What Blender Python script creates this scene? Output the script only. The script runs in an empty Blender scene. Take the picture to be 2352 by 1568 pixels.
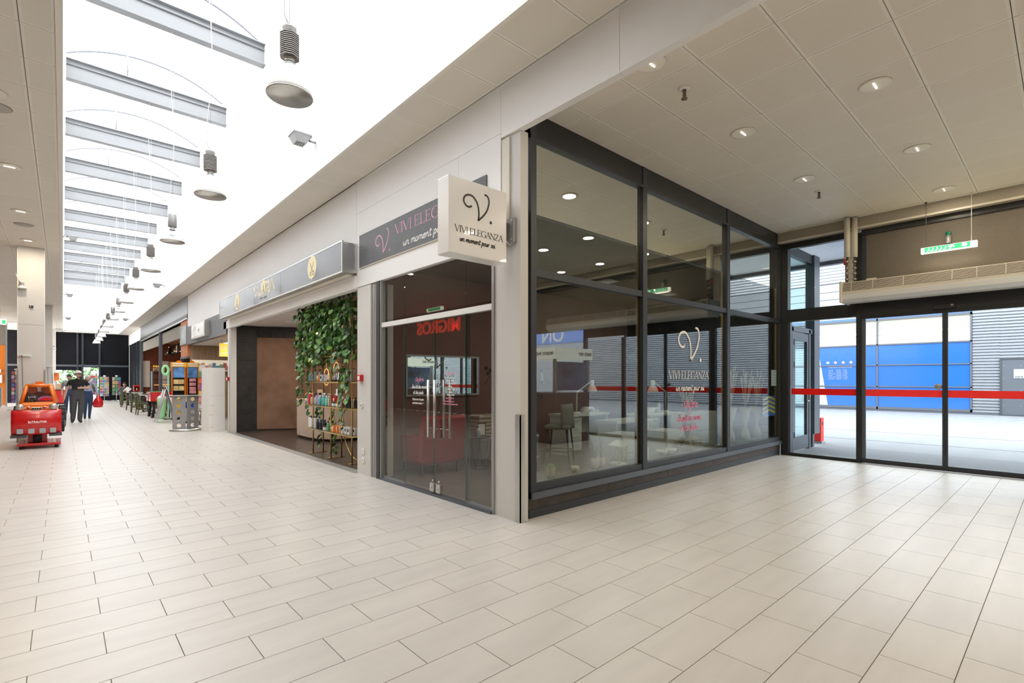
import bpy, bmesh, math, random
from math import sin, cos, pi, radians, sqrt, atan2
from mathutils import Vector, Matrix
random.seed(7)
SC = bpy.context.scene
COL = SC.collection

# ------------------------------------------------------------------ camera, world, exposure
cam = bpy.data.cameras.new('camera')
camo = bpy.data.objects.new('camera', cam); COL.objects.link(camo)
camo.location = (0, 0, 1.45)
camo.rotation_euler = (radians(90), 0, radians(-41.9))
cam.sensor_width = 36.0
cam.lens = 36.0 * 1150 / 2352
cam.shift_y = (871.2 - 784) / 2352
cam.clip_start = 0.05; cam.clip_end = 300
SC.camera = camo
SC.view_settings.view_transform = 'Standard'
SC.view_settings.look = 'None'
SC.view_settings.gamma = 1
SC.view_settings.use_curve_mapping = False
SC.view_settings.exposure = 0.27
SC.cycles.max_bounces = 12
SC.cycles.diffuse_bounces = 6
SC.cycles.glossy_bounces = 5
SC.cycles.transparent_max_bounces = 32
SC.cycles.transmission_bounces = 8
SC.cycles.sample_clamp_indirect = 6
SC.cycles.use_denoising = True
SC.cycles.caustics_reflective = False
SC.cycles.caustics_refractive = False

W = bpy.data.worlds.new('overcast_sky'); SC.world = W; W.use_nodes = True
bg = W.node_tree.nodes['Background']
bg.inputs[0].default_value = (0.93, 0.97, 1.0, 1)
SKY = 7.6
bg.inputs[1].default_value = SKY

def portal(name, loc, rot, sx, sy):
    l = bpy.data.lights.new(name, 'AREA'); l.shape = 'RECTANGLE'; l.size = sx; l.size_y = sy
    l.cycles.is_portal = True
    o = bpy.data.objects.new(name, l); COL.objects.link(o); o.location = loc; o.rotation_euler = rot
portal('skylight_portal', (1.43, 22.8, 7.72), (0, 0, 0), 2.7, 40.6)
portal('entrance_portal', (10.46, 0.4, 2.0), (0, radians(90), 0), 4.0, 6.6)
portal('far_door_portal', (0.9, 43.95, 1.3), (radians(-90), 0, 0), 3.0, 2.4)

# ------------------------------------------------------------------ materials
def M(name, col, rough=0.5, metal=0.0, emit=None, es=0.0, noise=None, bump=None, spec=0.5, coat=0.0, rnd=0.0, stretch=None):
    m = bpy.data.materials.new(name); m.use_nodes = True
    nt = m.node_tree; b = nt.nodes['Principled BSDF']
    c = (*col, 1)
    b.inputs['Base Color'].default_value = c
    b.inputs['Roughness'].default_value = rough
    b.inputs['Metallic'].default_value = metal
    b.inputs['Specular IOR Level'].default_value = spec
    b.inputs['Coat Weight'].default_value = coat
    if emit:
        b.inputs['Emission Color'].default_value = (*emit, 1)
        b.inputs['Emission Strength'].default_value = es
    if noise or bump:
        g = nt.nodes.new('ShaderNodeNewGeometry'); vec = g.outputs['Position']
        if stretch:
            mp = nt.nodes.new('ShaderNodeMapping'); mp.inputs['Scale'].default_value = stretch
            nt.links.new(vec, mp.inputs[0]); vec = mp.outputs[0]
    last = None
    if noise:
        n = nt.nodes.new('ShaderNodeTexNoise'); n.inputs['Scale'].default_value = noise[0]; n.inputs['Detail'].default_value = 5
        nt.links.new(vec, n.inputs['Vector'])
        r = nt.nodes.new('ShaderNodeValToRGB')
        a = noise[1]
        r.color_ramp.elements[0].position = 0.3; r.color_ramp.elements[1].position = 0.7
        r.color_ramp.elements[0].color = (*[max(0, x * (1 - a)) for x in col], 1)
        r.color_ramp.elements[1].color = (*[min(1, x * (1 + a)) for x in col], 1)
        nt.links.new(n.outputs['Fac'], r.inputs[0]); last = r.outputs[0]
        nt.links.new(last, b.inputs['Base Color'])
    if rnd:
        gi = nt.nodes.new('ShaderNodeNewGeometry'); oi = nt.nodes.new('ShaderNodeObjectInfo')
        ad = nt.nodes.new('ShaderNodeMath'); ad.operation = 'ADD'
        nt.links.new(gi.outputs['Random Per Island'], ad.inputs[0]); nt.links.new(oi.outputs['Random'], ad.inputs[1])
        fr = nt.nodes.new('ShaderNodeMath'); fr.operation = 'FRACT'; nt.links.new(ad.outputs[0], fr.inputs[0])
        mr = nt.nodes.new('ShaderNodeMapRange'); mr.inputs[3].default_value = 1 - rnd; mr.inputs[4].default_value = 1 + rnd
        nt.links.new(fr.outputs[0], mr.inputs[0])
        hs = nt.nodes.new('ShaderNodeHueSaturation'); hs.inputs['Color'].default_value = c
        nt.links.new(mr.outputs[0], hs.inputs['Value'])
        if last: nt.links.new(last, hs.inputs['Color'])
        nt.links.new(hs.outputs[0], b.inputs['Base Color'])
    if bump:
        n2 = nt.nodes.new('ShaderNodeTexNoise'); n2.inputs['Scale'].default_value = bump[0]; n2.inputs['Detail'].default_value = 3
        nt.links.new(vec, n2.inputs['Vector'])
        bp = nt.nodes.new('ShaderNodeBump'); bp.inputs['Strength'].default_value = bump[1]; bp.inputs['Distance'].default_value = 0.01
        nt.links.new(n2.outputs['Fac'], bp.inputs['Height']); nt.links.new(bp.outputs[0], b.inputs['Normal'])
    return m

def GLASS(name, base, k, tint, rough=0.0, rcol=(1, 1, 1)):
    """thin pane: mirror share = base + k*(1-cos)^5 on each face, the rest goes straight through, tinted"""
    m = bpy.data.materials.new(name); m.use_nodes = True; nt = m.node_tree
    for n in list(nt.nodes): nt.nodes.remove(n)
    out = nt.nodes.new('ShaderNodeOutputMaterial')
    lw = nt.nodes.new('ShaderNodeLayerWeight'); lw.inputs['Blend'].default_value = 0.5
    pw = nt.nodes.new('ShaderNodeMath'); pw.operation = 'POWER'; pw.inputs[1].default_value = 5
    nt.links.new(lw.outputs['Facing'], pw.inputs[0])
    ma = nt.nodes.new('ShaderNodeMath'); ma.operation = 'MULTIPLY_ADD'; ma.use_clamp = True
    nt.links.new(pw.outputs[0], ma.inputs[0]); ma.inputs[1].default_value = k; ma.inputs[2].default_value = base
    t = nt.nodes.new('ShaderNodeBsdfTransparent'); t.inputs[0].default_value = (*tint, 1)
    g = nt.nodes.new('ShaderNodeBsdfGlossy'); g.inputs['Color'].default_value = (*rcol, 1); g.inputs['Roughness'].default_value = rough
    mx = nt.nodes.new('ShaderNodeMixShader')
    nt.links.new(ma.outputs[0], mx.inputs[0]); nt.links.new(t.outputs[0], mx.inputs[1]); nt.links.new(g.outputs[0], mx.inputs[2])
    nt.links.new(mx.outputs[0], out.inputs[0])
    return m

def MIRROR(name, col, fac, dcol, rough=0.0):
    m = bpy.data.materials.new(name); m.use_nodes = True; nt = m.node_tree
    for n in list(nt.nodes): nt.nodes.remove(n)
    out = nt.nodes.new('ShaderNodeOutputMaterial')
    g = nt.nodes.new('ShaderNodeBsdfGlossy'); g.inputs['Color'].default_value = (*col, 1); g.inputs['Roughness'].default_value = rough
    d = nt.nodes.new('ShaderNodeBsdfDiffuse'); d.inputs['Color'].default_value = (*dcol, 1)
    mx = nt.nodes.new('ShaderNodeMixShader'); mx.inputs[0].default_value = fac
    nt.links.new(d.outputs[0], mx.inputs[1]); nt.links.new(g.outputs[0], mx.inputs[2]); nt.links.new(mx.outputs[0], out.inputs[0])
    return m

def DIFFUSER(name, trans, col):
    """translucent daylight sheet: part straight through, part scattered"""
    m = bpy.data.materials.new(name); m.use_nodes = True; nt = m.node_tree
    for n in list(nt.nodes): nt.nodes.remove(n)
    out = nt.nodes.new('ShaderNodeOutputMaterial')
    t = nt.nodes.new('ShaderNodeBsdfTransparent'); t.inputs[0].default_value = (*col, 1)
    d = nt.nodes.new('ShaderNodeBsdfTranslucent'); d.inputs['Color'].default_value = (*col, 1)
    mx = nt.nodes.new('ShaderNodeMixShader'); mx.inputs[0].default_value = 1 - trans
    nt.links.new(t.outputs[0], mx.inputs[1]); nt.links.new(d.outputs[0], mx.inputs[2]); nt.links.new(mx.outputs[0], out.inputs[0])
    return m

m_tile = M('floor_tile_stone', (0.60, 0.572, 0.538), 0.33, noise=(2.2, 0.05), rnd=0.025, spec=0.6, stretch=(0.6, 3, 1))
m_grout = M('grout', (0.25, 0.22, 0.2), 0.9)
m_white = M('white_paint', (0.90, 0.885, 0.87), 0.6, noise=(0.8, 0.015))
m_lining = M('skylight_lining_paint', (0.95, 0.95, 0.95), 0.7)
m_ceil = M('perforated_metal_panel', (0.80, 0.75, 0.66), 0.55, rnd=0.012)
m_rim = M('panel_rim_paint', (0.87, 0.83, 0.75), 0.5)
m_ceilback = M('ceiling_void', (0.30, 0.27, 0.22), 0.9)
m_steel = M('pale_grey_steel_beam', (0.25, 0.255, 0.265), 0.5)
m_anth = M('anthracite_aluminium', (0.045, 0.05, 0.058), 0.42, 0.3)
m_anthL = M('grey_aluminium', (0.12, 0.135, 0.16), 0.4, 0.4)
m_black = M('black_enamel', (0.02, 0.021, 0.022), 0.4)
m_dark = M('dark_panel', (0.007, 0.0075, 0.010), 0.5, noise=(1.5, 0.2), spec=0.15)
m_alu = M('brushed_aluminium', (0.62, 0.62, 0.6), 0.32, 0.9)
m_alug = M('satin_grey_metal', (0.42, 0.42, 0.42), 0.4, 0.6)
m_chrome = M('polished_metal', (0.8, 0.8, 0.78), 0.08, 1.0)
m_fac = M('hammered_reflector', (0.75, 0.74, 0.72), 0.12, 1.0, bump=(40, 0.9))
m_lampout = M('reflector_outside', (0.93, 0.93, 0.93), 0.35, 0.0)
m_fin = M('lamp_fin_metal', (0.36, 0.345, 0.33), 0.38, 0.7)
m_brass = M('brushed_brass', (0.50, 0.33, 0.11), 0.35, 0.85)
m_stone = M('dark_skirting_stone', (0.055, 0.042, 0.035), 0.5, noise=(6, 0.25))
m_beige = M('shaded_beige_panel', (0.15, 0.13, 0.105), 0.75, noise=(30, 0.04))  # darker than the bulkhead beige: the panel's shade is in this colour
m_bulk = M('beige_bulkhead', (0.36, 0.32, 0.255), .7)
m_cream = M('cream_plastic', (0.72, 0.67, 0.57), 0.4)
m_creamw = M('white_plastic', (0.82, 0.81, 0.78), 0.35)
m_cable = M('white_cable', (0.75, 0.74, 0.72), 0.5)
m_dkcable = M('dark_cable', (0.1, 0.1, 0.1), 0.6)
m_red = M('red_enamel', (0.62, 0.012, 0.014), 0.22, coat=0.4)
m_redf = M('red_film', (0.85, 0.04, 0.03), 0.5)
m_stripe = bpy.data.materials.new('red_translucent_film'); m_stripe.use_nodes = True
_nt = m_stripe.node_tree; _b = _nt.nodes['Principled BSDF']; _b.inputs['Base Color'].default_value = (0.85, 0.03, 0.025, 1)
_t = _nt.nodes.new('ShaderNodeBsdfTranslucent'); _t.inputs['Color'].default_value = (0.85, 0.05, 0.035, 1)
_m = _nt.nodes.new('ShaderNodeMixShader'); _m.inputs[0].default_value = 0.55
_nt.links.new(_b.outputs[0], _m.inputs[1]); _nt.links.new(_t.outputs[0], _m.inputs[2]); _nt.links.new(_m.outputs[0], _nt.nodes['Material Output'].inputs[0])
m_orange = M('orange_enamel', (0.83, 0.20, 0.012), 0.25, coat=0.4)
m_orangem = M('orange_laminate', (0.72, 0.20, 0.02), 0.5)
m_rubber = M('black_rubber', (0.02, 0.02, 0.022), 0.7)
m_pinkp = M('pink_print', (0.85, 0.42, 0.62), 0.5)
m_pinkd = M('rose_print', (0.78, 0.25, 0.42), 0.5)
m_whitep = M('white_print', (0.88, 0.86, 0.83), 0.5)
m_blackp = M('black_print', (0.03, 0.028, 0.025), 0.5)
m_goldp = M('pale_gold_print', (0.86, 0.74, 0.45), 0.5)
m_signgrey = M('slate_sign_board', (0.115, 0.115, 0.125), 0.45, noise=(5, 0.08))
m_signface = M('slate_acrylic_face', (0.145, 0.148, 0.165), 0.18, coat=0.3)
m_signwhite = M('white_acrylic_sign', (0.78, 0.755, 0.72), 0.2, emit=(0.9, 0.87, 0.82), es=0.04, coat=0.3)
m_green = M('exit_green_print', (0.02, 0.42, 0.12), 0.4, emit=(0.05, 0.75, 0.22), es=0.9)
m_lit = M('lit_diffuser', (0.9, 0.88, 0.8), 0.4, emit=(1.0, 0.93, 0.74), es=2.2)
m_lampw = M('downlight_lens', (0.9, 0.9, 0.85), 0.3, emit=(1.0, 0.93, 0.78), es=14)
m_lampo = M('downlight_off_lens', (0.55, 0.53, 0.48), 0.3)
m_wood = M('grey_oak_veneer', (0.30, 0.20, 0.12), 0.5, noise=(3, 0.25), stretch=(6, 6, 0.6))
m_taupe = M('rosewood_taupe_wall', (0.20, 0.115, 0.098), 0.75, noise=(1.2, 0.1))
m_glass_f = GLASS('shop_window_glass', 0.10, 0.55, (0.86, 0.90, 0.88))
m_glass_d = GLASS('shop_door_glass', 0.055, 0.5, (0.86, 0.85, 0.84))
m_glass_c = GLASS('clear_door_glass', 0.02, 0.45, (0.93, 0.96, 0.97))
m_glass_g = GLASS('greenish_glass', 0.10, 0.5, (0.72, 0.86, 0.86))
m_edge = M('green_glass_edge', (0.02, 0.10, 0.08), 0.2)
m_film = MIRROR('mirror_solar_film', (0.88, 0.90, 0.82), 0.80, (0.10, 0.10, 0.09))
m_mirror = MIRROR('silvered_mirror', (0.9, 0.92, 0.92), 0.98, (0.1, 0.1, 0.1))
m_vault = DIFFUSER('skylight_polycarbonate', 0.5, (0.64, 0.635, 0.63))
m_skin = M('skin', (0.62, 0.36, 0.26), 0.55)
m_leafs = [M('pothos_leaf_green', (0.085, 0.20, 0.05), 0.35, rnd=0.35), M('pothos_leaf_dark', (0.04, 0.11, 0.035), 0.35, rnd=0.3), M('pothos_leaf_light', (0.20, 0.36, 0.09), 0.35, rnd=0.25)]
m_stem = M('vine_stem', (0.12, 0.10, 0.03), 0.7)

# ------------------------------------------------------------------ mesh builder
class MB:
    def __init__(s): s.v = []; s.f = []; s.m = []; s.sm = []
    def add(s, vs, fs, mi=0, smooth=False):
        o = len(s.v); s.v += [tuple(v) for v in vs]
        for f in fs: s.f.append(tuple(i + o for i in f)); s.m.append(mi); s.sm.append(smooth)
        return s
    def box(s, x0, x1, y0, y1, z0, z1, mi=0):
        v = [(x0, y0, z0), (x1, y0, z0), (x1, y1, z0), (x0, y1, z0), (x0, y0, z1), (x1, y0, z1), (x1, y1, z1), (x0, y1, z1)]
        return s.add(v, [(0, 3, 2, 1), (4, 5, 6, 7), (0, 1, 5, 4), (1, 2, 6, 5), (2, 3, 7, 6), (3, 0, 4, 7)], mi)
    def bbox(s, x0, x1, y0, y1, z0, z1, b, mi=0):
        """box with chamfered edges"""
        b = min(b, (x1 - x0) / 2.01, (y1 - y0) / 2.01, (z1 - z0) / 2.01)
        bm = bmesh.new(); bmesh.ops.create_cube(bm, size=1)
        for v in bm.verts: v.co = Vector(((x0 + x1) / 2 + v.co.x * (x1 - x0), (y0 + y1) / 2 + v.co.y * (y1 - y0), (z0 + z1) / 2 + v.co.z * (z1 - z0)))
        bmesh.ops.bevel(bm, geom=list(bm.edges), offset=b, segments=2, affect='EDGES', profile=0.5)
        bm.verts.index_update()
        s.add([v.co for v in bm.verts], [[v.index for v in f.verts] for f in bm.faces], mi); bm.free(); return s
    def prism(s, poly, axis, a0, a1, mi=0):
        """poly in the two other axes (in x,y,z order), extruded along axis"""
        n = len(poly)
        def P(p, a): return (a, p[0], p[1]) if axis == 'x' else (p[0], a, p[1]) if axis == 'y' else (p[0], p[1], a)
        v = [P(p, a0) for p in poly] + [P(p, a1) for p in poly]
        f = [tuple(range(n))[::-1], tuple(range(n, 2 * n))] + [(i, (i + 1) % n, n + (i + 1) % n, n + i) for i in range(n)]
        return s.add(v, f, mi)
    def tube(s, pts, r, n=8, mi=0, cap=True, smooth=True):
        pts = [Vector(p) for p in pts]; rs = r if isinstance(r, (list, tuple)) else [r] * len(pts)
        vs = []; prev = None
        for i, p in enumerate(pts):
            t = (pts[min(i + 1, len(pts) - 1)] - pts[max(i - 1, 0)])
            t = t.normalized() if t.length > 1e-9 else Vector((0, 0, 1))
            if prev is None:
                a = Vector((0, 0, 1)) if abs(t.z) < 0.9 else Vector((1, 0, 0)); u = t.cross(a).normalized()
            else:
                u = (prev - t * prev.dot(t)); u = u.normalized() if u.length > 1e-6 else t.orthogonal().normalized()
            prev = u; w = t.cross(u)
            for k in range(n):
                an = 2 * pi * k / n; vs.append(p + (u * cos(an) + w * sin(an)) * rs[i])
        fs = [(i * n + k, i * n + (k + 1) % n, (i + 1) * n + (k + 1) % n, (i + 1) * n + k) for i in range(len(pts) - 1) for k in range(n)]
        if cap: fs += [tuple(range(n))[::-1], tuple((len(pts) - 1) * n + k for k in range(n))]
        return s.add(vs, fs, mi, smooth)
    def lathe(s, prof, c=(0, 0, 0), n=20, mi=0, smooth=True, ax='z'):
        vs = []; 
        for r, h in prof:
            for k in range(n):
                a = 2 * pi * k / n; x, y, z = r * cos(a), r * sin(a), h
                if ax == 'x': x, y, z = h, r * cos(a), r * sin(a)
                if ax == 'y': x, y, z = r * sin(a), h, r * cos(a)
                vs.append((c[0] + x, c[1] + y, c[2] + z))
        fs = [(i * n + k, i * n + (k + 1) % n, (i + 1) * n + (k + 1) % n, (i + 1) * n + k) for i in range(len(prof) - 1) for k in range(n)]
        if prof[0][0] > 1e-6: fs.append(tuple(range(n))[::-1])
        if prof[-1][0] > 1e-6: fs.append(tuple((len(prof) - 1) * n + k for k in range(n)))
        return s.add(vs, fs, mi, smooth)
    def ball(s, c, r, n=12, mi=0, sc=(1, 1, 1)):
        h = n // 2; vs = []
        for i in range(h + 1):
            t = pi * i / h
            for k in range(n):
                a = 2 * pi * k / n
                vs.append((c[0] + r * sc[0] * sin(t) * cos(a), c[1] + r * sc[1] * sin(t) * sin(a), c[2] - r * sc[2] * cos(t)))
        fs = [(i * n + k, i * n + (k + 1) % n, (i + 1) * n + (k + 1) % n, (i + 1) * n + k) for i in range(h) for k in range(n)]
        return s.add(vs, fs, mi, True)
    def frame(s, axis, a0, a1, u0, u1, v0, v1, w, mi=0):
        """rectangular picture frame of bar width w, thickness along axis a0..a1"""
        for (p, q, r, t) in ((u0, u1, v0, v0 + w), (u0, u1, v1 - w, v1), (u0, u0 + w, v0 + w, v1 - w), (u1 - w, u1, v0 + w, v1 - w)):
            if axis == 'x': s.box(a0, a1, p, q, r, t, mi)
            elif axis == 'y': s.box(p, q, a0, a1, r, t, mi)
            else: s.box(p, q, r, t, a0, a1, mi)
        return s
    def mesh(s, name, mats, off=(0, 0, 0)):
        me = bpy.data.meshes.new(name)
        me.from_pydata([(v[0] - off[0], v[1] - off[1], v[2] - off[2]) for v in s.v], [], s.f)
        for m in (mats if isinstance(mats, (list, tuple)) else [mats]): me.materials.append(m)
        me.polygons.foreach_set('material_index', s.m); me.polygons.foreach_set('use_smooth', s.sm)
        bm = bmesh.new(); bm.from_mesh(me)
        bmesh.ops.remove_doubles(bm, verts=bm.verts, dist=1e-6) if len(s.v) < 4000 and any(s.sm) else None
        bmesh.ops.recalc_face_normals(bm, faces=bm.faces); bm.to_mesh(me); bm.free(); me.update()
        return me
    def build(s, name, mats, parent=None, label=None, kind=None):
        off = tuple(parent.matrix_basis.translation) if parent is not None else (0, 0, 0)
        p = parent
        while p is not None and p.parent is not None:
            p = p.parent; off = tuple(a + b for a, b in zip(off, p.matrix_basis.translation))
        o = bpy.data.objects.new(name, s.mesh(name, mats, off)); COL.objects.link(o)
        if parent is not None: o.parent = parent
        if label: o['label'] = label
        if kind: o['kind'] = kind
        return o

def tag(o, label, cat, group=None, kind=None):
    o['label'] = label; o['category'] = cat
    if group: o['group'] = group
    if kind: o['kind'] = kind
    return o
def thing(name, label, cat, loc=(0, 0, 0), group=None, kind=None):
    o = bpy.data.objects.new(name, None); COL.objects.link(o); o.location = loc; o.empty_display_size = 0.1
    return tag(o, label, cat, group, kind)
def dup(src, loc=None, rz=None, label=None, group=None):
    def cp(o, par):
        c = o.copy(); COL.objects.link(c)
        if par is not None: c.parent = par
        for ch in o.children: cp(ch, c)
        return c
    kids = None
    r = cp(src, None)
    if loc is not None: r.location = loc
    if rz is not None: r.rotation_euler = (0, 0, rz)
    if label: r['label'] = label
    if group: r['group'] = group
    return r
def place(me, name, parent, loc, rot=None, scale=None):
    o = bpy.data.objects.new(name, me); COL.objects.link(o); o.parent = parent; o.location = loc
    if rot: o.rotation_euler = rot
    if scale: o.scale = scale
    return o

# ------------------------------------------------------------------ lettering
def smooth_pts(p, n=5):
    if len(p) < 3: return p
    q = []
    P = [p[0]] + list(p) + [p[-1]]
    for i in range(1, len(P) - 2):
        for k in range(n):
            t = k / n
            q.append(tuple(0.5 * ((2 * P[i][j]) + (-P[i - 1][j] + P[i + 1][j]) * t + (2 * P[i - 1][j] - 5 * P[i][j] + 4 * P[i + 1][j] - P[i + 2][j]) * t * t + (-P[i - 1][j] + 3 * P[i][j] - 3 * P[i + 1][j] + P[i + 2][j]) * t ** 3) for j in (0, 1)))
    return q + [p[-1]]
class Ink:
    """flat strokes in a plane: origin O, unit axes U (reading) and V (up), raised by th along U x V"""
    def __init__(s, O, U, V, th=0.0015):
        s.O = Vector(O); s.U = Vector(U); s.V = Vector(V); s.N = s.U.cross(s.V).normalized(); s.th = th; s.mb = MB()
    def at(s, p, h): return s.O + s.U * p[0] + s.V * p[1] + s.N * h
    def poly(s, pts, mi=0):
        n = len(pts); v = [s.at(p, 0) for p in pts] + [s.at(p, s.th) for p in pts]
        s.mb.add(v, [tuple(range(n))[::-1], tuple(range(n, 2 * n))] + [(i, (i + 1) % n, n + (i + 1) % n, n + i) for i in range(n)], mi)
    def stroke(s, pts, w, mi=0, round_=False, taper=False):
        n = len(pts)
        if n < 2: return
        L = []; R = []
        for i in range(n):
            a = pts[max(i - 1, 0)]; b = pts[min(i + 1, n - 1)]
            dx, dy = b[0] - a[0], b[1] - a[1]; d = sqrt(dx * dx + dy * dy) or 1e-9
            ww = w * (0.35 + 0.65 * sin(pi * i / (n - 1)) ** 0.5 if taper else 1)
            nx, ny = -dy / d * ww / 2, dx / d * ww / 2
            L.append((pts[i][0] + nx, pts[i][1] + ny)); R.append((pts[i][0] - nx, pts[i][1] - ny))
        k = 2 * n; q = L + R
        v = [s.at(p, 0) for p in q] + [s.at(p, s.th) for p in q]
        fs = []
        for i in range(n - 1):
            fs += [(k + i, k + n + i, k + n + i + 1, k + i + 1), (i, i + 1, k + i + 1, k + i), (n + i + 1, n + i, k + n + i, k + n + i + 1)]
        fs += [(0, k, k + n, n), (n - 1, 2 * n - 1, k + 2 * n - 1, k + n - 1)]
        s.mb.add(v, fs, mi)
        if round_:
            for e in (pts[0], pts[-1]): s.disc(e, w / 2, mi, 8)
    def disc(s, c, r, mi=0, n=14, ry=None):
        s.poly([(c[0] + r * cos(2 * pi * i / n), c[1] + (ry or r) * sin(2 * pi * i / n)) for i in range(n)], mi)
    def rect(s, a, b, mi=0): s.poly([(a[0], a[1]), (b[0], a[1]), (b[0], b[1]), (a[0], b[1])], mi)
    def build(s, name, mats, parent, label=None): return s.mb.build(name, mats, parent, label)
TK, TN = 0.135, 0.05
SERIF = {
 'V': (0.74, [(((0, 1), (.37, 0)), TK), (((.37, 0), (.70, 1)), TN), (((-.1, .98), (.16, .98)), TN), (((.58, .98), (.8, .98)), TN)]),
 'I': (0.32, [(((.14, 0), (.14, 1)), TK), (((0, .98), (.28, .98)), TN), (((0, .02), (.28, .02)), TN)]),
 'E': (0.66, [(((.12, 0), (.12, 1)), TK), (((0, .98), (.54, .98)), TN), (((0, .02), (.58, .02)), TN), (((.12, .52), (.42, .52)), TN), (((.53, 1), (.53, .82)), TN), (((.57, 0), (.57, .2)), TN), (((.42, .6), (.42, .44)), TN)]),
 'L': (0.60, [(((.12, 0), (.12, 1)), TK), (((0, .98), (.28, .98)), TN), (((0, .02), (.54, .02)), TN), (((.53, 0), (.53, .22)), TN)]),
 'G': (0.84, [(tuple((.44 + .40 * cos(a), .5 + .50 * sin(a)) for a in [radians(x) for x in (125, 145, 165, 180, 195, 215, 235)]), TK), (tuple((.44 + .40 * cos(a), .5 + .49 * sin(a)) for a in [radians(x) for x in (40, 60, 80, 100, 125)]), TN), (tuple((.44 + .40 * cos(a), .5 + .49 * sin(a)) for a in [radians(x) for x in (235, 260, 285, 310, 330)]), TN), (((.72, .05), (.72, .42)), TK * .9), (((.58, .42), (.84, .42)), TN), (((.74, .98), (.74, .75)), TN)]),
 'A': (0.74, [(((.02, 0), (.36, 1)), TN), (((.36, 1), (.68, 0)), TK), (((.14, .36), (.54, .36)), TN), (((-.08, .02), (.16, .02)), TN), (((.52, .02), (.8, .02)), TN)]),
 'N': (0.84, [(((.1, 0), (.1, 1)), TN), (((.08, 1), (.72, 0)), TK), (((.72, 0), (.72, 1)), TN), (((-.02, .02), (.22, .02)), TN), (((.6, .98), (.84, .98)), TN), (((-.04, .98), (.12, .98)), TN)]),
 'Z': (0.68, [(((.04, .98), (.6, .98)), TN), (((.58, .98), (.04, .02)), TK), (((.04, .02), (.62, .02)), TN), (((.05, 1), (.05, .8)), TN), (((.62, 0), (.62, .2)), TN)]),
 ' ': (0.26, []),
}
def serif(ink, text, x, y, width, h, mi=0, slope=0.0):
    adv = sum(SERIF[c][0] for c in text); sx = width / adv; cx = x
    for c in text:
        for pts, w in SERIF[c][1]:
            ink.stroke([(cx + p[0] * sx, y + p[1] * h + slope * (cx - x)) for p in pts], w * h * .8, mi)
        cx += SERIF[c][0] * sx
def G(sx): return [[tuple(map(float, p.split(','))) for p in st.split(' ')] for st in sx.split('/')]
SCRIPT = {
 'u': (.85, "0,1 .03,.3 .2,0 .4,.2 .58,1/.58,1 .58,.25 .72,0 .85,.15"), 'n': (.85, "0,1 .05,0/.05,.5 .25,.95 .45,1 .55,.8 .55,.2 .7,0 .85,.15"),
 'm': (1.25, "0,1 .05,0/.05,.5 .22,.95 .38,1 .48,.8 .48,0/.48,.5 .65,.95 .82,1 .92,.8 .92,.2 1.07,0 1.25,.15"),
 'o': (.75, ".35,1 .1,.8 0,.45 .1,.1 .3,0 .5,.15 .6,.5 .5,.85 .35,1 .55,.8 .75,.85"), 'e': (.7, "0,.45 .3,.55 .5,.8 .35,1 .1,.8 0,.4 .15,.05 .4,0 .7,.25"),
 't': (.6, ".25,1.7 .2,.3 .35,0 .6,.15/0,1.15 .6,1.25"), 'p': (.8, ".05,1 0,-.9/.05,.6 .25,1 .5,.9 .55,.4 .4,.05 .1,.1"),
 'r': (.6, "0,1 .05,0/.05,.5 .2,.9 .4,1 .5,.85"), 's': (.6, ".45,.9 .25,1 .1,.75 .4,.4 .35,.05 .15,0 .0,.1"),
 'i': (.42, ".05,1 .05,.2 .2,0 .4,.2/.08,1.4 .12,1.52"), 'd': (.8, ".5,.9 .2,1 0,.5 .15,.05 .4,.2 .52,.8 .6,1.8/.52,.8 .52,.2 .65,0 .8,.15"),
 'a': (.8, ".5,.9 .2,1 0,.5 .15,.05 .4,.25 .5,.95/.5,.95 .5,.2 .65,0 .8,.15"), '\u00e9': (.7, "0,.45 .3,.55 .5,.8 .35,1 .1,.8 0,.4 .15,.05 .4,0 .7,.25/.2,1.3 .5,1.6"),
 'l': (.45, "0,.2 .25,1.2 .22,1.8 .08,1.6 .06,.3 .2,0 .45,.15"), 'g': (.8, ".5,.9 .2,1 0,.5 .15,.1 .4,.3 .5,.95/.5,.95 .45,-.6 .2,-.9 .0,-.6"),
 'O': (1.05, ".5,1.75 .1,1.3 0,.7 .2,.1 .5,0 .85,.4 .85,1.2 .55,1.75 .4,1.5"), 'B': (.95, ".1,1.75 .05,0/.0,1.5 .3,1.8 .65,1.6 .5,1.05 .15,.95/.15,.95 .6,.9 .75,.45 .45,.0 .0,.15"),
 'H': (1.0, ".05,1.75 .05,0/.75,1.75 .75,0/.05,.9 .75,.95"), '-': (.9, ".1,.55 .6,.6"), ' ': (.55, ""),
}
def script(ink, text, x, y, width, xh, w, mi=0, slope=0.0, slant=.18):
    adv = sum(SCRIPT[c][0] for c in text); sx = width / adv; cx = x
    for c in text:
        a, gl = SCRIPT[c]
        if gl:
            for st in G(gl):
                pts = [(cx + p[0] * sx + slant * p[1] * xh, y + p[1] * xh + slope * (cx - x)) for p in st]
                ink.stroke(smooth_pts(pts, 4), w, mi)
        cx += a * sx
VLOGO = [(.16, -.10), (.126, -.117), (.08, -.104), (.05, -.06), (.067, -.008), (.117, .02), (.175, .018), (.218, -.015), (.247, -.055), (.265, -.12), (.268, -.183), (.262, -.24)]
VLOGO2 = [(.262, -.24), (.327, -.183), (.387, -.105), (.417, -.02), (.416, .032), (.394, .068), (.36, .075)]
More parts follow.
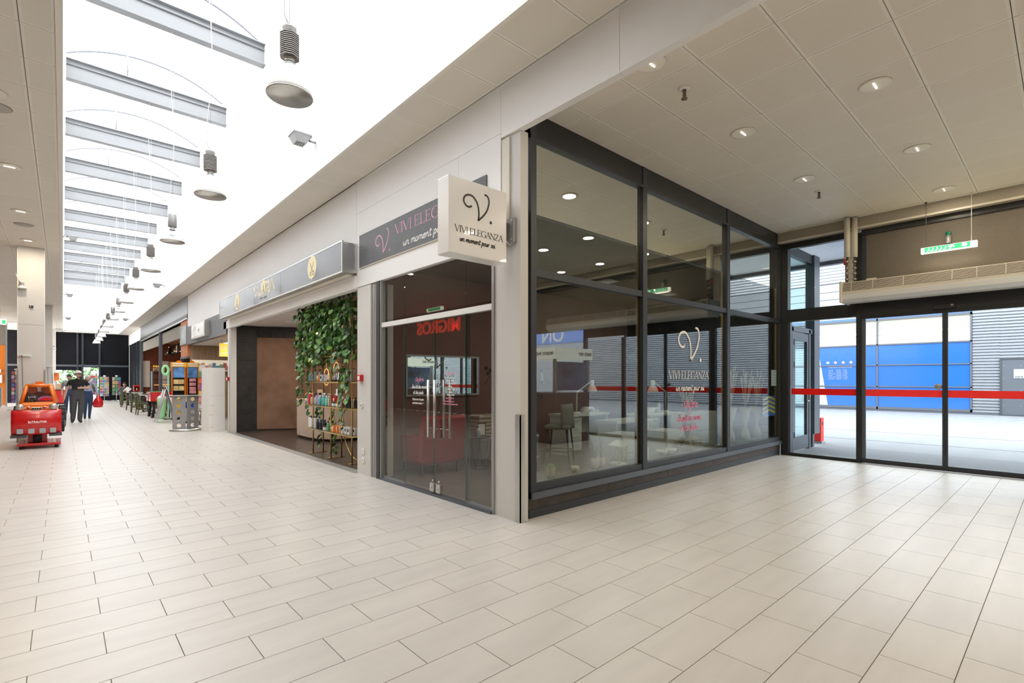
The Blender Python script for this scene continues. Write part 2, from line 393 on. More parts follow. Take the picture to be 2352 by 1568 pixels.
def vlogo(ink, x, y, sx, sy, w, mi=0):
    """the curled initial: x,y = left/top corner of a .37 x .315 field scaled by sx, sy"""
    f = lambda L: [(x + (p[0] - .05) * sx, y + (p[1] - .075) * sy) for p in L]
    ink.stroke(smooth_pts(f(VLOGO), 6), w, mi, True); ink.stroke(smooth_pts(f(VLOGO2), 6), w, mi, True)
    ink.disc((x + .397 * sx, y - .307 * sy), w * .85, mi)
def text(name, body, size, O, U, V, mat, parent=None, extrude=0.001, bold=0.0, shear=0.0, align='LEFT', sx=1.0, spacing=1.0, line=1.0):
    cu = bpy.data.curves.new(name, 'FONT'); cu.body = body; cu.size = size; cu.extrude = extrude; cu.offset = bold; cu.shear = shear
    cu.align_x = align; cu.space_character = spacing; cu.space_line = line; cu.resolution_u = 3
    cu.materials.append(mat)
    o = bpy.data.objects.new(name, cu); COL.objects.link(o)
    me = bpy.data.meshes.new_from_object(o); bpy.data.objects.remove(o); bpy.data.curves.remove(cu)
    o = bpy.data.objects.new(name, me); COL.objects.link(o)
    U = Vector(U).normalized(); V = Vector(V).normalized(); N = U.cross(V)
    off = Vector((0, 0, 0)); p = parent
    while p is not None: off += p.matrix_basis.translation; p = p.parent
    m = Matrix((U, V, N)).transposed().to_4x4(); m.translation = Vector(O) - off
    o.matrix_basis = m @ Matrix.Diagonal((sx, 1, 1, 1))
    if parent is not None: o.parent = parent
    return o
ORD = ['first', 'second', 'third', 'fourth', 'fifth', 'sixth', 'seventh', 'eighth', 'ninth', 'tenth', 'eleventh', 'twelfth', 'thirteenth', 'fourteenth', 'fifteenth', 'sixteenth', 'seventeenth', 'eighteenth', 'nineteenth', 'twentieth']
# ================================================================== STRUCTURE
def st(o, label, cat): return tag(o, label, cat, kind='structure')
F_, YAW = 1150.0, radians(41.9)
def in_view(x, y, z, margin=60):
    d = x * sin(YAW) + y * cos(YAW); l = x * cos(YAW) - y * sin(YAW)
    if d < 0.5: return None
    u = 1176 + F_ * l / d; v = 871.2 - F_ * (z - 1.45) / d
    return d if -margin < u < 2352 + margin and -margin < v < 1568 + margin else None

# ---- floor
def in_hall(x, y):
    return (-5.4 < x < 3.47 and -5.9 < y < 43.8) or (x < 10.33 and y < 3.80 and y > -5.9 and x > 3)
floor = MB().box(-5.5, 10.45, -6, 3.86, -0.1, -0.006).box(-5.5, 3.47, 3.86, 43.9, -0.1, -0.006).box(3.47, 8, 15.95, 43.9, -0.1, -0.004).build('floor', m_grout)
st(floor, 'pale beige floor of long rectangular tiles laid in running bond', 'floor')
PX, PY = 0.6065, 0.3033
def tile_bounds(i, j):
    y0 = 3.101 + PY * j; x0 = 0.477 + PX * i + (0 if j % 2 == 0 else PX / 2)
    return x0, x0 + PX, y0, y0 + PY
tiles = []
for j in range(-31, 137):
    for i in range(-12, 18):
        x0, x1, y0, y1 = tile_bounds(i, j)
        if not (in_hall((x0 + x1) / 2, (y0 + y1) / 2) or in_hall(x0 + .03, (y0 + y1) / 2) or in_hall((x0 + x1) / 2, y0 + .03)): continue
        d = in_view((x0 + x1) / 2, (y0 + y1) / 2, 0, 90)
        tiles.append((d if d else 999, x0, x1, y0, y1))
tiles.sort()
g = 0.0022
tm = MB().box(g, PX - g, g, PY - g, -0.01, 0.0).mesh('floor_tile', m_tile)
rest = MB()
def clip(x0, x1, y0, y1):
    if y1 > 3.80 and x0 < 3.44: x1 = min(x1, 3.47)
    return x0, min(x1, 10.33), y0, min(y1, 3.80) if x0 > 3.4 and y1 > 3.80 else y1
n_obj = 0
for d, x0, x1, y0, y1 in tiles:
    cx0, cx1, cy0, cy1 = clip(x0, x1, y0, y1)
    if cx1 - cx0 < 0.05 or cy1 - cy0 < 0.03: continue
    full = (cx1 == x1 and cy1 == y1)
    if n_obj < 300 and d < 900:
        if full: place(tm, 'floor_tile', floor, (x0, y0, 0))
        else: MB().box(cx0 + g, cx1 - g, cy0 + g, cy1 - g, -0.01, 0).build('floor_tile', m_tile, floor)
        n_obj += 1
    else: rest.box(cx0 + g, cx1 - g, cy0 + g, cy1 - g, -0.01, 0)
rest.build('floor_tiles', m_tile, floor, kind='stuff')
m_sfloor = M('dark_oak_floor', (0.055, 0.04, 0.032), 0.32, noise=(2, 0.35), stretch=(1, 5, 1))
m_vfloor = M('grey_vinyl_floor', (0.20, 0.185, 0.165), 0.4, noise=(3, 0.1))
o = MB().box(3.47, 9.0, 7.34, 15.95, -0.1, 0.0).build('salon_floor', m_sfloor); st(o, 'dark wood-look floor of the open hair salon', 'floor')
o = MB().box(3.36, 3.50, 7.38, 15.6, -0.01, 0.008).build('trim_1', m_alug); st(o, 'flat grey metal threshold strip between pale tiles and dark salon floor', 'trim')
o = MB().box(3.47, 10.33, 3.86, 7.2, -0.1, 0.0).build('nail_studio_floor', m_vfloor); st(o, 'grey vinyl floor inside the glazed nail studio', 'floor')

# ---- ceilings
def panel_mesh(dx, dy, rim=0.022):
    b = MB(); h = 0.02; e = 0.003
    x0, x1, y0, y1 = e, dx - e, e, dy - e
    b.add([(x0, y0, 0), (x1, y0, 0), (x1, y1, 0), (x0, y1, 0), (x0 + rim, y0 + rim, 0.0015), (x1 - rim, y0 + rim, 0.0015), (x1 - rim, y1 - rim, 0.0015), (x0 + rim, y1 - rim, 0.0015)],
          [(0, 1, 5, 4), (1, 2, 6, 5), (2, 3, 7, 6), (3, 0, 4, 7)], 1)
    b.add([(x0 + rim, y0 + rim, 0.0015), (x1 - rim, y0 + rim, 0.0015), (x1 - rim, y1 - rim, 0.0015), (x0 + rim, y1 - rim, 0.0015)], [(0, 1, 2, 3)], 0)
    b.add([(x0, y0, 0), (x1, y0, 0), (x1, y1, 0), (x0, y1, 0), (x0, y0, h), (x1, y0, h), (x1, y1, h), (x0, y1, h)],
          [(4, 5, 6, 7), (0, 1, 5, 4), (1, 2, 6, 5), (2, 3, 7, 6), (3, 0, 4, 7)], 1)
    return b
def panel_ceiling(parent, xs, ys, z, limit=300):
    cand = []
    for a in range(len(xs) - 1):
        for c in range(len(ys) - 1):
            d = in_view((xs[a] + xs[a + 1]) / 2, (ys[c] + ys[c + 1]) / 2, z, 120)
            cand.append((d if d else 999, xs[a], xs[a + 1], ys[c], ys[c + 1]))
    cand.sort(); meshes = {}; rest = MB(); k = 0
    for d, x0, x1, y0, y1 in cand:
        if d < 900 and k < limit:
            key = (round(x1 - x0, 4), round(y1 - y0, 4))
            if key not in meshes: meshes[key] = panel_mesh(*key).mesh('ceiling_panel', [m_ceil, m_rim])
            place(meshes[key], 'ceiling_panel', parent, (x0, y0, z)); k += 1
        else:
            b = panel_mesh(x1 - x0, y1 - y0)
            o = len(rest.v); rest.v += [(v[0] + x0, v[1] + y0, v[2] + z) for v in b.v]
            rest.f += [tuple(i + o for i in f) for f in b.f]; rest.m += b.m; rest.sm += b.sm
    if rest.v: rest.build('ceiling_panels', [m_ceil, m_rim], parent, kind='stuff')
xs = [3.50] + [4.147 + .6545 * k for k in range(0, 10)] + [10.20]
ys = [-5.95] + [0.92 + .6235 * k for k in range(-10, 5)] + [3.765]
c1 = MB().box(3.48, 10.5, -6, 3.85, 4.262, 4.32).build('ceiling', m_ceilback); st(c1, 'ceiling of square perforated metal panels over the entrance hall', 'ceiling')
panel_ceiling(c1, xs, ys, 4.24)
xs = [-5.5, -4.9, -4.28, -3.655, -3.03, -2.405, -1.78, -1.155, -0.905 + .0, -0.28, -0.05]
xs = [-5.5, -5.28, -4.655, -4.03, -3.405, -2.78, -2.155, -1.53, -0.905, -0.28, -0.05]
ys = [-5.95] + [6.04 + .648 * k for k in range(-18, 59)] + [43.8]
c2 = MB().box(-5.6, -0.02, -6, 43.9, 4.552, 4.62).build('ceiling', m_ceilback); st(c2, 'metal panel ceiling beside the skylight, above the grey pillars', 'ceiling')
panel_ceiling(c2, xs, ys, 4.53)
o = MB().box(-0.05, 0.0, -6, 43.3, 4.515, 4.56).build('trim_2', m_rim); st(o, 'pale edge profile of the pillar-side ceiling along the skylight', 'trim')
ys = [-5.95] + [2.794 + .623 * k for k in range(-14, 66)] + [43.8]
c3 = MB().box(2.83, 3.5, -6, 43.9, 4.552, 4.62).build('ceiling', m_ceilback); st(c3, 'narrow soffit strip of metal panels above the shop fronts', 'ceiling')
panel_ceiling(c3, [2.832, 3.405], ys, 4.53)
o = MB().box(2.80, 2.832, -6, 43.3, 4.515, 4.56).build('trim_3', m_rim); st(o, 'pale edge profile of the shop-side soffit along the skylight', 'trim')
MB().box(0.0, 2.81, -6, 2.3, 4.53, 4.6).build('skylight_blocker', m_ceil, c2)  # unseen cover over the skylight, added to dim the foreground floor
o = MB().box(0, 2.81, 43.2, 43.9, 4.53, 4.62).build('ceiling', m_ceil); st(o, 'short soffit at the far end of the skylight', 'ceiling')

# ---- skylight shaft and vault
o = MB().box(2.81, 2.95, 2.3, 43.3, 4.54, 8.0).build('wall_skylight_right', m_lining); st(o, 'tall white wall of the skylight shaft above the shops', 'wall')
o = MB().box(-0.15, 0.0, 2.3, 43.3, 4.54, 8.0).box(0.0, 0.045, 2.3, 43.3, 7.1, 7.95).build('wall_skylight_left', m_lining); st(o, 'white wall of the skylight shaft above the pillars', 'wall')
o = MB().box(-0.15, 2.95, 43.2, 43.3, 4.6, 8.4).build('wall_skylight_end', m_lining); st(o, 'white end wall of the skylight shaft', 'wall')
o = MB().box(-0.15, 2.95, 2.2, 2.3, 4.6, 8.4).build('wall_skylight_blocker', m_lining); st(o, 'unseen white wall added to end the skylight and dim the near floor', 'wall')  # unseen end of the shaft, added to cut daylight on the near floor
def arc_pt(t, r=0.0):
    x = 0.02 + 2.79 * t; h = 0.40; c = 2.79; R = (c * c / 4 + h * h) / (2 * h)
    z = 7.98 + sqrt(max(R * R - (x - 1.415) ** 2, 0)) - (R - h)
    return x, z + r
beams = [4.27, 7.18, 10.08, 13.04, 16.01, 18.85, 21.7, 24.55, 27.35, 30.1, 32.85, 35.5, 38.2, 41.0]
roof = thing('roof', 'barrel vault of translucent sheets over the mall street', 'roof', (0, 0, 0), kind='structure')
bars = []
for yb in beams: bars += [(yb + .35, 1), (yb + 1.0, 0), (yb + 2.4, 0)]
bars = [b for b in bars if b[0] < 43.1]
m_bar = M('grey_glazing_bar', (0.16, 0.16, 0.18), 0.5)
m_barw = M('pale_glazing_bar', (0.62, 0.62, 0.66), 0.5)
N = 20
def arc_bar(y, w, h, mat, dz):
    b = MB()
    for i in range(N):
        (xa, za), (xb, zb) = arc_pt(i / N, dz), arc_pt((i + 1) / N, dz)
        b.add([(xa, y, za), (xb, y, zb), (xb, y + w, zb), (xa, y + w, za), (xa, y, za + h), (xb, y, zb + h), (xb, y + w, zb + h), (xa, y + w, za + h)],
              [(0, 3, 2, 1), (4, 5, 6, 7), (0, 1, 5, 4), (2, 3, 7, 6)])
    b.build('glazing_bar', mat, roof)
for y, k in bars:
    if k: arc_bar(y, .03, .03, m_bar, -.03); arc_bar(y + .22, .035, .03, m_barw, -.03)
    else: arc_bar(y, .035, .03, m_barw, -.03)
yl = [2.3] + [b[0] for b in bars] + [43.2]
for a, c in zip(yl[:-1], yl[1:]):
    b = MB()
    for i in range(N):
        (xa, za), (xb, zb) = arc_pt(i / N), arc_pt((i + 1) / N)
        b.add([(xa, a, za), (xb, a, zb), (xb, c, zb), (xa, c, za)], [(0, 1, 2, 3)], 0, True)
    b.build('roof_pane', m_vault, roof)
for n, yb in enumerate(beams):
    b = MB()
    b.box(0.0, 2.81, yb - .08, yb + .08, 7.30, 7.318).box(0.0, 2.81, yb - .08, yb + .08, 7.682, 7.70).box(0.0, 2.81, yb - .006, yb + .006, 7.318, 7.682)
    o = b.build('roof_beam', m_steel)
    pos = ('above the camera', 'overhead')[n % 2] if yb < 8 else ORD[n - 2] + ' from the camera'
    st(o, f'pale grey steel beam across the skylight, {pos}', 'beam')
    MB().tube([(0.02, yb - .03, 7.60), (2.80, yb - .03, 7.60)], 0.016, 8).build('conduit', m_steel, o)
    b = MB().tube([(1.0, yb - .02, 7.7), (1.0, yb - .02, 8.33)], 0.013, 8); b.build('hanger_rod', m_steel, o)

# ---- shop side fascia (x = 3.42)
fa = thing('wall_fascia', 'white fascia wall running above all the shop fronts', 'wall', (0, 0, 0), kind='structure')
for a, c, z0, z1 in ((-6, 2.48, 3.98, 4.53), (2.484, 3.983, 3.98, 4.53), (3.987, 7.445, 4.032, 4.53), (3.987, 4.738, 2.885, 4.028), (4.742, 7.445, 2.885, 4.028), (7.45, 15.95, 3.075, 4.53), (15.955, 21.67, 3.37, 4.53), (36.6, 43.9, 3.80, 4.53)):
    MB().box(3.42, 3.50, a, c, z0, z1).build('fascia_panel', m_white, fa)
MB().box(3.39, 3.50, 7.45, 16.0, 2.866, 3.068).build('lintel', m_white, fa)
MB().box(3.50, 3.56, 3.85, 7.45, 2.95, 4.5).box(3.50, 3.56, 7.45, 43.8, 3.1, 4.6).build('backing', m_ceilback, fa)
MB().box(3.425, 3.50, 3.86, 3.975, 2.90, 3.955).build('cover_strip', m_cream, fa)

m_fasc = M('anodised_fascia_sheet', (0.30, 0.30, 0.31), 0.35, 0.6)
o = thing('wall_cafe_fascia', 'grey metal fascia over the brown cafe front', 'wall', kind='structure')
for k in range(10):
    y0 = 21.68 + k * 1.492
    MB().box(3.41, 3.5, y0, y0 + 1.487, 3.86, 4.53).build('fascia_sheet', m_fasc, o)
MB().box(3.40, 3.5, 21.68, 36.6, 3.73, 3.855).build('black_rail', m_black, o)
MB().box(3.385, 3.45, 21.68, 36.6, 3.67, 3.715).build('roller_track', m_alu, o)
for y in (28.6, 36.2): MB().box(3.40, 3.5, y, y + .28, 0, 3.73).box(3.38, 3.40, y + .1, y + .18, 0, 3.73).build('post', m_anthL, o)
o = MB().box(3.39, 3.52, 15.7, 21.66, 2.72, 3.36).build('wall_optician_fascia', m_signgrey); st(o, 'slate grey fascia board over the optician front', 'wall')

# ---- corner pillar, stainless guard, pier between the shops
m_pil = M('pillar_paint', (0.66, 0.64, 0.61), 0.55, noise=(1.5, 0.02))
p = MB().box(3.45, 3.556, 3.716, 4.06, 0, 3.98).box(3.46, 3.53, 4.06, 4.16, 0, 2.9).build('pillar', m_pil); st(p, 'white corner pillar between the glass front and the studio door', 'pillar')
MB().box(3.435, 3.447, 3.703, 3.78, 0.002, 1.09).box(3.435, 3.492, 3.703, 3.714, 0.002, 1.09).build('corner_guard', m_alu, p, 'brushed steel edge guard on the lower corner')
p = MB().box(3.41, 3.75, 6.95, 7.40, 0, 2.866).box(3.44, 3.70, 6.80, 6.95, 0, 2.866).build('pillar', m_pil); st(p, 'grey-white pier with sockets between nail studio and hair salon', 'pillar')
MB().box(3.425, 3.44, 6.86, 6.90, 0, 2.86).box(3.43, 3.44, 6.93, 6.945, 0, 2.86).build('channel_trim', m_alug, p)
p = MB().box(3.41, 3.56, 15.32, 15.62, 0, 2.866).build('pillar', m_pil); st(p, 'narrow white pier at the far side of the hair salon', 'pillar')
MB().box(3.405, 3.41, 15.36, 15.42, 0, 2.86).build('channel_trim', m_alug, p)

# ---- glazed side front of the nail studio (y = 3.77)
w1 = thing('window_1', 'tall dark framed glass side front of the nail studio', 'window', (0, 0, 0), kind='structure')
yA, yB = 3.74, 3.84
posts = [(3.612, 3.692), (5.652, 5.748), (8.065, 8.165), (10.30, 10.38)]
MB().box(3.612, 10.38, yA, yB, 3.975, 4.24).build('header', m_black, w1)
MB().box(3.612, 10.38, yA - .012, yB, 3.965, 3.995).build('header_rail', m_anth, w1)
for a, c in posts: MB().box(a, c, yA - .01, yB + .02, 0.21, 4.235).build('mullion', m_anth, w1)
for (a, c) in zip(posts[:-1], posts[1:]):
    MB().box(a[1], c[0], yA, yB, 2.535, 2.61).build('transom', m_anth, w1)
    MB().box(a[1], c[0], yA, yB, 0.275, 0.345).build('sill_rail', m_anth, w1)
    MB().box(a[1] - .002, c[0] + .002, 3.775, 3.783, 0.345, 2.535).build('pane', m_glass_f, w1)
    MB().box(a[1] - .002, c[0] + .002, 3.775, 3.783, 2.61, 3.195).build('pane', m_glass_f, w1)
    MB().box(a[1] - .002, c[0] + .002, 3.775, 3.783, 3.195, 3.975).build('film_pane', m_film, w1, 'mirror-like upper part of the pane')
    MB().box(c[0] - .014, c[0], 3.80, 3.83, 0.345, 3.97).build('bead', m_brass, w1)
for a, c in ((3.612, 7.0), (7.004, 10.38)): MB().box(a, c, yA - .03, yB, 0.205, 0.272).build('sill_cover', m_anthL, w1)
for k in range(5):
    a = 3.612 + k * 1.3536; MB().box(a, a + 1.349, 3.765, 3.85, 0.085, 0.205).build('skirting_slab', m_stone, w1)
for a, c in ((3.612, 5.9), (5.904, 8.6), (8.604, 10.34)): MB().box(a, c, 3.755, 3.80, 0.0, 0.085).build('kick_plate', m_anth, w1)

# ---- nail studio glass door front (x = 3.46)
d1 = thing('door_1', 'frameless glass double door front of the nail studio', 'door', (0, 0, 0), kind='structure')
MB().box(3.42, 3.55, 6.70, 6.80, 0, 2.885).build('jamb', m_black, d1)
MB().box(3.43, 3.50, 6.665, 6.70, 0, 2.885).build('side_rail', m_alug, d1)
MB().box(3.44, 3.52, 4.13, 4.165, 0, 2.885).build('side_rail', m_alug, d1)
MB().box(3.42, 3.53, 4.16, 6.7, 0.0, 0.03).build('floor_track', m_anthL, d1)
MB().box(3.46, 3.50, 4.165, 6.665, 0.03, 0.055).build('glass_channel', m_alug, d1)
MB().box(3.44, 3.50, 4.165, 6.70, 2.205, 2.27).build('transom', m_creamw, d1)
for a, c in ((6.06, 6.665), (4.665, 6.055), (4.165, 4.66)):
    MB().box(3.466, 3.474, a, c, 2.27, 2.9).build('pane', m_glass_d, d1)
for a, c in ((6.06, 6.665), (4.165, 4.66)): MB().box(3.466, 3.474, a, c, 0.055, 2.205).build('pane', m_glass_d, d1)
MB().box(3.467, 3.475, 4.59, 4.66, 0.055, 2.2).build('overlap_strip', m_glass_g, d1)
for a, c in ((5.31, 6.04), (4.62, 5.302)): MB().box(3.452, 3.460, a, c, 0.035, 2.2).build('door_leaf', m_glass_d, d1)
for y in (6.058, 5.306, 4.662): MB().box(3.462, 3.476, y - .004, y + .004, 0.05, 2.205).build('glass_edge', m_edge, d1)
for y in (5.36, 5.215, 5.175, 5.045): 
    x = 3.40 if y in (5.36, 5.215) else 3.51
    h = MB().tube([(x, y, 0.73), (x, y, 1.445)], 0.016, 12); h.tube([(x, y, .84), (3.455, y, .84)], .007, 8); h.tube([(x, y, 1.36), (3.455, y, 1.36)], .007, 8)
    h.build('pull_handle', m_alu, d1)
for y in (5.34, 5.20):
    k = MB().bbox(3.435, 3.485, y - .045, y + .045, 0.045, 0.155, .006); k.lathe([(0, -.012), (.012, -.012), (.012, 0)], (3.435, y, .10), 10, 0, True, 'x')
    k.ball((3.45, y - .01, .185), .014, 8); k.build('floor_lock', m_alu, d1)

# ---- rooms behind the fronts
o = MB().box(3.5, 10.4, 7.2, 7.34, 0, 4.3).build('wall_studio_back', m_taupe); st(o, 'rosewood brown back wall of the nail studio', 'wall')
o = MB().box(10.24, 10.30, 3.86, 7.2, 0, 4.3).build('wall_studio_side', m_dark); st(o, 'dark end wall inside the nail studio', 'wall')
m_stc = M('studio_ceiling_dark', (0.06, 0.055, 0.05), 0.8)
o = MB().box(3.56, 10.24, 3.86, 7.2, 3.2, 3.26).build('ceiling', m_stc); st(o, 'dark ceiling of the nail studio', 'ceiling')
o = MB().box(3.56, 10.24, 3.845, 4.12, 0.21, 0.335).build('window_sill', m_vfloor); st(o, 'display ledge inside the studio window', 'sill')
# hair salon shell
m_blk = M('black_slate_tile', (0.022, 0.02, 0.019), 0.55, noise=(9, 0.35))
m_rust = M('rust_limewash', (0.235, 0.135, 0.088), 0.85, noise=(1.9, 0.22))
ws = thing('wall_salon_left', 'black slate tiled return wall of the hair salon', 'wall', kind='structure')
for k in range(6):
    z0 = k * 0.497; z1 = min(z0 + .493, 2.95)
    MB().box(3.56, 4.10, 15.40, 15.45, z0, z1).build('slate_tile', m_blk, ws)
path = [(4.10, 15.40), (5.05, 14.92), (6.2, 14.25), (8.4, 12.6)]
wr = thing('wall_salon_back', 'rust brown limewashed wall of the hair salon under a black tile band', 'wall', kind='structure')
for (a, c) in zip(path[:-1], path[1:]):
    for z0, z1, nm, mt, dd in ((0.0, 0.04, 'skirting', m_black, 0), (0.04, 2.64, 'limewash_panel', m_rust, 0.0), ):
        MB().prism([a, c, (c[0], c[1] + .08), (a[0], a[1] + .08)], 'z', z0, z1).build(nm, mt, wr)
    nseg = 3
    for k in range(nseg):
        q = lambda t: (a[0] + (c[0] - a[0]) * t, a[1] + (c[1] - a[1]) * t)
        s0, s1 = q(k / nseg + .004), q((k + 1) / nseg - .004)
        MB().prism([(s0[0], s0[1] - .012), (s1[0], s1[1] - .012), (s1[0], s1[1] + .08), (s0[0], s0[1] + .08)], 'z', 2.645, 2.95).build('slate_tile', m_blk, wr)
o = MB().box(8.9, 9.0, 7.34, 15.9, 0, 3.0).build('wall_salon_end', m_taupe); st(o, 'brown rear wall of the hair salon', 'wall')
o = MB().box(3.5, 9, 15.5, 15.9, 0, 3.2).build('wall_salon_party', m_dark); st(o, 'party wall between hair salon and optician', 'wall')
m_sc = M('salon_ceiling_board', (0.62, 0.58, 0.55), 0.8)
cs = MB().box(3.5, 9.0, 7.36, 15.5, 2.975, 3.06).build('ceiling', m_ceilback); st(cs, 'pale board ceiling of the hair salon', 'ceiling')
for i in range(5):
    for j in range(13):
        x0 = 3.5 + i * 1.1; y0 = 7.38 + j * .62
        MB().box(x0 + .004, x0 + 1.094, y0 + .004, min(y0 + .616, 15.39), 2.955, 2.975).build('ceiling_board', m_sc, cs)

# ---- optician and cafe shells
o = MB().box(5.6, 5.7, 15.9, 21.7, 0, 3.2).build('wall_optician_back', m_wood); st(o, 'oak panelled wall inside the optician', 'wall')
o = MB().box(3.5, 5.7, 15.95, 21.7, 2.72, 2.8).build('ceiling', m_sc); st(o, 'pale ceiling of the optician', 'ceiling')
m_brown = M('cafe_brown_wall', (0.16, 0.045, 0.018), 0.7, noise=(2, 0.15))
m_terra = M('cafe_terracotta', (0.55, 0.20, 0.08), 0.7)
o = MB().box(6.2, 6.3, 21.7, 36.8, 0, 4.0).build('wall_cafe_back', m_brown); st(o, 'dark brown rear wall of the cafe', 'wall')
o = MB().box(3.5, 6.3, 36.5, 36.6, 0, 4.0).build('wall_cafe_end', m_brown); st(o, 'dark brown far wall of the cafe', 'wall')
o = MB().box(3.5, 6.3, 21.70, 21.75, 0, 3.9).build('wall_cafe_near', m_terra); st(o, 'terracotta party wall of the cafe', 'wall')
o = MB().box(3.5, 5.6, 21.62, 21.69, 0, 3.2).build('wall_optician_end', m_wood); st(o, 'oak veneered far wall of the optician', 'wall')
o = MB().prism([(3.5, 3.62), (6.3, 3.62), (6.3, 3.72), (3.5, 3.72)], 'y', 21.7, 36.6).build('ceiling', m_terra); st(o, 'terracotta ceiling of the cafe', 'ceiling')
b = MB()
for y in (38.2, 39.8, 41.4, 43.0): b.box(3.40, 3.46, y - .05, y + .05, 0, 3.8)
o = MB().box(3.46, 3.5, 36.6, 43.9, 0, 3.8).build('wall_far_right', m_dark); st(o, 'dark glazed wall beyond the cafe', 'wall')
b.build('mullion', m_anth, o)

# ---- far end wall
fw_ = thing('wall_far', 'dark panelled end wall of the mall street with two glazed doors', 'wall', kind='structure')
for x0, x1, z0, z1 in ((-5.5, -3.0, 0, 4.6), (-2.996, -0.45, 0, 4.6), (-0.446, 0.72, 2.05, 4.6), (0.724, 0.98, 0, 4.6), (0.984, 1.85, 2.25, 4.6), (1.854, 3.45, 0, 4.6)):
    MB().box(x0, x1, 43.8, 43.88, z0, z1).build('wall_panel', m_dark, fw_)
for x in (-3.0, -.45, .72, .98, 1.85): MB().box(x - .05, x + .05, 43.72, 43.8, 0, 4.5).build('mullion', m_anth, fw_)
MB().box(-5.5, 3.4, 43.74, 43.8, 2.30, 2.42).build('transom', m_anthL, fw_)
for x0, x1, z1 in ((-.4, .12, 2.05), (.14, .67, 2.05), (1.03, 1.40, 2.25), (1.42, 1.80, 2.25)): MB().box(x0, x1, 43.82, 43.828, 0.02, z1).build('pane', m_glass_c, fw_)
MB().box(.12, .14, 43.8, 43.85, 0, 2.05).box(1.40, 1.42, 43.8, 43.85, 0, 2.25).build('door_stile', m_anth, fw_)

# ---- left side of the mall street and an added back wall
m_shade = M('store_front_dark', (0.13, 0.055, 0.045), 0.7)
o = MB().box(-5.6, -5.5, -6, 36, 0, 4.6).build('wall_left', m_shade); st(o, 'dark red-brown supermarket front on the far side of the street', 'wall')
o = MB().box(-5.6, 10.5, -6.1, -6.0, 0, 4.6).build('wall_light_blocker', m_pil); st(o, 'unseen white wall added behind the camera to block sky light', 'wall')  # unseen wall added to stop sky light leaking in from behind
for n, y in enumerate((16.14, 28.3, 41.0)):
    p = thing('column', f'square grey-white pillar beside the skylight, {["nearest, with a power strip", "middle one of three", "farthest, with a poster"][n]}', 'pillar', (0, 0, 0), kind='structure')
    for z0, z1 in ((0, 2.72), (2.724, 4.53)): MB().box(-.775, -.32, y, y + .45, z0, z1).build('cladding', m_pil, p)
    MB().box(-.328, -.312, y - .006, y + .05, 0.0, 4.5).box(-.78, -.765, y - .006, y + .03, 1.75, 4.45).build('edge_strip', m_creamw, p)
    MB().box(-.79, -.76, y - .012, y + .05, 0.0, 1.68).box(-.335, -.305, y - .012, y + .05, 0.0, 1.68).build('corner_guard', m_alug, p)

# ---- entrance wall (x = 10.38)
we = thing('wall_entrance', 'dark framed entrance wall with sliding glass doors', 'wall', kind='structure')
MB().box(10.33, 10.48, 3.61, 3.74, 0, 4.06).build('corner_post', m_black, we)
MB().box(10.34, 10.46, -1.1, 3.62, 2.55, 2.78).build('door_header', m_black, we)
MB().box(10.33, 10.45, 2.42, 2.50, 0, 4.0).build('post', m_black, we)
MB().box(10.26, 10.42, 2.51, 2.65, 2.78, 4.24).build('white_post', m_cream, we)
MB().box(10.34, 10.46, 2.65, 3.62, 3.945, 4.06).box(10.34, 10.46, -6, 2.42, 3.955, 4.06).build('top_frame', m_black, we)
MB().box(10.20, 10.5, -6, 3.74, 4.05, 4.24).build('bulkhead', m_bulk, we)
MB().box(10.19, 10.205, -6, 3.74, 4.045, 4.075).build('edge_rail', m_cream, we)
MB().box(10.38, 10.42, -6, 2.36, 2.78, 3.96).build('infill_panel', m_beige, we, 'large plain beige panel above the sliding doors')
MB().box(10.36, 10.38, 2.36, 2.42, 2.78, 3.96).build('panel_edge', m_anth, we)
MB().box(10.35, 10.43, 2.50, 3.62, 0, 0.055).build('floor_rail', m_black, we)
MB().box(10.385, 10.393, 2.50, 3.61, 0.055, 2.55).build('pane', m_glass_c, we)
MB().box(10.385, 10.393, 2.655, 3.61, 2.78, 3.945).build('pane', m_glass_c, we)
MB().box(10.37, 10.45, 3.575, 3.61, 0.055, 2.55).build('side_frame', m_anthL, we)
MB().box(10.34, 10.44, -6, -1.05, 0, 0.9).build('low_panel', m_anth, we)
MB().box(10.385, 10.393, -3.4, -1.1, 0.9, 2.55).build('pane', m_glass_c, we)
MB().box(10.34, 10.44, -6, -3.4, 0.9, 2.8).build('infill_panel', m_beige, we)
MB().box(10.34, 10.44, -1.12, -1.04, 0, 2.8).build('post', m_black, we)
for (a, c, nm, lab, st0, st1) in ((1.316, 2.42, 'door_2', 'sliding glass door leaf with round lock sticker', .03, .06), (0.18, 1.314, 'door_3', 'sliding glass door leaf nearer the picture edge', .06, .03)):
    dd = thing(nm, lab, 'door', kind='structure')
    MB().box(10.345, 10.385, a, c, 0.012, 0.085).build('bottom_rail', m_anth, dd)
    MB().box(10.345, 10.385, a, c, 2.50, 2.555).build('top_rail', m_black, dd)
    MB().box(10.345, 10.385, a, a + .033, 0.085, 2.50).build('stile', m_anth if a > 1 else m_anthL, dd)
    MB().box(10.345, 10.385, c - (.055 if a > 1 else .033), c, 0.085, 2.50).build('stile', m_anthL if a > 1 else m_anth, dd)
    MB().box(10.361, 10.369, a + .03, c - .03, 0.085, 2.50).build('pane', m_glass_c, dd)
    MB().box(10.357, 10.361, a + .033, c - .033, 1.165, 1.28).build('red_stripe', m_stripe, dd)
    if a > 1: MB().lathe([(0, -.006), (.045, -.006), (.05, 0)], (10.361, 1.40, 1.335), 16, 0, True, 'x').build('lock_sticker', m_alug, dd)
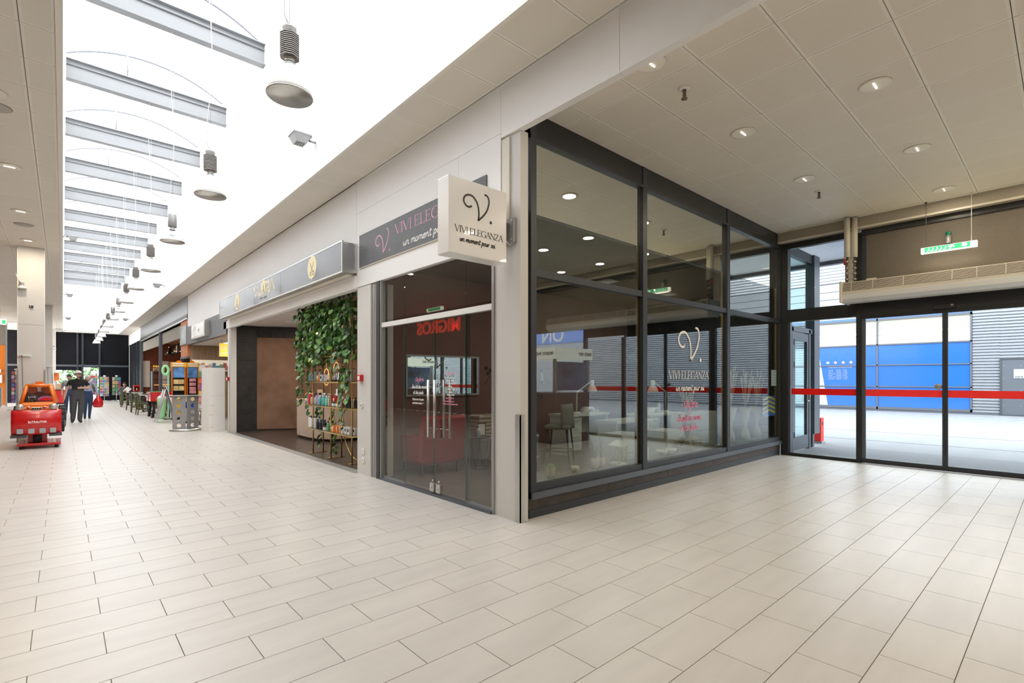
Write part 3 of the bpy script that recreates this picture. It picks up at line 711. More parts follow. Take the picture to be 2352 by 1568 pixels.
dd = thing('door_4', 'fixed glass side light of the sliding door beyond the frame', 'door', kind='structure')
MB().box(10.361, 10.369, -1.0, .1, 0.06, 2.5).build('pane', m_glass_c, dd); MB().box(10.345, 10.385, -1.04, .17, 0, .06).box(10.345, 10.385, .1, .17, .06, 2.5).build('frame', m_black, dd)
MB().box(10.357, 10.361, -1.0, .1, 1.165, 1.28).build('red_stripe', m_stripe, dd)
MB().box(10.378, 10.384, 2.50, 3.56, 1.165, 1.28).build('red_stripe', m_stripe, we)

# ---- outside screen next to the entrance
sc = thing('door_5', 'outside glazed screen with a grey framed glass door', 'door', kind='structure')
MB().box(10.50, 10.64, 3.70, 3.80, 0, 4.1).build('post', m_anthL, sc)
MB().box(12.0, 12.34, 3.66, 3.84, .28, 4.12).build('post', m_anthL, sc)
MB().box(12.02, 12.12, 3.70, 3.80, 0, .28).build('post_foot', m_anthL, sc)
MB().box(10.64, 12.0, 3.70, 3.80, 3.93, 4.12).build('top_rail', m_anth, sc)
MB().box(10.80, 10.88, 3.69, 3.79, 0, 2.50).box(11.77, 11.86, 3.69, 3.79, 0, 2.50).box(10.80, 12.0, 3.69, 3.79, 2.42, 2.52).build('door_frame', m_anthL, sc)
MB().box(10.64, 12.0, 3.745, 3.753, 2.52, 3.93).build('pane', m_glass_g, sc)
MB().box(10.64, 10.80, 3.745, 3.753, 0, 2.52).box(11.86, 12.0, 3.745, 3.753, 0, 2.42).build('pane', m_glass_g, sc)
b = MB().box(10.89, 10.99, 3.70, 3.76, .02, 2.40).box(11.67, 11.765, 3.70, 3.76, .02, 2.40).box(10.99, 11.67, 3.70, 3.76, .02, .29).box(10.99, 11.67, 3.70, 3.76, 2.24, 2.40)
lf = b.build('door_leaf', m_anthL, sc)
MB().box(10.99, 11.67, 3.726, 3.734, .29, 2.24).build('leaf_glass', m_glass_g, lf)
for z in (.33, 1.75, 2.2): MB().box(10.90, 10.94, 3.685, 3.70, z - .06, z + .06).build('hinge', m_black, lf)
MB().tube([(11.70, 3.66, .98), (11.70, 3.66, 1.25)], .014, 8).tube([(11.70, 3.70, 1.0), (11.70, 3.66, 1.0), (11.60, 3.66, 1.0)], .011, 8).build('handle', m_alu, lf)

# ---- outside ground and facade opposite
m_asph = M('pale_worn_asphalt', (0.15, 0.155, 0.166), 0.85, noise=(0.9, 0.07), bump=(60, 0.3), stretch=(0.35, 2.2, 1))
gr = MB().box(10.45, 60, -60, 60, -0.2, -0.012).build('ground', m_asph); st(gr, 'pale grey asphalt service road outside the doors', 'ground')
m_joint = M('road_joint_tar', (0.10, 0.10, 0.105), 0.8)
for x in (14.4, 16.9): MB().box(x, x + .035, -12, 12, -.012, -.008).build('road_joint', m_joint, gr)
m_door_mat = M('entrance_mat', (0.16, 0.165, 0.18), 0.95, bump=(120, 0.8))
MB().box(10.5, 12.6, -2, 3.66, -.012, -.004).build('entrance_mat', m_door_mat, gr)
gr2 = MB().box(-20, 20, 43.9, 70, -0.2, -0.012).build('ground', m_asph); st(gr2, 'pale paving outside the far doors', 'ground')

fx = 28.3
fc = thing('facade', 'silver corrugated building opposite with blue glazed shop windows', 'building', kind='structure')
m_corr = M('silver_corrugated_sheet', (0.20, 0.21, 0.23), 0.42, 0.25)
m_blue = M('blue_window_foil', (0.016, 0.09, 0.31), 0.18, coat=0.5)
m_bframe = M('facade_frame_grey', (0.06, 0.065, 0.08), 0.5)
m_wfoil = M('white_window_foil', (0.30, 0.31, 0.33), 0.4)
m_smooth = M('smooth_facade_panel', (0.22, 0.228, 0.245), 0.5)
def corrugated(y0, y1, z0, z1, p=.125, mat=None, depth=.05):
    b = MB(); n = int(round((z1 - z0) / p)); prof = []
    for k in range(n):
        z = z0 + k * p
        prof += [(0, z), (-depth, z + p * .22), (-depth, z + p * .72), (0, z + p * .94)]
    prof.append((0, z1)); m = len(prof)
    vs = [(fx + a, y0, z) for a, z in prof] + [(fx + a, y1, z) for a, z in prof] 
    b.add(vs, [(i, i + 1, m + i + 1, m + i) for i in range(m - 1)])
    b.build('corrugated_sheet', mat or m_corr, fc)
MB().box(fx + .01, fx + .3, -40, 30, -.1, 8.2).build('backing', m_bframe, fc)
corrugated(1.9, 2.72, .06, 4.35); corrugated(-6, 1.9, 2.30, 4.35); corrugated(-6, .75, .06, 2.30); corrugated(-16, -6, .06, 4.35); corrugated(-40, -22, .06, 4.35)
for k, (z0, z1) in enumerate(((4.36, 4.70), (4.71, 5.02), (5.03, 5.38), (5.39, 5.75), (5.76, 6.15))): MB().box(fx - .04, fx + .02, -16, 30, z0, z1 - .012).build('smooth_panel', m_smooth, fc)
m_louv = M('white_louver', (0.42, 0.43, 0.45), 0.4)
corrugated(-16, 30, 6.16, 8.11, .15, m_louv, .09)
corrugated(-40, -22, 4.4, 8.0, .3, m_louv, .12)
MB().box(fx - .06, fx + .02, -22, -16, 4.2, 6.3).build('blue_board', m_blue, fc)
text('board_letters', 'ON', 1.5, (fx - .065, -18.0, 4.35), (0, -1, 0), (0, 0, 1), m_wfoil, fc, .01, .03)
MB().box(fx - .02, fx + .02, -22, -16, 0, 4.2).build('smooth_panel', m_smooth, fc)
for (a, c) in ((2.79, 5.97), (6.03, 8.95), (9.0, 12.0)):
    for z0, z1 in ((.19, 1.10), (1.15, 2.09), (2.14, 3.03)): MB().box(fx - .03, fx, a, c, z0, z1).build('blue_pane', m_blue, fc)
    MB().box(fx - .03, fx, a, c, 4.27, 4.36).build('blue_pane', m_blue, fc)
b = MB()
for z0, z1 in ((.08, .19), (1.10, 1.15), (2.09, 2.14), (3.03, 3.09), (4.17, 4.27)): b.box(fx - .07, fx + .02, 2.73, 12, z0, z1)
for a in (2.73, 5.97, 8.95): b.box(fx - .07, fx + .02, a, a + .06, .08, 4.27)
b.build('window_frame', m_bframe, fc)
MB().prism([(8.47, 3.03), (8.03, .19), (12.0, .19), (12.0, 3.03)], 'x', fx - .036, fx - .031).build('white_foil', m_wfoil, fc)
MB().box(fx - .05, fx + .02, -40, 30, -.05, .07).build('plinth', m_bframe, fc)
m_cl_in = M('lit_store_interior', (0.42, 0.40, 0.30), 0.8, emit=(0.75, 0.72, 0.5), es=0.28)
m_tube = M('fluorescent_tube', (1, 1, 0.9), 0.4, emit=(1, 0.98, 0.85), es=3.0)
for (a, c) in ((2.79, 5.97), (6.03, 8.95)):
    MB().box(fx + .005, fx + .012, a, c, 3.09, 4.17).build('clerestory_interior', m_cl_in, fc)
    for z in (4.1, 4.0, 3.9, 3.8, 3.7, 3.5): MB().box(fx - .012, fx + .004, a, c, z - .012, z).build('blind_slat', m_smooth, fc)
for a, c, z in ((2.95, 4.6, 3.61), (4.65, 5.95, 3.61), (6.1, 6.6, 3.61), (6.65, 8.1, 3.60), (8.15, 8.8, 3.60), (3.3, 3.8, 3.16), (4.2, 4.7, 3.15), (5.2, 5.6, 3.14), (6.7, 7.3, 3.14), (7.9, 8.4, 3.13)):
    MB().box(fx - .03, fx - .013, a, c, z - .02, z + .025 if z > 3.5 else z).build('tube_light', m_tube, fc)
m_icon = M('round_symbol_grey', (0.40, 0.36, 0.36), 0.5); m_icon2 = M('round_symbol_red', (0.5, 0.12, 0.12), 0.5)
for k, y in enumerate((8.03, 7.70, 7.37, 7.05)):
    ic = MB().lathe([(0, -.006), (.065, -.006), (.065, 0)], (fx - .031, y, 2.27), 16, 0, True, 'x').build('round_symbol', m_icon, fc)
    if k: Ink((fx - .038, y, 2.27), (0, -1, 0), (0, 0, 1), .002).build  # symbol bar below
    if k:
        i_ = Ink((fx - .038, y, 2.27), (0, -1, 0), (0, 0, 1), .003); i_.stroke([(.05 * cos(t * pi / 8), .05 * sin(t * pi / 8)) for t in range(17)], .012); i_.stroke([(-.035, -.035), (.035, .035)], .012); i_.build('ban_ring', m_icon2, ic)
text('hours_heading', 'Horaire d\'ouverture', .12, (fx - .034, 8.0, 2.02), (0, -1, 0), (0, 0, 1), m_wfoil, fc, .001)
hrs = ['Lundi      09.00 - 19.00', 'Mardi      09.00 - 19.00', 'Mercredi  09.00 - 19.00', 'Jeudi       09.00 - 20.00', 'Vendredi  09.00 - 19.00', 'Samedi    08.00 - 17.00']
text('hours_table', '\n'.join(hrs), .085, (fx - .034, 8.0, 1.88), (0, -1, 0), (0, 0, 1), m_smooth, fc, .001)
dr = thing('door_6', 'dark grey steel emergency exit door in the corrugated wall', 'door', kind='structure')
MB().box(fx - .07, fx, .78, 1.86, -.012, 2.26).build('door_leaf', m_bframe, dr)
MB().frame('x', fx - .10, fx, .74, 1.90, -.012, 2.31, .05).build('door_frame', m_anth, dr)
sg = MB().box(fx - .09, fx - .072, .74, 1.50, 1.50, 1.86).build('door_sign', m_wfoil, dr, 'white plate with a no parking disc')
i_ = Ink((fx - .092, 1.08, 1.72), (0, -1, 0), (0, 0, 1), .003); i_.disc((0, 0), .115, 0, 20); i_.build('disc_ring', m_redf, sg)
i_ = Ink((fx - .096, 1.08, 1.72), (0, -1, 0), (0, 0, 1), .003); i_.disc((0, 0), .085, 0, 20); i_.build('disc_centre', m_blue, sg)
i_ = Ink((fx - .10, 1.08, 1.72), (0, -1, 0), (0, 0, 1), .003); i_.stroke([(-.06, .06), (.06, -.06)], .022); i_.build('disc_bar', m_redf, sg)
text('sign_words', 'SORTIE DE SECOURS', .07, (fx - .092, 1.46, 1.53), (0, -1, 0), (0, 0, 1), m_blackp, sg, .001, .002)
for z in (.4, 1.0, 1.5, 2.0):
    for y in (.85, 1.3, 1.78): MB().lathe([(0, -.006), (.012, -.004), (.014, 0)], (fx - .07, y, z), 8, 0, True, 'x').build('rivet', m_smooth, dr)
m_can = M('canopy_soffit_sheet', (0.62, 0.64, 0.66), 0.4, 0.2)
cn = MB().box(10.48, 14.0, -8, 9, 4.36, 4.5).build('canopy', m_can); st(cn, 'silver slatted canopy over the entrance outside', 'canopy')
for k in range(24): MB().box(10.5 + k * .145, 10.5 + k * .145 + .13, -8, 9, 4.335, 4.36).build('soffit_slat', m_can, cn)
MB().box(13.9, 14.05, -8, 9, 4.25, 4.5).build('canopy_edge', m_bframe, cn)
MB().box(11.6, 11.68, 1, 6.5, 4.31, 4.335).build('soffit_track', m_anth, cn)
# ================================================================== LIGHT FITTINGS, SIGNS, HALL FITTINGS
def downlight(label, x, y, z, on, watts, grp, col=(1.0, 0.86, 0.66)):
    t = thing('downlight', label, 'downlight', (x, y, z), grp)
    MB().lathe([(.105, -.004), (.13, -.008), (.135, 0), (.1, .0)], (x, y, z), 24).build('rim', m_rim, t)
    b = MB().lathe([(.10, -.003), (.098, -.002), (.0, -.002)], (x, y, z), 24).build('lens', m_lampw if on else m_lampo, t)
    if on:
        MB().tube([(x - .06, y, z - .006), (x + .06, y, z - .006)], .008, 6).build('lamp_tube', m_lit, t)
    if watts:
        l = bpy.data.lights.new('downlight_lamp', 'AREA'); l.shape = 'DISK'; l.size = .19; l.energy = watts; l.color = col
        lo = bpy.data.objects.new('downlight_lamp', l); COL.objects.link(lo); lo.location = (0, 0, -.012); lo.parent = t
    return t
HW = 9
n = 0
for j, y in enumerate((2.47, 1.235, 0.0, -1.25, -2.5, -3.75)):  # grid runs on past the known lamps, added to brighten the hall
    for i, x in enumerate((3.86, 5.73, 7.69, 9.62)):
        seen = {(0, 0): 'cut off by the fascia edge', (0, 1): 'nearest whole one left of the middle', (0, 2): 'far one near the sprinkler by the entrance wall', (1, 1): 'brightest one at the upper right', (1, 2): 'one nearest the exit light'}
        if j == 0 and i == 3: continue
        if (j, i) == (1, 0): continue
        lab = f'round ceiling downlight of the hall, {seen[(j, i)]}' if (j, i) in seen else f'round hall downlight of the ceiling grid extended for brightness, {ORD[j]} row, {ORD[i]} from the shops'
        downlight(lab, x, y, 4.238, True, HW, 'hall downlights')
for k, y in enumerate((10.24, 12.83, 15.42, 20.6, 25.9, 31.0, 36.2)):
    downlight(f'round downlight in the pillar-side ceiling, {ORD[k]} from the camera', -.575, y, 4.528, True, 18, 'pillar-side downlights')
for k, y in enumerate((2.5, 5.1, 7.7)): downlight(f'round downlight in the pillar-side ceiling out of view, {ORD[k]}', -.575, y, 4.528, True, 18, 'pillar-side downlights')
m_spk = M('speaker_grille_beige', (0.50, 0.47, 0.42), 0.7)
for k, (x, y) in enumerate(((-.575, 8.1), (-.575, 13.9))):
    o = MB().lathe([(0, -.016), (.13, -.014), (.15, 0)], (x, y, 4.53), 24).build('ceiling_speaker', m_spk)
    tag(o, f'flat round ceiling speaker, {["cut by the picture edge", "between two downlights near the pillar"][k]}', 'speaker', 'ceiling speakers')
for k, (x, y) in enumerate(((4.437, 2.47), (8.345, 2.486))):
    t = thing('sprinkler', f'bronze sprinkler head hanging from the hall ceiling, {["near the fascia", "near the entrance wall"][k]}', 'sprinkler', (x, y, 4.24), 'ceiling sprinklers')
    MB().lathe([(.035, -.012), (.055, -.003), (.055, 0)], (x, y, 4.238), 16).build('escutcheon', m_creamw, t)
    MB().lathe([(.012, 0), (.02, -.01), (.014, -.045), (.018, -.06), (.013, -.075), (.03, -.088), (.03, -.094), (0, -.096)], (x, y, 4.232), 12).build('head', M('bronze_metal', (0.16, 0.13, 0.10), 0.35, 0.8), t)

# ---- pendant lamps under the skylight
LY = [4.32, 7.32, 10.28, 13.14, 16.06, 18.67, 21.39, 23.99, 26.65, 29.27, 31.19, 33.51, 36.02]
LZ = [3.865, 3.86, 3.88, 3.84, 3.84, 3.79, 3.79, 3.76, 3.70, 3.67, 3.57, 3.52, 3.52]
def pendant(label, x, y, z, kind):
    """z = height of the reflector's rim centre"""
    t = thing('pendant_lamp', label, 'lamp', (x, y, z - .07), 'pendant lamps under the skylight')
    zb = z - .07
    if kind == 0:
        rp = [(.178, 0), (.174, .03), (.150, .10), (.115, .17), (.075, .225), (.055, .25)]
        MB().lathe(rp, (x, y, zb), 28).build('reflector', m_lampout, t)
        MB().lathe([(.055, .245), (.073, .22), (.112, .166), (.147, .098), (.171, .03), (.175, .001)], (x, y, zb), 28).build('reflector_lining', m_fac, t)
        MB().lathe([(.178, -.004), (.183, .004), (.178, .012)], (x, y, zb), 28).build('rim', m_alu, t)
        MB().ball((x, y, zb + .15), .045, 10, 0, (1, 1, 1.6)).build('bulb', m_creamw, t)
    else:
        MB().lathe([(.178, 0), (.176, .03), (.15, .11), (.11, .165), (.07, .19), (.055, .195)], (x, y, zb), 28).build('reflector', m_pc, t)
        MB().lathe([(.182, -.004), (.186, .002), (.180, .008)], (x, y, zb), 28).build('rim', m_alu, t)
        MB().ball((x, y, zb + .14), .04, 10, 0, (1, 1, 1.6)).build('bulb', m_creamw, t)
    zc = zb + (.25 if kind == 0 else .195)
    MB().lathe([(.055, 0), (.045, .02), (.036, .03), (.036, .05), (.05, .06)], (x, y, zc), 16).build('collar', m_alu, t)
    z0 = zc + .055
    if kind == 0:
        prof = [(.05, 0)]
        for k in range(12):
            h = .012 + k * .0165; prof += [(.05, h), (.078, h), (.078, h + .008), (.05, h + .008)]
        prof += [(.05, .215), (.055, .22), (.058, .255), (.035, .275), (0, .277)]
        MB().lathe(prof, (x, y, z0), 8, smooth=False).build('ballast_housing', m_fin, t); zt = z0 + .277
    else:
        MB().lathe([(.06, 0), (.066, .01), (.062, .2), (.054, .235), (0, .237)], (x, y, z0), 20).build('ballast_housing', m_alug, t); zt = z0 + .237
    yb = min(beams, key=lambda q: abs(q - y))
    MB().tube([(x, y, zt), (x, yb, 7.31)], .0022, 5).build('wire', m_alug, t)
    pts = [(x, y, zt)]
    for k in range(1, 13):
        f = k / 12; pts.append((x - .02 - .025 * sin(f * 9), y + (yb - y) * f + .012 * cos(f * 7), zt + (7.3 - zt) * f ** 1.5))
    MB().tube(pts, .0045, 6).build('cable', m_cable, t)
m_pc = GLASS('clear_lamp_shade', 0.16, 0.6, (0.80, 0.78, 0.80), 0.15)
for k, (y, z) in enumerate(zip(LY, LZ)):
    clear = k in (2, 6, 7)
    near = ['nearest and largest in the picture', 'next behind the nearest'][k] if k < 2 else ORD[k] + ' from the camera'
    pendant(f'{"smooth grey pendant lamp with clear shade" if clear else "ribbed pendant lamp with silver bell reflector"}, {near}', 1.40, y, z, 1 if clear else 0)

# ---- floodlights on the shaft walls
def flood(label, y, z, right):
    x = 2.81 if right else 0.0; s = -1 if right else 1
    t = thing('floodlight', label, 'floodlight', (x, y, z), 'floodlights on the skylight walls')
    MB().tube([(x, y, z), (x + s * .10, y, z)], .018, 8).tube([(x + s * .10, y - .11, z + .02), (x + s * .10, y + .11, z + .02)], .012, 8).build('bracket', m_alug, t)
    a, b_ = (x + s * .10, x + s * .36); x0, x1 = min(a, b_), max(a, b_)
    MB().prism([(x0, y - .13), (x1, y - .13), (x1, y + .13), (x0, y + .13)], 'z', z + .02, z + .04).build('front_frame', m_alug, t)
    b = MB(); q = [(x0 + .01, y - .12), (x1 - .01, y - .12), (x1 - .01, y + .12), (x0 + .01, y + .12)]; r = [(x0 + .06, y - .08), (x1 - .06, y - .08), (x1 - .06, y + .08), (x0 + .06, y + .08)]
    b.add([(*p, z + .02) for p in q] + [(*p, z - .09) for p in r], [(0, 1, 2, 3), (4, 7, 6, 5), (0, 4, 5, 1), (1, 5, 6, 2), (2, 6, 7, 3), (3, 7, 4, 0)])
    b.build('body', m_alug, t)
    for k in range(4): MB().box(x0 + .08 + k * .03, x0 + .095 + k * .03, y - .06, y + .06, z - .10, z - .088).build('cooling_fin', m_fin, t)
for k, (y, z) in enumerate(((7.52, 4.98), (22.4, 4.92), (34.9, 4.78))): flood(f'grey floodlight bracketed to the shop-side skylight wall, {["nearest, above the soffit", "middle one", "farthest"][k]}', y, z, True)
for k, (y, z) in enumerate(((20.2, 5.75), (30.0, 5.25), (37.6, 4.9))): flood(f'grey floodlight on the pillar-side skylight wall, {["nearest", "middle one", "farthest"][k]}', y, z, False)

# ---- projecting sign of the nail studio
t = thing('projecting_sign', 'white square box sign with curled black initial, sticking out from the corner pillar', 'sign', (2.98, 3.89, 2.62))
MB().bbox(2.632, 3.335, 3.80, 3.985, 2.62, 3.335, .006).build('light_box', m_signwhite, t)
b = MB().box(3.335, 3.41, 3.86, 3.93, 2.88, 3.06).box(3.405, 3.448, 3.775, 3.985, 2.85, 3.10); b.build('bracket', m_alug, t)
b = MB()
for z in (2.88, 3.07):
    for y in (3.80, 3.96): b.lathe([(0, -.006), (.01, -.005), (.01, 0)], (3.405, y, z), 8, 0, True, 'x')
b.build('bracket_bolt', m_chrome, t)
MB().tube([(3.36, 3.86, 2.88), (3.40, 3.82, 2.82), (3.42, 3.80, 2.86), (3.44, 3.80, 2.84)], .006, 6).build('cable', m_cable, t)
k = Ink((0, 3.799, 0), (1, 0, 0), (0, 0, 1)); vlogo(k, 2.799, 3.242, .83, .83, .018); k.build('initial', m_blackp, t, 'curled letter V with a dot')
k = Ink((0, 3.799, 0), (1, 0, 0), (0, 0, 1)); serif(k, 'VIVI ELEGANZA', 2.70, 2.826, .585, .062); k.build('lettering', m_blackp, t)
k = Ink((0, 3.799, 0), (1, 0, 0), (0, 0, 1)); script(k, 'un moment pour soi', 2.755, 2.745, .43, .026, .0085); k.build('script_lettering', m_blackp, t)

# ---- fascia sign of the nail studio
t = thing('fascia_sign', 'slate sign board with pink initial above the nail studio door', 'sign', (3.42, 5.77, 3.16))
MB().box(3.404, 3.42, 4.21, 7.322, 3.165, 3.662).build('board', m_signgrey, t)
MB().box(3.40, 3.42, 4.21, 7.322, 3.158, 3.165).build('edge_profile', m_cream, t)
O, U = (3.4035, 0, 0), (0, -1, 0)
k = Ink(O, U, (0, 0, 1)); vlogo(k, -6.775, 3.58, 1.05, 1.02, .017); k.build('initial', m_pinkp, t, 'pink curled letter V with a dot')
k = Ink(O, U, (0, 0, 1)); serif(k, 'VIVI ELEGANZA', -6.20, 3.438, 1.72, .142); k.build('lettering', m_pinkp, t, 'pink capitals')
k = Ink(O, U, (0, 0, 1)); script(k, 'un moment pour soi', -5.98, 3.245, 1.22, .052, .015); k.build('script_lettering', m_whitep, t, 'white script')

# ---- light box of the hair salon
t = thing('light_box_sign', 'long slate light box sign with gold logo above the hair salon', 'sign', (3.3, 11.3, 3.08))
MB().box(3.18, 3.42, 7.42, 15.42, 3.10, 3.56).build('housing', m_alu, t)
MB().frame('x', 3.165, 3.19, 7.40, 15.44, 3.085, 3.575, .022).build('frame', m_alu, t)
for a, c in ((7.424, 10.30), (10.306, 12.9), (12.906, 15.416)): MB().box(3.170, 3.182, a, c, 3.108, 3.552).build('face', m_signface, t)
O = (3.1695, 0, 0)
def disc(y, z, ry, rz, par, nm):
    k = Ink(O, (0, -1, 0), (0, 0, 1))
    k.poly([(-y + ry * cos(a) * (1.0), z + rz * sin(a)) for a in [radians(x) for x in range(90, 270, 12)]] + [(-y, z - rz)])
    k.poly([(-y, z + rz * 1.05)] + [(-y + ry * cos(a), z + .012 + rz * sin(a)) for a in [radians(x) for x in range(90, -91, -12)]])
    d = k.build(nm, m_goldp, par)
    k = Ink((3.168, 0, 0), (0, -1, 0), (0, 0, 1)); w = ry * .06
    k.stroke([(-y - ry * .38, z + rz * .45), (-y + ry * .12, z - rz * .32)], w); k.stroke([(-y + ry * .38, z + rz * .45), (-y - ry * .12, z - rz * .32)], w)
    for s in (-1, 1): k.stroke([(-y + s * ry * .3 + ry * .17 * cos(q * pi / 5), z - rz * .5 + rz * .17 * sin(q * pi / 5)) for q in range(11)], w)
    k.build('scissors_print', m_blackp, d)
disc(8.65, 3.36, .20, .195, t, 'gold_disc'); disc(13.585, 3.335, .205, .20, t, 'gold_disc'); disc(11.435, 3.40, .165, .15, t, 'gold_disc')
k = Ink(O, (0, -1, 0), (0, 0, 1)); q = lambda L: [(-a, b) for a, b in L]; w = .05
k.stroke(q([(12.115, 3.50), (11.985, 3.27), (11.80, 3.505), (11.775, 3.275), (11.60, 3.275)]), w)
k.stroke(q([(11.275, 3.255), (11.275, 3.49), (11.10, 3.49), (11.04, 3.44), (11.05, 3.385), (11.12, 3.35), (11.2, 3.345)]), w)
k.stroke(q([(11.15, 3.34), (11.06, 3.27), (11.0, 3.27), (10.84, 3.505), (10.70, 3.262)]), w)
k.build('lettering', m_goldp, t, 'gold capitals reading VLORA with a disc for the O')
text('small_lettering', 'coiffure - barbier', .085, (3.169, 11.72, 3.165), (0, -1, 0), (0, 0, 1), M('dim_gold_print', (0.28, 0.26, 0.2), .5), t, .0008, 0, 0, 'LEFT', .9)
MB().box(3.27, 3.42, 7.5, 15.4, 3.075, 3.10).build('base_tray', m_cream, t)
b = MB()
for z in (3.15, 3.52):
    for x in (3.22, 3.38): b.lathe([(0, -.004), (.009, -.003), (.009, 0)], (x, 7.42, z), 8, 0, True, 'y')
b.build('side_screw', m_alug, t)

# ---- optician's signs
t = thing('optician_sign', 'small white framed box sign on the slate fascia of the optician', 'sign', (3.35, 18.9, 2.82))
MB().box(3.26, 3.39, 17.85, 20.0, 2.81, 3.29).build('box', m_alu, t); MB().box(3.252, 3.26, 17.93, 19.92, 2.86, 3.24).build('face', m_signwhite, t)
k = Ink((3.2515, 0, 0), (0, -1, 0), (0, 0, 1)); k.stroke([(-19.55 + .09 * cos(a * pi / 6), 3.12 + .06 * sin(a * pi / 6)) for a in range(13)], .04); k.stroke([(-19.4, 2.89), (-19.38, 3.2)], .035); k.stroke([(-19.2 + .09 * cos(a * pi / 6), 3.12 + .06 * sin(a * pi / 6)) for a in range(13)], .03)
k.build('glasses_mark', m_alug, t)
text('lettering', 'optic', .16, (3.2515, 18.9, 3.0), (0, -1, 0), (0, 0, 1), m_alug, t, .001)
t = thing('hanging_sign', 'small lit orange sign hanging inside the optician', 'sign', (4.1, 18.2, 2.2))
m_olit = M('orange_lit_face', (0.9, 0.4, 0.05), .4, emit=(1.0, 0.36, 0.03), es=1.0)
MB().box(3.7, 4.0, 18.0, 18.08, 2.18, 2.60).build('case', m_creamw, t); MB().box(3.70, 3.92, 17.99, 18.0, 2.18, 2.60).build('face', m_olit, t)
MB().tube([(3.75, 18.04, 2.6), (3.75, 18.04, 2.72)], .006, 6).tube([(3.95, 18.04, 2.6), (3.95, 18.04, 2.72)], .006, 6).build('chain', m_alug, t)
k = Ink((0, 17.9885, 0), (1, 0, 0), (0, 0, 1)); 
for z, a, c in ((2.48, 3.78, 3.90), (2.40, 3.78, 3.88), (2.30, 3.78, 3.90), (2.24, 3.78, 3.86)): k.rect((a, z - .012), (c, z + .012))
k.rect((3.725, 2.38), (3.75, 2.5)); k.rect((3.725, 2.24), (3.75, 2.3)); k.build('print', m_whitep, t)

# ---- wall boxes on the piers
def callpoint(label, y, z, x=3.41):
    t = thing('fire_call_point', label, 'alarm', (x, y, z), 'fire call points')
    MB().bbox(x - .05, x, y - .06, y + .06, z - .05, z + .05, .006).build('case', m_red, t)
    MB().box(x - .053, x - .05, y - .035, y + .035, z - .03, z + .03).build('break_glass', m_whitep, t)
callpoint('red fire call point on the pier beside the ivy', 7.25, 1.472); callpoint('small red fire call point on the white pier beyond the hair salon', 15.5, 1.465)
o = MB().bbox(3.385, 3.41, 7.195, 7.26, 1.025, 1.085, .004); o.box(3.38, 3.385, 7.215, 7.24, 1.04, 1.07, 1)
tag(o.build('key_switch', [m_creamw, m_alug]), 'small white key switch halfway up the pier beside the salon', 'switch')
for k, z in enumerate((.36, .222)):
    t = thing('wall_socket', f'white wall socket low on the pier, {["upper", "lower"][k]} of the two', 'socket', (3.41, 7.18, z), 'wall sockets')
    MB().bbox(3.395, 3.41, 7.14, 7.225, z - .042, z + .042, .004).build('plate', m_creamw, t)
    b = MB()
    for dy, dz in ((0, .014), (-.012, -.008), (.012, -.008)): b.lathe([(0, -.002), (.006, -.0015), (.006, 0)], (3.395, 7.182 + dy, z + dz), 8, 0, True, 'x')
    b.build('pin_hole', m_blackp, t)

# ---- entrance fittings: air curtain, exit light, beacon, pipes, sensor
t = thing('air_curtain', 'long cream air curtain unit with grille above the sliding doors', 'air curtain', (10.1, .5, 2.76))
prof = [(10.30, 3.10), (9.93, 3.10), (9.86, 3.085), (9.82, 2.93), (9.82, 2.88), (9.85, 2.81), (9.94, 2.76), (10.22, 2.76), (10.30, 2.84)]
MB().prism(prof, 'y', -2.0, 2.60).build('housing', m_cream, t)
low = [(9.816, 2.875), (9.846, 2.805), (9.938, 2.754), (10.1, 2.754), (10.1, 2.765), (9.94, 2.765), (9.852, 2.815), (9.826, 2.88)]
MB().prism(low, 'y', -2.0, 2.59).build('lower_cowl', m_creamw, t)
nn = Vector((9.86 - 9.82, 3.085 - 2.93)).normalized()
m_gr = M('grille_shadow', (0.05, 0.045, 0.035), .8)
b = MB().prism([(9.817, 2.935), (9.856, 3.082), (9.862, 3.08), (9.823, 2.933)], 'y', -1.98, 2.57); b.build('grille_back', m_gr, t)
for s in range(9):
    f = (s + .5) / 9; x = 9.815 + .04 * f; z = 2.935 + .147 * f
    MB().prism([(x, z), (x - .006, z - .003), (x + .004, z + .006)], 'y', -1.98, 2.57).build('grille_slat', m_cream, t)
for y in (-1.5, -.7, .09, .6, 1.17, 1.75, 2.15, 2.45, -.25, .35, .9): MB().prism([(9.812, 2.932), (9.853, 3.084), (9.86, 3.082), (9.819, 2.93)], 'y', y - .004, y + .004).build('grille_rib', m_cream, t)
MB().bbox(9.80, 10.30, 2.58, 2.615, 2.75, 3.11, .012).build('end_cap', m_cream, t)
for k, (x, y, c) in enumerate(((10.04, 2.56, 0), (10.12, 2.47, 1))):
    p = thing('heating_pipe', f'insulated cream heating pipe from ceiling to air curtain, {["with red valve", "behind it by the post"][k]}', 'pipe', (x, y, 3.1), 'heating pipes')
    MB().tube([(x, y, 4.235), (x, y, 3.55)], .045, 14).build('insulation', m_cream, p)
    MB().tube([(x, y, 3.56), (x, y, 3.10)], .017, 10).build('copper_pipe', M('aged_copper', (0.16, 0.13, 0.11), .4, .7), p)
    MB().lathe([(.047, 0), (.048, .03)], (x, y, 4.20), 14).build('collar', m_alug, p)
    v = MB()
    for z in (3.47, 3.36, 3.27, 3.17): v.lathe([(.02, -.018), (.034, -.012), (.034, .012), (.02, .018)], (x, y, z), 8, smooth=False)
    v.build('valve', m_fin, p)
    if k == 0: MB().bbox(x - .02, x + .02, y + .02, y + .05, 3.42, 3.52, .008).build('valve_lever', m_red, p)
t = thing('exit_light', 'lit green emergency exit light hanging on two wires before the beige panel', 'exit sign', (10.12, 1.24, 3.42))
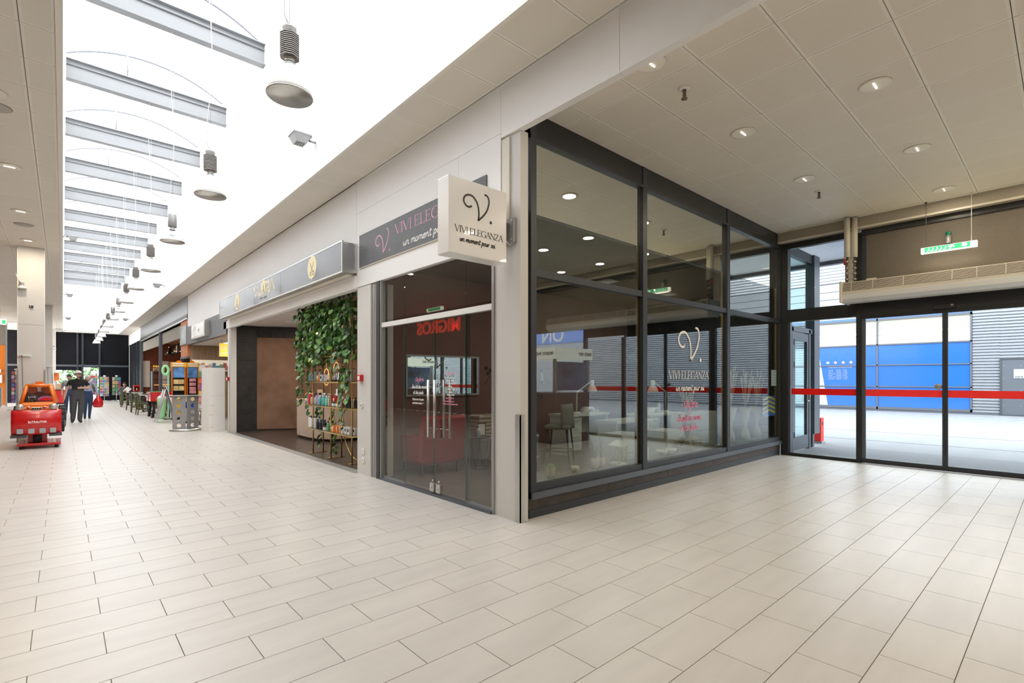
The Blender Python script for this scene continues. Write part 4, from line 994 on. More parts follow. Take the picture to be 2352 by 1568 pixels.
MB().bbox(10.09, 10.16, .92, 1.575, 3.43, 3.52, .006).build('housing', m_lit, t)
MB().box(10.085, 10.09, .995, 1.53, 3.44, 3.515).build('face', m_green, t)
k = Ink((10.0845, 0, 0), (0, -1, 0), (0, 0, 1)); m_wlit = M('white_lit_print', (1, 1, 1), .4, emit=(1, 1, .95), es=1.6)
k.poly([(-1.06, 3.45), (-1.02, 3.475), (-1.035, 3.475), (-1.035, 3.505), (-1.085, 3.505), (-1.085, 3.475), (-1.10, 3.475)])
for a in (1.49, 1.44, 1.39, 1.34, 1.29): k.stroke([(-a - .012, 3.448), (-a + .02, 3.475), (-a + .012, 3.50)], .012)
k.stroke([(-1.23, 3.447), (-1.215, 3.478), (-1.19, 3.508)], .02); k.stroke([(-1.245, 3.49), (-1.20, 3.485), (-1.17, 3.47)], .014); k.disc((-1.20, 3.508), .010)
k.build('arrow_print', m_wlit, t)
for y in (1.515, .985): MB().tube([(10.125, y, 3.52), (10.125, y, 4.24)], .004, 6).lathe([(.016, 0), (.012, -.03)], (10.125, y, 4.24), 8).build('wire', m_cable if y < 1.2 else m_dkcable, t)
l = bpy.data.lights.new('exit_light_lamp', 'AREA'); l.shape = 'RECTANGLE'; l.size = .06; l.size_y = .6; l.energy = 1.0; l.color = (1, .88, .6)
lo = bpy.data.objects.new('exit_light_lamp', l); COL.objects.link(lo); lo.parent = t; lo.location = (.012, 0, -.002)
t = thing('warning_beacon', 'small wall beacon with green dome above the air curtain', 'beacon', (10.33, 1.275, 3.57))
MB().lathe([(.034, 0), (.036, .01), (.036, .12)], (10.33, 1.275, 3.585), 16).build('body', m_alug, t)
MB().lathe([(.036, 0), (.037, .04), (.03, .055), (0, .058)], (10.33, 1.275, 3.705), 16).build('dome', M('green_dome', (0.0, 0.16, 0.08), .25), t)
MB().box(10.33, 10.38, 1.25, 1.30, 3.56, 3.59).build('bracket', m_anth, t)
t = thing('door_sensor', 'black motion sensor on the sliding door header', 'sensor', (10.3, 1.32, 2.56))
MB().bbox(10.27, 10.34, 1.19, 1.46, 2.565, 2.635, .012).build('case', m_black, t)
MB().lathe([(0, -.004), (.014, -.003), (.016, 0)], (10.27, 1.225, 2.612), 12, 0, True, 'x').build('lens', m_chrome, t)
t = thing('junction_box', 'small cream junction box on top of the air curtain', 'box', (10.3, 2.28, 3.1)); MB().bbox(10.26, 10.34, 2.2, 2.34, 3.112, 3.18, .005).build('case', m_cream, t)
MB().tube([(10.28, 2.2, 3.13), (10.27, 2.1, 3.16), (10.25, 2.0, 3.11)], .006, 6).build('cable', m_dkcable, t)

# ---- window lettering (film on the glass)
t = thing('window_lettering', 'white and pink film lettering with curled initial on the middle side pane', 'lettering', (6.9, 3.77, .7))
O = (0, 3.773, 0)
k = Ink(O, (1, 0, 0), (0, 0, 1), .001); vlogo(k, 6.615, 2.225, 1.62, 1.56, .034); k.build('initial', m_whitep, t)
k = Ink(O, (1, 0, 0), (0, 0, 1), .001); serif(k, 'VIVI ELEGANZA', 6.355, 1.455, 1.155, .122); k.build('lettering', m_whitep, t)
k = Ink(O, (1, 0, 0), (0, 0, 1), .001); script(k, 'un moment pour soi', 6.55, 1.288, .82, .046, .014); k.build('script_lettering', m_whitep, t)
k = Ink(O, (1, 0, 0), (0, 0, 1), .001); script(k, '- Onglerie', 6.67, 1.04, .50, .062, .014); script(k, 'Beaut\u00e9 des mains', 6.62, .842, .67, .056, .0125); script(k, 'et des pieds', 6.68, .700, .48, .056, .0125)
k.disc((6.57, .86), .012); k.build('pink_script', m_pinkd, t, 'pink script lines')
t = thing('door_lettering', 'small white and pink film lettering on the two studio door leaves', 'lettering', (3.455, 5.3, 1.17))
O = (3.4515, 0, 0); D = (0, -1, 0)
def L(body, y, z, size, mat, sx=1.0): text('text_line', body, size, (3.451, y, z), D, (0, 0, 1), mat, t, .0005, .0006, .15, 'LEFT', sx)
k = Ink(O, D, (0, 0, 1), .001); script(k, 'Onglerie', -5.745, 1.43, .20, .028, .006); script(k, 'Horaire', -5.045, 1.522, .19, .022, .005) if False else None
k.build('pink_script', m_pinkd, t)
L('Horaires', 5.045, 1.508, .05, m_pinkd)
k = Ink(O, D, (0, 0, 1), .001); script(k, 'Beaut\u00e9 des mains', -5.83, 1.335, .35, .026, .006); script(k, 'et des pieds', -5.80, 1.262, .25, .026, .006); k.build('white_script', m_whitep, t)
L('Diplom\u00e9e Royale', 5.825, 1.178, .040, m_whitep); L('produits suisse +', 5.825, 1.13, .040, m_whitep)
for body, y, z in (('Lundi au Mercredi', 5.055, 1.462), ('09h00 - 18h00', 5.035, 1.428), ('Jeudi Vendredi', 5.01, 1.392), ('Samedi', 4.99, 1.358), ('09h00 - 19h00', 5.01, 1.324), ('Samedi', 4.99, 1.29), ('08h00 - 17h00', 5.02, 1.256)): L(body, y, z, .026, m_whitep)
for body, y, z in (('079 920 53 79', 5.045, 1.215), ('www.vivieleganza.ch', 5.105, 1.18), ('Avec ou sans rendez-vous', 5.10, 1.147)): L(body, y, z, .028, m_pinkd)
# ================================================================== HAIR SALON
def area_lamp(name, loc, sx, sy, watts, col, par=None):
    l = bpy.data.lights.new(name, 'AREA'); l.shape = 'RECTANGLE'; l.size = sx; l.size_y = sy; l.energy = watts; l.color = col
    o = bpy.data.objects.new(name, l); COL.objects.link(o); o.location = loc
    if par: o.parent = par
    return o
for k, (x, y) in enumerate(((4.46, 13.7), (4.9, 12.3), (4.6, 10.6), (4.6, 8.9), (6.6, 12.3), (6.6, 10.0))):
    t = thing('salon_downlight', f'round warm downlight in the hair salon ceiling, {["in plain view over the rust wall", "half behind the ivy", "behind the ivy", "nearest the pier", "deep in the room", "deepest in the room"][k]}', 'downlight', (x, y, 2.95), 'hair salon downlights')
    MB().lathe([(.10, -.006), (.125, -.004), (.125, .002)], (x, y, 2.953), 20).build('rim', m_creamw, t)
    MB().lathe([(.10, -.005), (0, -.004)], (x, y, 2.953), 20).build('lens', m_lampw, t)
    l = bpy.data.lights.new('salon_lamp', 'AREA'); l.shape = 'DISK'; l.size = .19; l.energy = 14; l.color = (1, .86, .70)
    o = bpy.data.objects.new('salon_lamp', l); COL.objects.link(o); o.parent = t; o.location = (0, 0, -.012)
# brass rack
YS = [9.95, 9.07, 8.17]
rk = thing('brass_rack', 'brass tube rack with glass shelves of hair products beside the pier', 'shelf', (3.78, 9.2, 0))
for y in YS:
    for x in (3.67, 3.87):
        MB().tube([(x, y, 0), (x, y, 2.92)], .014, 10).build('post', m_brass, rk)
    MB().tube([(3.60, y, .012), (3.94, y, .012)], .008, 6).build('foot_bar', m_brass, rk)
LV = [.49, .955, 1.415, 1.90]
m_shg = GLASS('shelf_glass', 0.06, .5, (0.80, 0.88, 0.85))
for k, z in enumerate(LV):
    a, c = (8.12, 10.32) if k < 3 else (8.5, 10.0)
    b = MB(); 
    for x in (3.655, 3.885): b.tube([(x, a, z - .022), (x, c, z - .022)], .012, 8)
    for y in (a, 9.25, c): b.tube([(3.655, y, z - .022), (3.885, y, z - .022)], .010, 8)
    b.build('shelf_frame', m_brass, rk)
    for p, q in ((a, 9.245), (9.255, c)): MB().box(3.65, 3.89, p, q, z - .009, z).build('glass_shelf', m_shg, rk)
b = MB(); b.tube([(3.77, 8.17 + .62 * sin(t * pi / 16) , .06 + .72 * (1 - cos(t * pi / 16))) for t in range(0, 9)], .012, 8); b.build('curved_brace', m_brass, rk)
b = MB(); b.tube([(3.67, 8.0, 2.80), (3.67, 10.6, 2.80)], .016, 8).tube([(3.87, 8.0, 2.84), (3.87, 10.6, 2.84)], .016, 8); b.build('top_rail', M('rope_bound_bar', (0.25, 0.15, 0.05), .7), rk)
# bottles
bm_cache = {}
def product(kind, col):
    key = (kind, col)
    if key in bm_cache: return bm_cache[key]
    mt = bpy.data.materials.get('product_' + col) or M('product_' + col, PCOL[col], .3, coat=.2)
    b = MB(); c = None
    if kind == 'bottle': b.lathe([(0, 0), (.022, 0), (.024, .01), (.024, .10), (.018, .118), (.010, .125), (.010, .13)], n=12); c = MB().lathe([(.012, .128), (.012, .158), (0, .16)], n=10)
    elif kind == 'spray': b.lathe([(0, 0), (.025, 0), (.026, .01), (.026, .13), (.012, .16), (.011, .17)], n=12); c = MB().lathe([(.014, .168), (.014, .20), (.008, .205), (0, .207)], n=10); c.box(-.03, -.008, -.006, .006, .19, .203)
    elif kind == 'jar': b.lathe([(0, 0), (.034, 0), (.036, .01), (.036, .055), (.032, .062)], n=14); c = MB().lathe([(.037, .060), (.037, .085), (.03, .088), (0, .088)], n=14)
    elif kind == 'tube': b.add([(-.004, -.025, .15), (.004, -.025, .15), (.004, .025, .15), (-.004, .025, .15), (-.016, -.018, .03), (.016, -.018, .03), (.016, .018, .03), (-.016, .018, .03)], [(0, 1, 2, 3), (0, 4, 5, 1), (1, 5, 6, 2), (2, 6, 7, 3), (3, 7, 4, 0), (4, 7, 6, 5)]); c = MB().lathe([(.015, 0), (.016, .03), (0, .031)], n=10)
    elif kind == 'box': b.bbox(-.03, .03, -.034, .034, 0, .125, .002); c = MB().box(-.0312, -.03, -.02, .02, .05, .10)
    else: b.lathe([(0, 0), (.026, 0), (.027, .006), (.027, .17), (.02, .18)], n=14); c = MB().lathe([(.02, .178), (.02, .20), (0, .203)], n=12)
    cap = m_creamw if col in ('orange', 'red', 'teal', 'grey', 'wine', 'mint') else M_capd
    bm_cache[key] = (b.mesh(kind, mt), c.mesh('cap' if kind != 'box' else 'front_label', cap)); return bm_cache[key]
M_capd = M('dark_cap', (0.05, 0.045, 0.05), .3)
PCOL = {'pale blue': (.35, .55, .66), 'orange': (.80, .28, .06), 'white': (.80, .79, .76), 'grey': (.42, .43, .46), 'teal': (.12, .42, .38), 'mint': (.28, .62, .50), 'red': (.62, .03, .05), 'lilac': (.46, .40, .58), 'wine': (.20, .03, .06), 'silver': (.60, .60, .62), 'navy': (.02, .035, .06), 'green': (.14, .38, .16), 'beige': (.58, .48, .34), 'black': (.03, .03, .035), 'pink': (.72, .42, .46)}
def put_product(kind, col, x, y, z, label, grp, s=1.0, rz=0):
    a, c = product(kind, col)
    nm = {'bottle': 'bottle', 'spray': 'spray_bottle', 'jar': 'cream_jar', 'tube': 'hair_colour_tube', 'box': 'product_box', 'can': 'spray_can'}[kind]
    o = bpy.data.objects.new(nm, a); COL.objects.link(o); o.location = (x, y, z); o.scale = (s, s, s); o.rotation_euler = (0, 0, rz)
    tag(o, label, {'box': 'box', 'jar': 'jar', 'tube': 'tube'}.get(kind, 'bottle'), grp)
    p = bpy.data.objects.new('cap' if kind != 'box' else 'front_label', c); COL.objects.link(p); p.parent = o
rows = [
 (3, 1.415, 'upper', [('bottle', 'pale blue', 4), ('spray', 'pale blue', 2), ('box', 'orange', 2), ('box', 'silver', 3), ('bottle', 'beige', 1), ('tube', 'white', 4), ('tube', 'lilac', 3), ('tube', 'grey', 4), ('can', 'silver', 3)]),
 (2, .955, 'middle', [('can', 'red', 2), ('bottle', 'beige', 3), ('spray', 'lilac', 3), ('bottle', 'teal', 3), ('spray', 'teal', 2), ('bottle', 'mint', 3), ('can', 'red', 2), ('jar', 'white', 3), ('bottle', 'orange', 1), ('bottle', 'white', 2), ('bottle', 'wine', 3), ('can', 'navy', 1), ('bottle', 'black', 2)]),
 (1, .49, 'lower', [('can', 'white', 1), ('spray', 'white', 3), ('can', 'silver', 2), ('bottle', 'black', 5), ('jar', 'white', 2), ('bottle', 'green', 3), ('jar', 'orange', 1), ('box', 'orange', 5), ('box', 'white', 6)])]
for lv, z, nm, items in rows:
    tot = sum(n for _, _, n in items); y = 10.24; step = (10.24 - 8.22) / tot; i = 0
    cnt = {}
    for kind, col, n in items:
        for q in range(n):
            x = 3.70 + (.06 if q % 2 else 0.0) + random.uniform(-.01, .01)
            cnt[(kind, col)] = cnt.get((kind, col), 0) + 1; c_ = cnt[(kind, col)]
            lab = f'{col} {"hair colour tube" if kind == "tube" else "carton" if kind == "box" else "spray bottle" if kind == "spray" else kind}, {ORD[c_ - 1]} of its kind from the left on the {nm} glass shelf'
            sc_ = {'spray': 1.15, 'bottle': 1.2 if lv != 3 else 1.0, 'can': 1.15}.get(kind, 1.0)
            put_product(kind, col, x, y - step * .5, z + .0005, lab, f'hair products on the {nm} shelf of the brass rack', sc_, random.uniform(-.25, .25) if kind != 'spray' else random.uniform(-2, 2))
            y -= step
# ivy curtain
ivy = thing('hanging_ivy', 'dense curtain of trailing pothos ivy hanging over the brass rack', 'plant', (3.78, 9.2, 2.8))
def leaf_mesh(mat):
    P = [(0, 0, 0), (.028, .014, .006), (.040, .040, .004), (.028, .070, -.006), (0, .098, -.020), (-.028, .070, -.006), (-.040, .040, .004), (-.028, .014, .006), (0, .03, -.004), (0, .06, -.010)]
    return MB().add(P, [(0, 1, 2, 8), (8, 2, 3, 9), (9, 3, 4), (0, 8, 6, 7), (8, 9, 5, 6), (9, 4, 5)], 0, True).mesh('leaf', mat)
LM = [leaf_mesh(m) for m in m_leafs]
rng = random.Random(11)
leaves = []
def edge_bottom(y):
    # how low the curtain reaches at y (photo: lowest at the far side, ragged elsewhere)
    return 1.72 + .28 * sin(y * 3.1) * .5 + (.12 if 8.6 < y < 9.8 else -.05)
for _ in range(1700):
    y = rng.uniform(8.08, 10.62); z = rng.uniform(1.75, 2.86)
    if z < edge_bottom(y) + .1: continue
    if y > 10.35 and z < 2.1 + (y - 10.35) * 1.5: continue
    leaves.append((rng.choice((3.58, 3.62, 3.66, 3.74, 3.84, 3.9)) + rng.uniform(-.03, .03), y, z))
strands = [(3.60, 10.48, 2.3, .95), (3.64, 10.38, 2.2, 1.05), (3.60, 10.55, 2.5, 1.65), (3.72, 10.30, 2.0, .80), (3.86, 10.05, 1.1, .15), (3.80, 9.8, 1.2, .55), (3.60, 8.40, 2.0, .62), (3.60, 8.28, 2.0, 1.25), (3.62, 8.2, 2.0, .9), (3.85, 9.3, .95, .1), (3.6, 8.72, 2.0, 1.55), (3.62, 8.9, 2.0, 1.7), (3.7, 9.9, 2.0, 1.55), (3.66, 10.15, 2.0, 1.4)]
for x, y, z0, z1 in strands:
    pts = []; n = int((z0 - z1) / .05)
    for k in range(n + 1):
        z = z0 - (z0 - z1) * k / n; pts.append((x + .02 * sin(z * 9 + y), y + .035 * sin(z * 6 + x * 9), z))
    MB().tube(pts, .0028, 5).build('stem', m_stem, ivy)
    for p in pts[1:]: leaves.append((p[0] + rng.uniform(-.03, .02), p[1] + rng.uniform(-.04, .04), p[2]))
for _ in range(60): leaves.append((rng.uniform(3.6, 3.9), rng.uniform(8.1, 10.6), rng.uniform(2.84, 2.95)))
b = MB()
for k in range(26):
    y = 8.1 + k * .097; x = rng.uniform(3.63, 3.88)
    b.tube([(x, y, 2.86), (x + .02, y + .02, 2.5), (x - .01, y - .02, edge_bottom(y))], .003, 5)
b.build('stems', m_stem, ivy, kind='stuff')
leaves.sort(key=lambda p: p[0] * 1.0 + rng.uniform(0, .12))
rest = [MB(), MB(), MB()]
for i, (x, y, z) in enumerate(leaves):
    mi = rng.choices((0, 1, 2), (5, 3, 2))[0]; s = rng.uniform(.75, 1.35)
    # tip points down and out towards the street (-x)
    rot = (rng.uniform(-.6, .6), rng.uniform(-.5, .5), pi / 2 + rng.uniform(-1.1, 1.1))
    R = Matrix.Rotation(rot[2], 4, 'Z') @ Matrix.Rotation(-radians(rng.uniform(25, 75)), 4, 'X') @ Matrix.Rotation(rot[1], 4, 'Y')
    if i < 300:
        o = bpy.data.objects.new('leaf', LM[mi]); COL.objects.link(o); o.parent = ivy
        o.matrix_basis = Matrix.Translation((x - 3.78, y - 9.2, z - 2.8)) @ R @ Matrix.Scale(s, 4)
    else:
        me = LM[mi]; r = rest[mi]; o0 = len(r.v)
        r.v += [tuple(Vector((x, y, z)) + (R @ (v.co * s))) for v in me.vertices]
        for f in me.polygons: r.f.append(tuple(q + o0 for q in f.vertices)); r.m.append(0); r.sm.append(True)
for mi in range(3): rest[mi].build('leaves', m_leafs[mi], ivy, kind='stuff')
# warm points in the ivy, ring lights, counter
for k, (y, z, r) in enumerate(((9.75, 1.62, .17), (10.25, 1.50, .17))):
    b = MB().tube([(4.05, y, z + r), (4.05, y, 2.955)], .002, 4).tube([(4.05, y + r * .8 * cos(a * pi / 12), z + r * sin(a * pi / 12)) for a in range(25)], .007, 6)
    o = b.build('ring_light', M('warm_ring_glow', (1, .6, .25), .4, emit=(1, .42, .10), es=1.0))
    tag(o, f'glowing amber ring light behind the brass rack, {["higher one near the middle post", "lower one at the far end"][k]}', 'lamp', 'amber ring lights')
for k, (y, z) in enumerate(((9.62, 2.33), (9.85, 1.80))):
    o = MB().ball((3.62, y, z), .022, 10).build('string_bulb', M('bulb_glow', (1, .7, .3), .4, emit=(1, .55, .15), es=5)); tag(o, f'small warm bulb among the ivy leaves, {["upper", "lower"][k]}', 'lamp', 'bulbs in the ivy')
ct = thing('reception_counter', 'beige curved reception counter in the hair salon', 'counter', (4.6, 12.4, 0))
m_ct = M('beige_counter_laminate', (0.66, 0.52, 0.41), .5, noise=(1.5, .03))
base = [(4.52, 13.40), (4.40, 13.0), (4.40, 12.2), (4.46, 11.75), (4.62, 11.48), (4.9, 11.38), (5.35, 11.35), (5.35, 13.4)]
MB().prism(base, 'z', .06, .93).build('front', m_ct, ct); MB().prism([(x + .04, y) for x, y in base[:-2]] + [(5.3, 11.4), (5.3, 13.35)], 'z', 0, .06).build('plinth', m_black, ct)
MB().prism([(x - .01, y) for x, y in base], 'z', .93, .955).build('top', m_ct, ct)
o = thing('pumpkin', 'small orange ornamental pumpkin on the reception counter', 'pumpkin', (4.62, 12.75, .955))
b = MB(); n = 24; prof = 9
vs = []; fs = []
for i in range(prof + 1):
    t = pi * i / prof
    for k in range(n): 
        a = 2 * pi * k / n; r = .115 * sin(t) * (1 + .07 * abs(sin(a * 4))); vs.append((4.62 + r * cos(a), 12.75 + r * sin(a), .955 + .095 - .095 * cos(t)))
fs = [(i * n + k, i * n + (k + 1) % n, (i + 1) * n + (k + 1) % n, (i + 1) * n + k) for i in range(prof) for k in range(n)]
b.add(vs, fs, 0, True); b.build('body', M('pumpkin_skin', (0.58, 0.26, 0.05), .45), o)
MB().tube([(4.62, 12.75, 1.14), (4.615, 12.75, 1.165), (4.60, 12.74, 1.185)], [.016, .011, .013], 6).build('stalk', m_stem, o)
o = MB().bbox(4.75, 4.80, 12.35, 12.62, .955, 1.20, .004).build('card_display', m_ct); tag(o, 'beige card display board standing beside the pumpkin', 'display')
o = thing('hanging_tag', 'small white and red tag hanging under the upper glass shelf', 'tag', (3.66, 8.78, 1.2)); MB().tube([(3.66, 8.78, 1.392), (3.66, 8.78, 1.28)], .002, 5).build('string', m_cable, o); MB().bbox(3.655, 3.665, 8.75, 8.81, 1.16, 1.28, .002).build('card', m_whitep, o)
# ================================================================== NAIL STUDIO INTERIOR
m_wt = M('white_furniture_lacquer', (0.74, 0.73, 0.69), .35)
m_gch = M('grey_green_upholstery', (0.22, 0.21, 0.17), .8, noise=(25, .1))
# fill lights added to lift the dark studio, no fixtures known there
for k, (x, y) in enumerate(((5.0, 5.5), (7.2, 5.5), (9.2, 5.5))):
    t = thing('studio_fill_light', f'added dim square fill light inside the nail studio, {["near the door", "in the middle", "far end"][k]}', 'downlight', (x, y, 3.2), 'added nail studio fill lights')
    MB().box(x - .15, x + .15, y - .15, y + .15, 3.185, 3.20).build('frame', m_creamw, t)
    MB().box(x - .13, x + .13, y - .13, y + .13, 3.182, 3.186).build('diffuser', m_lampo, t)
    l = bpy.data.lights.new('studio_fill', 'AREA'); l.size = .26; l.energy = 9; l.color = (1, .93, .82)
    o = bpy.data.objects.new('studio_fill', l); COL.objects.link(o); o.parent = t; o.location = (0, 0, -.025)
def table(name, label, x0, x1, y0, y1, h, drawers=True):
    t = thing(name, label, 'table', ((x0 + x1) / 2, (y0 + y1) / 2, 0), 'white manicure tables')
    MB().bbox(x0, x1, y0, y1, h - .045, h, .004).build('tabletop', m_wt, t)
    for x in (x0 + .02, x1 - .07):
        MB().box(x, x + .05, y0 + .03, y1 - .03, 0, h - .045).build('side_panel', m_wt, t)
    MB().box(x0 + .07, x1 - .07, y1 - .06, y1 - .04, .35, h - .045).build('modesty_panel', m_wt, t)
    if drawers:
        for z in (.10, .26, .42, .565):
            d = MB().box(x0 + .075, x0 + .42, y0 + .05, y0 + .07, z, z + .145).build('drawer', m_wt, t)
            MB().tube([(x0 + .19, y0 + .04, z + .08), (x0 + .30, y0 + .04, z + .08)], .006, 6).build('drawer_handle', m_alug, d)
        MB().box(x0 + .07, x0 + .43, y0 + .07, y1 - .07, .08, h - .045).build('drawer_body', m_wt, t)
    return t
table('manicure_table', 'white manicure table with drawers behind the grey bar chair', 7.1, 8.35, 6.3, 6.85, .78)
table('manicure_table', 'white manicure table standing close to the second window pane', 8.35, 9.6, 5.35, 5.9, .78)
table('manicure_table', 'white side table with open front behind the pink lettering', 6.75, 7.75, 4.95, 5.4, .76, False)
def shelf_box(label, x0, x1, y0, y1, h):
    t = thing('storage_cube', label, 'cabinet', ((x0 + x1) / 2, (y0 + y1) / 2, 0), 'white cubes in the studio')
    MB().bbox(x0, x1, y0, y1, 0.03, h, .004).build('body', m_wt, t); MB().box(x0 + .02, x1 - .02, y0 - .012, y0, .05, h - .03).build('front', m_creamw, t)
    MB().tube([(x0 + .25 * (x1 - x0), y0 - .02, h * .55), (x0 + .75 * (x1 - x0), y0 - .02, h * .55)], .005, 6).build('handle', m_alug, t); MB().box(x0 + .03, x1 - .03, y0 + .02, y1 - .02, 0, .03).build('plinth', m_anth, t)
shelf_box('white low cube cabinet near the window, left of the dried grass vase', 6.25, 6.72, 4.5, 4.85, .62); shelf_box('white low cube cabinet behind the dried grass vase', 7.5, 8.05, 4.5, 4.9, .58); shelf_box('long white cabinet behind the tall vases in the last pane', 8.9, 10.1, 4.9, 5.25, .80)
def arch_lamp(label, x, y, z, d):
    t = thing('desk_lamp', label, 'lamp', (x, y, z), 'white jointed desk lamps')
    MB().lathe([(.07, 0), (.075, .01), (.07, .03), (.02, .035)], (x, y, z), 18).build('clamp_base', m_creamw, t)
    j1 = (x, y, z + .42); j2 = (x + d * .42, y, z + .62)
    b = MB()
    for o_ in (-.012, .012): b.tube([(x + .0, y + o_, z + .03), (j1[0], y + o_, j1[2])], .006, 6).tube([(j1[0], y + o_, j1[2]), (j2[0], y + o_, j2[2])], .006, 6)
    b.build('arm', m_creamw, t); MB().ball(j1, .022, 8).ball(j2, .02, 8).build('joint', m_alug, t)
    hx, hz = j2[0] + d * .05, j2[2]
    MB().lathe([(.105, -.20), (.10, -.16), (.075, -.10), (.045, -.07), (.045, .02), (.03, .035), (0, .037)], (hx, y, hz), 20).build('shade', m_creamw, t)
    MB().lathe([(0, -.10), (.07, -.105), (.098, -.195)], (hx, y, hz), 20).build('shade_lining', m_creamw, t)
    MB().tube([(hx, y, hz - .03)] + [(hx + .05 * d * sin(k / 6 * pi), y + .03, hz + .06 * sin(k / 6 * pi) - .03) for k in range(7)], .004, 5).build('cable', m_cable, t)
arch_lamp('white jointed desk lamp on the manicure table behind the bar chair', 7.55, 6.5, .78, 1); arch_lamp('white jointed desk lamp leaning left on the nearer manicure table', 9.3, 5.6, .78, -1)
def bar_chair(label, x, y, rz):
    t = thing('bar_chair', label, 'chair', (0, 0, 0))
    MB().bbox(-.24, .24, -.22, .24, .58, .66, .03).build('seat', m_gch, t)
    b = MB(); n = 10; vs = []
    for j in range(5):
        z = .60 + j * .105
        for k in range(n + 1):
            a = radians(-75 + 150 * k / n); r = .26 - .01 * j
            vs.append((r * sin(a), .02 + r * cos(a) * (1.0), z if j else z))
    m_ = n + 1
    inner = [(v[0] * .86, (v[1] - .02) * .84 + .02, v[2]) for v in vs]
    fs = [(j * m_ + k, j * m_ + k + 1, (j + 1) * m_ + k + 1, (j + 1) * m_ + k) for j in range(4) for k in range(n)]
    b.add(vs + inner, fs + [tuple(q + len(vs) for q in f[::-1]) for f in fs] + [(4 * m_ + k, 4 * m_ + k + 1, len(vs) + 4 * m_ + k + 1, len(vs) + 4 * m_ + k) for k in range(n)] + [(k + 1, k, len(vs) + k, len(vs) + k + 1) for k in range(n)] + [(j * m_ + e, (j + 1) * m_ + e, len(vs) + (j + 1) * m_ + e, len(vs) + j * m_ + e) for j in range(4) for e in (0, n)], 0, True)
    b.build('backrest', m_gch, t)
    for sx in (-1, 1):
        for sy in (-1, 1): MB().tube([(sx * .17, sy * .17, .59), (sx * .23, sy * .23, 0)], [.018, .012], 8).build('leg', m_black, t)
    b = MB()
    q = .215
    for a, c in (((-q, -q), (q, -q)), ((q, -q), (q, q)), ((q, q), (-q, q)), ((-q, q), (-q, -q))): b.tube([(*a, .2), (*c, .2)], .010, 6)
    b.build('foot_rail', m_black, t); t.location = (x, y, 0); t.rotation_euler = (0, 0, rz); return t
bar_chair('grey-green upholstered bar chair with black legs behind the first window pane', 6.55, 6.05, radians(-150))
m_redv = M('red_leatherette', (0.34, 0.02, 0.025), .45)
t = thing('armchair', 'dark red armchair behind the glass studio door', 'armchair', (4.33, 6.72, 0))
MB().bbox(3.98, 4.68, 6.42, 7.05, .16, .40, .05).build('seat', m_redv, t); MB().prism([(6.42, .2), (6.30, .86), (6.40, .90), (6.56, .4)], 'x', 3.95, 4.72).build('backrest', m_redv, t)
for x in (3.92, 4.66): MB().bbox(x, x + .09, 6.42, 7.0, .2, .60, .035).build('armrest', m_redv, t)
for x in (4.0, 4.63):
    for y in (6.46, 7.0): MB().tube([(x, y, 0), (x, y, .17)], .016, 8).build('foot', m_black, t)
t = thing('mirror', 'wide wall mirror on the rosewood wall reflecting the hall', 'mirror', (4.85, 7.18, 1.5))
MB().box(4.16, 5.60, 7.175, 7.182, 1.20, 1.83).build('glass', m_mirror, t); MB().frame('y', 7.165, 7.2, 4.13, 5.63, 1.17, 1.86, .03).build('frame', m_alug, t)
t = thing('wire_table', 'small round wire side table right of the red armchair', 'table', (5.08, 6.45, 0))
MB().lathe([(0, .50), (.2, .50), (.205, .51), (.2, .52), (0, .52)], (5.08, 6.45, 0), 20).build('tabletop', m_anth, t)
b = MB().tube([(5.08 + .15 * cos(k * pi / 8), 6.45 + .15 * sin(k * pi / 8), .008) for k in range(17)], .006, 5)
for k in range(8):
    a = k * pi / 4; b.tube([(5.08 + .19 * cos(a), 6.45 + .19 * sin(a), .5), (5.08 + .15 * cos(a + .5), 6.45 + .15 * sin(a + .5), .008)], .005, 5)
b.build('wire_legs', m_black, t)
o = thing('pump_bottle', 'clear hand gel pump bottle on the wire side table', 'bottle', (5.02, 6.4, .52)); MB().lathe([(0, 0), (.035, 0), (.035, .12), (.015, .15)], (5.02, 6.4, .52), 14).build('body', M('clear_gel', (.6, .68, .7), .1), o); MB().tube([(5.02, 6.4, .67), (5.02, 6.4, .71), (4.98, 6.4, .71)], .007, 6).build('pump', m_creamw, o)
o = thing('photo_stand', 'small framed card standing on the wire side table', 'picture frame', (5.16, 6.5, .52)); MB().box(5.09, 5.23, 6.5, 6.512, .52, .72).build('card', m_whitep, o); MB().frame('y', 6.495, 6.515, 5.08, 5.24, .52, .73, .012).build('frame', m_black, o)
t = thing('bottle_shelf', 'low white two-tier shelf of nail polish by the studio door', 'shelf', (5.2, 5.75, 0))
for z in (.22, .55): MB().bbox(4.85, 5.6, 5.6, 5.9, z, z + .025, .003).build('shelf_board', m_wt, t)
for x in (4.86, 5.57):
    for y in (5.61, 5.87): MB().box(x, x + .025, y, y + .025, 0, .60).build('leg', m_alug, t)
PN = [('red', (.5, .02, .05)), ('rose', (.7, .3, .4)), ('plum', (.2, .03, .12)), ('nude', (.62, .45, .38)), ('white', (.8, .8, .78)), ('teal', (.05, .35, .35))]
pm = {n: M('polish_' + n, c, .15, coat=.5) for n, c in PN}
bb = MB().lathe([(0, 0), (.018, 0), (.018, .035), (.008, .045)], n=10); cc = MB().lathe([(.009, .043), (.008, .09), (0, .092)], n=8)
cm = cc.mesh('cap', m_black); bmeshes = {n: bb.mesh('polish_bottle', pm[n]) for n, _ in PN}
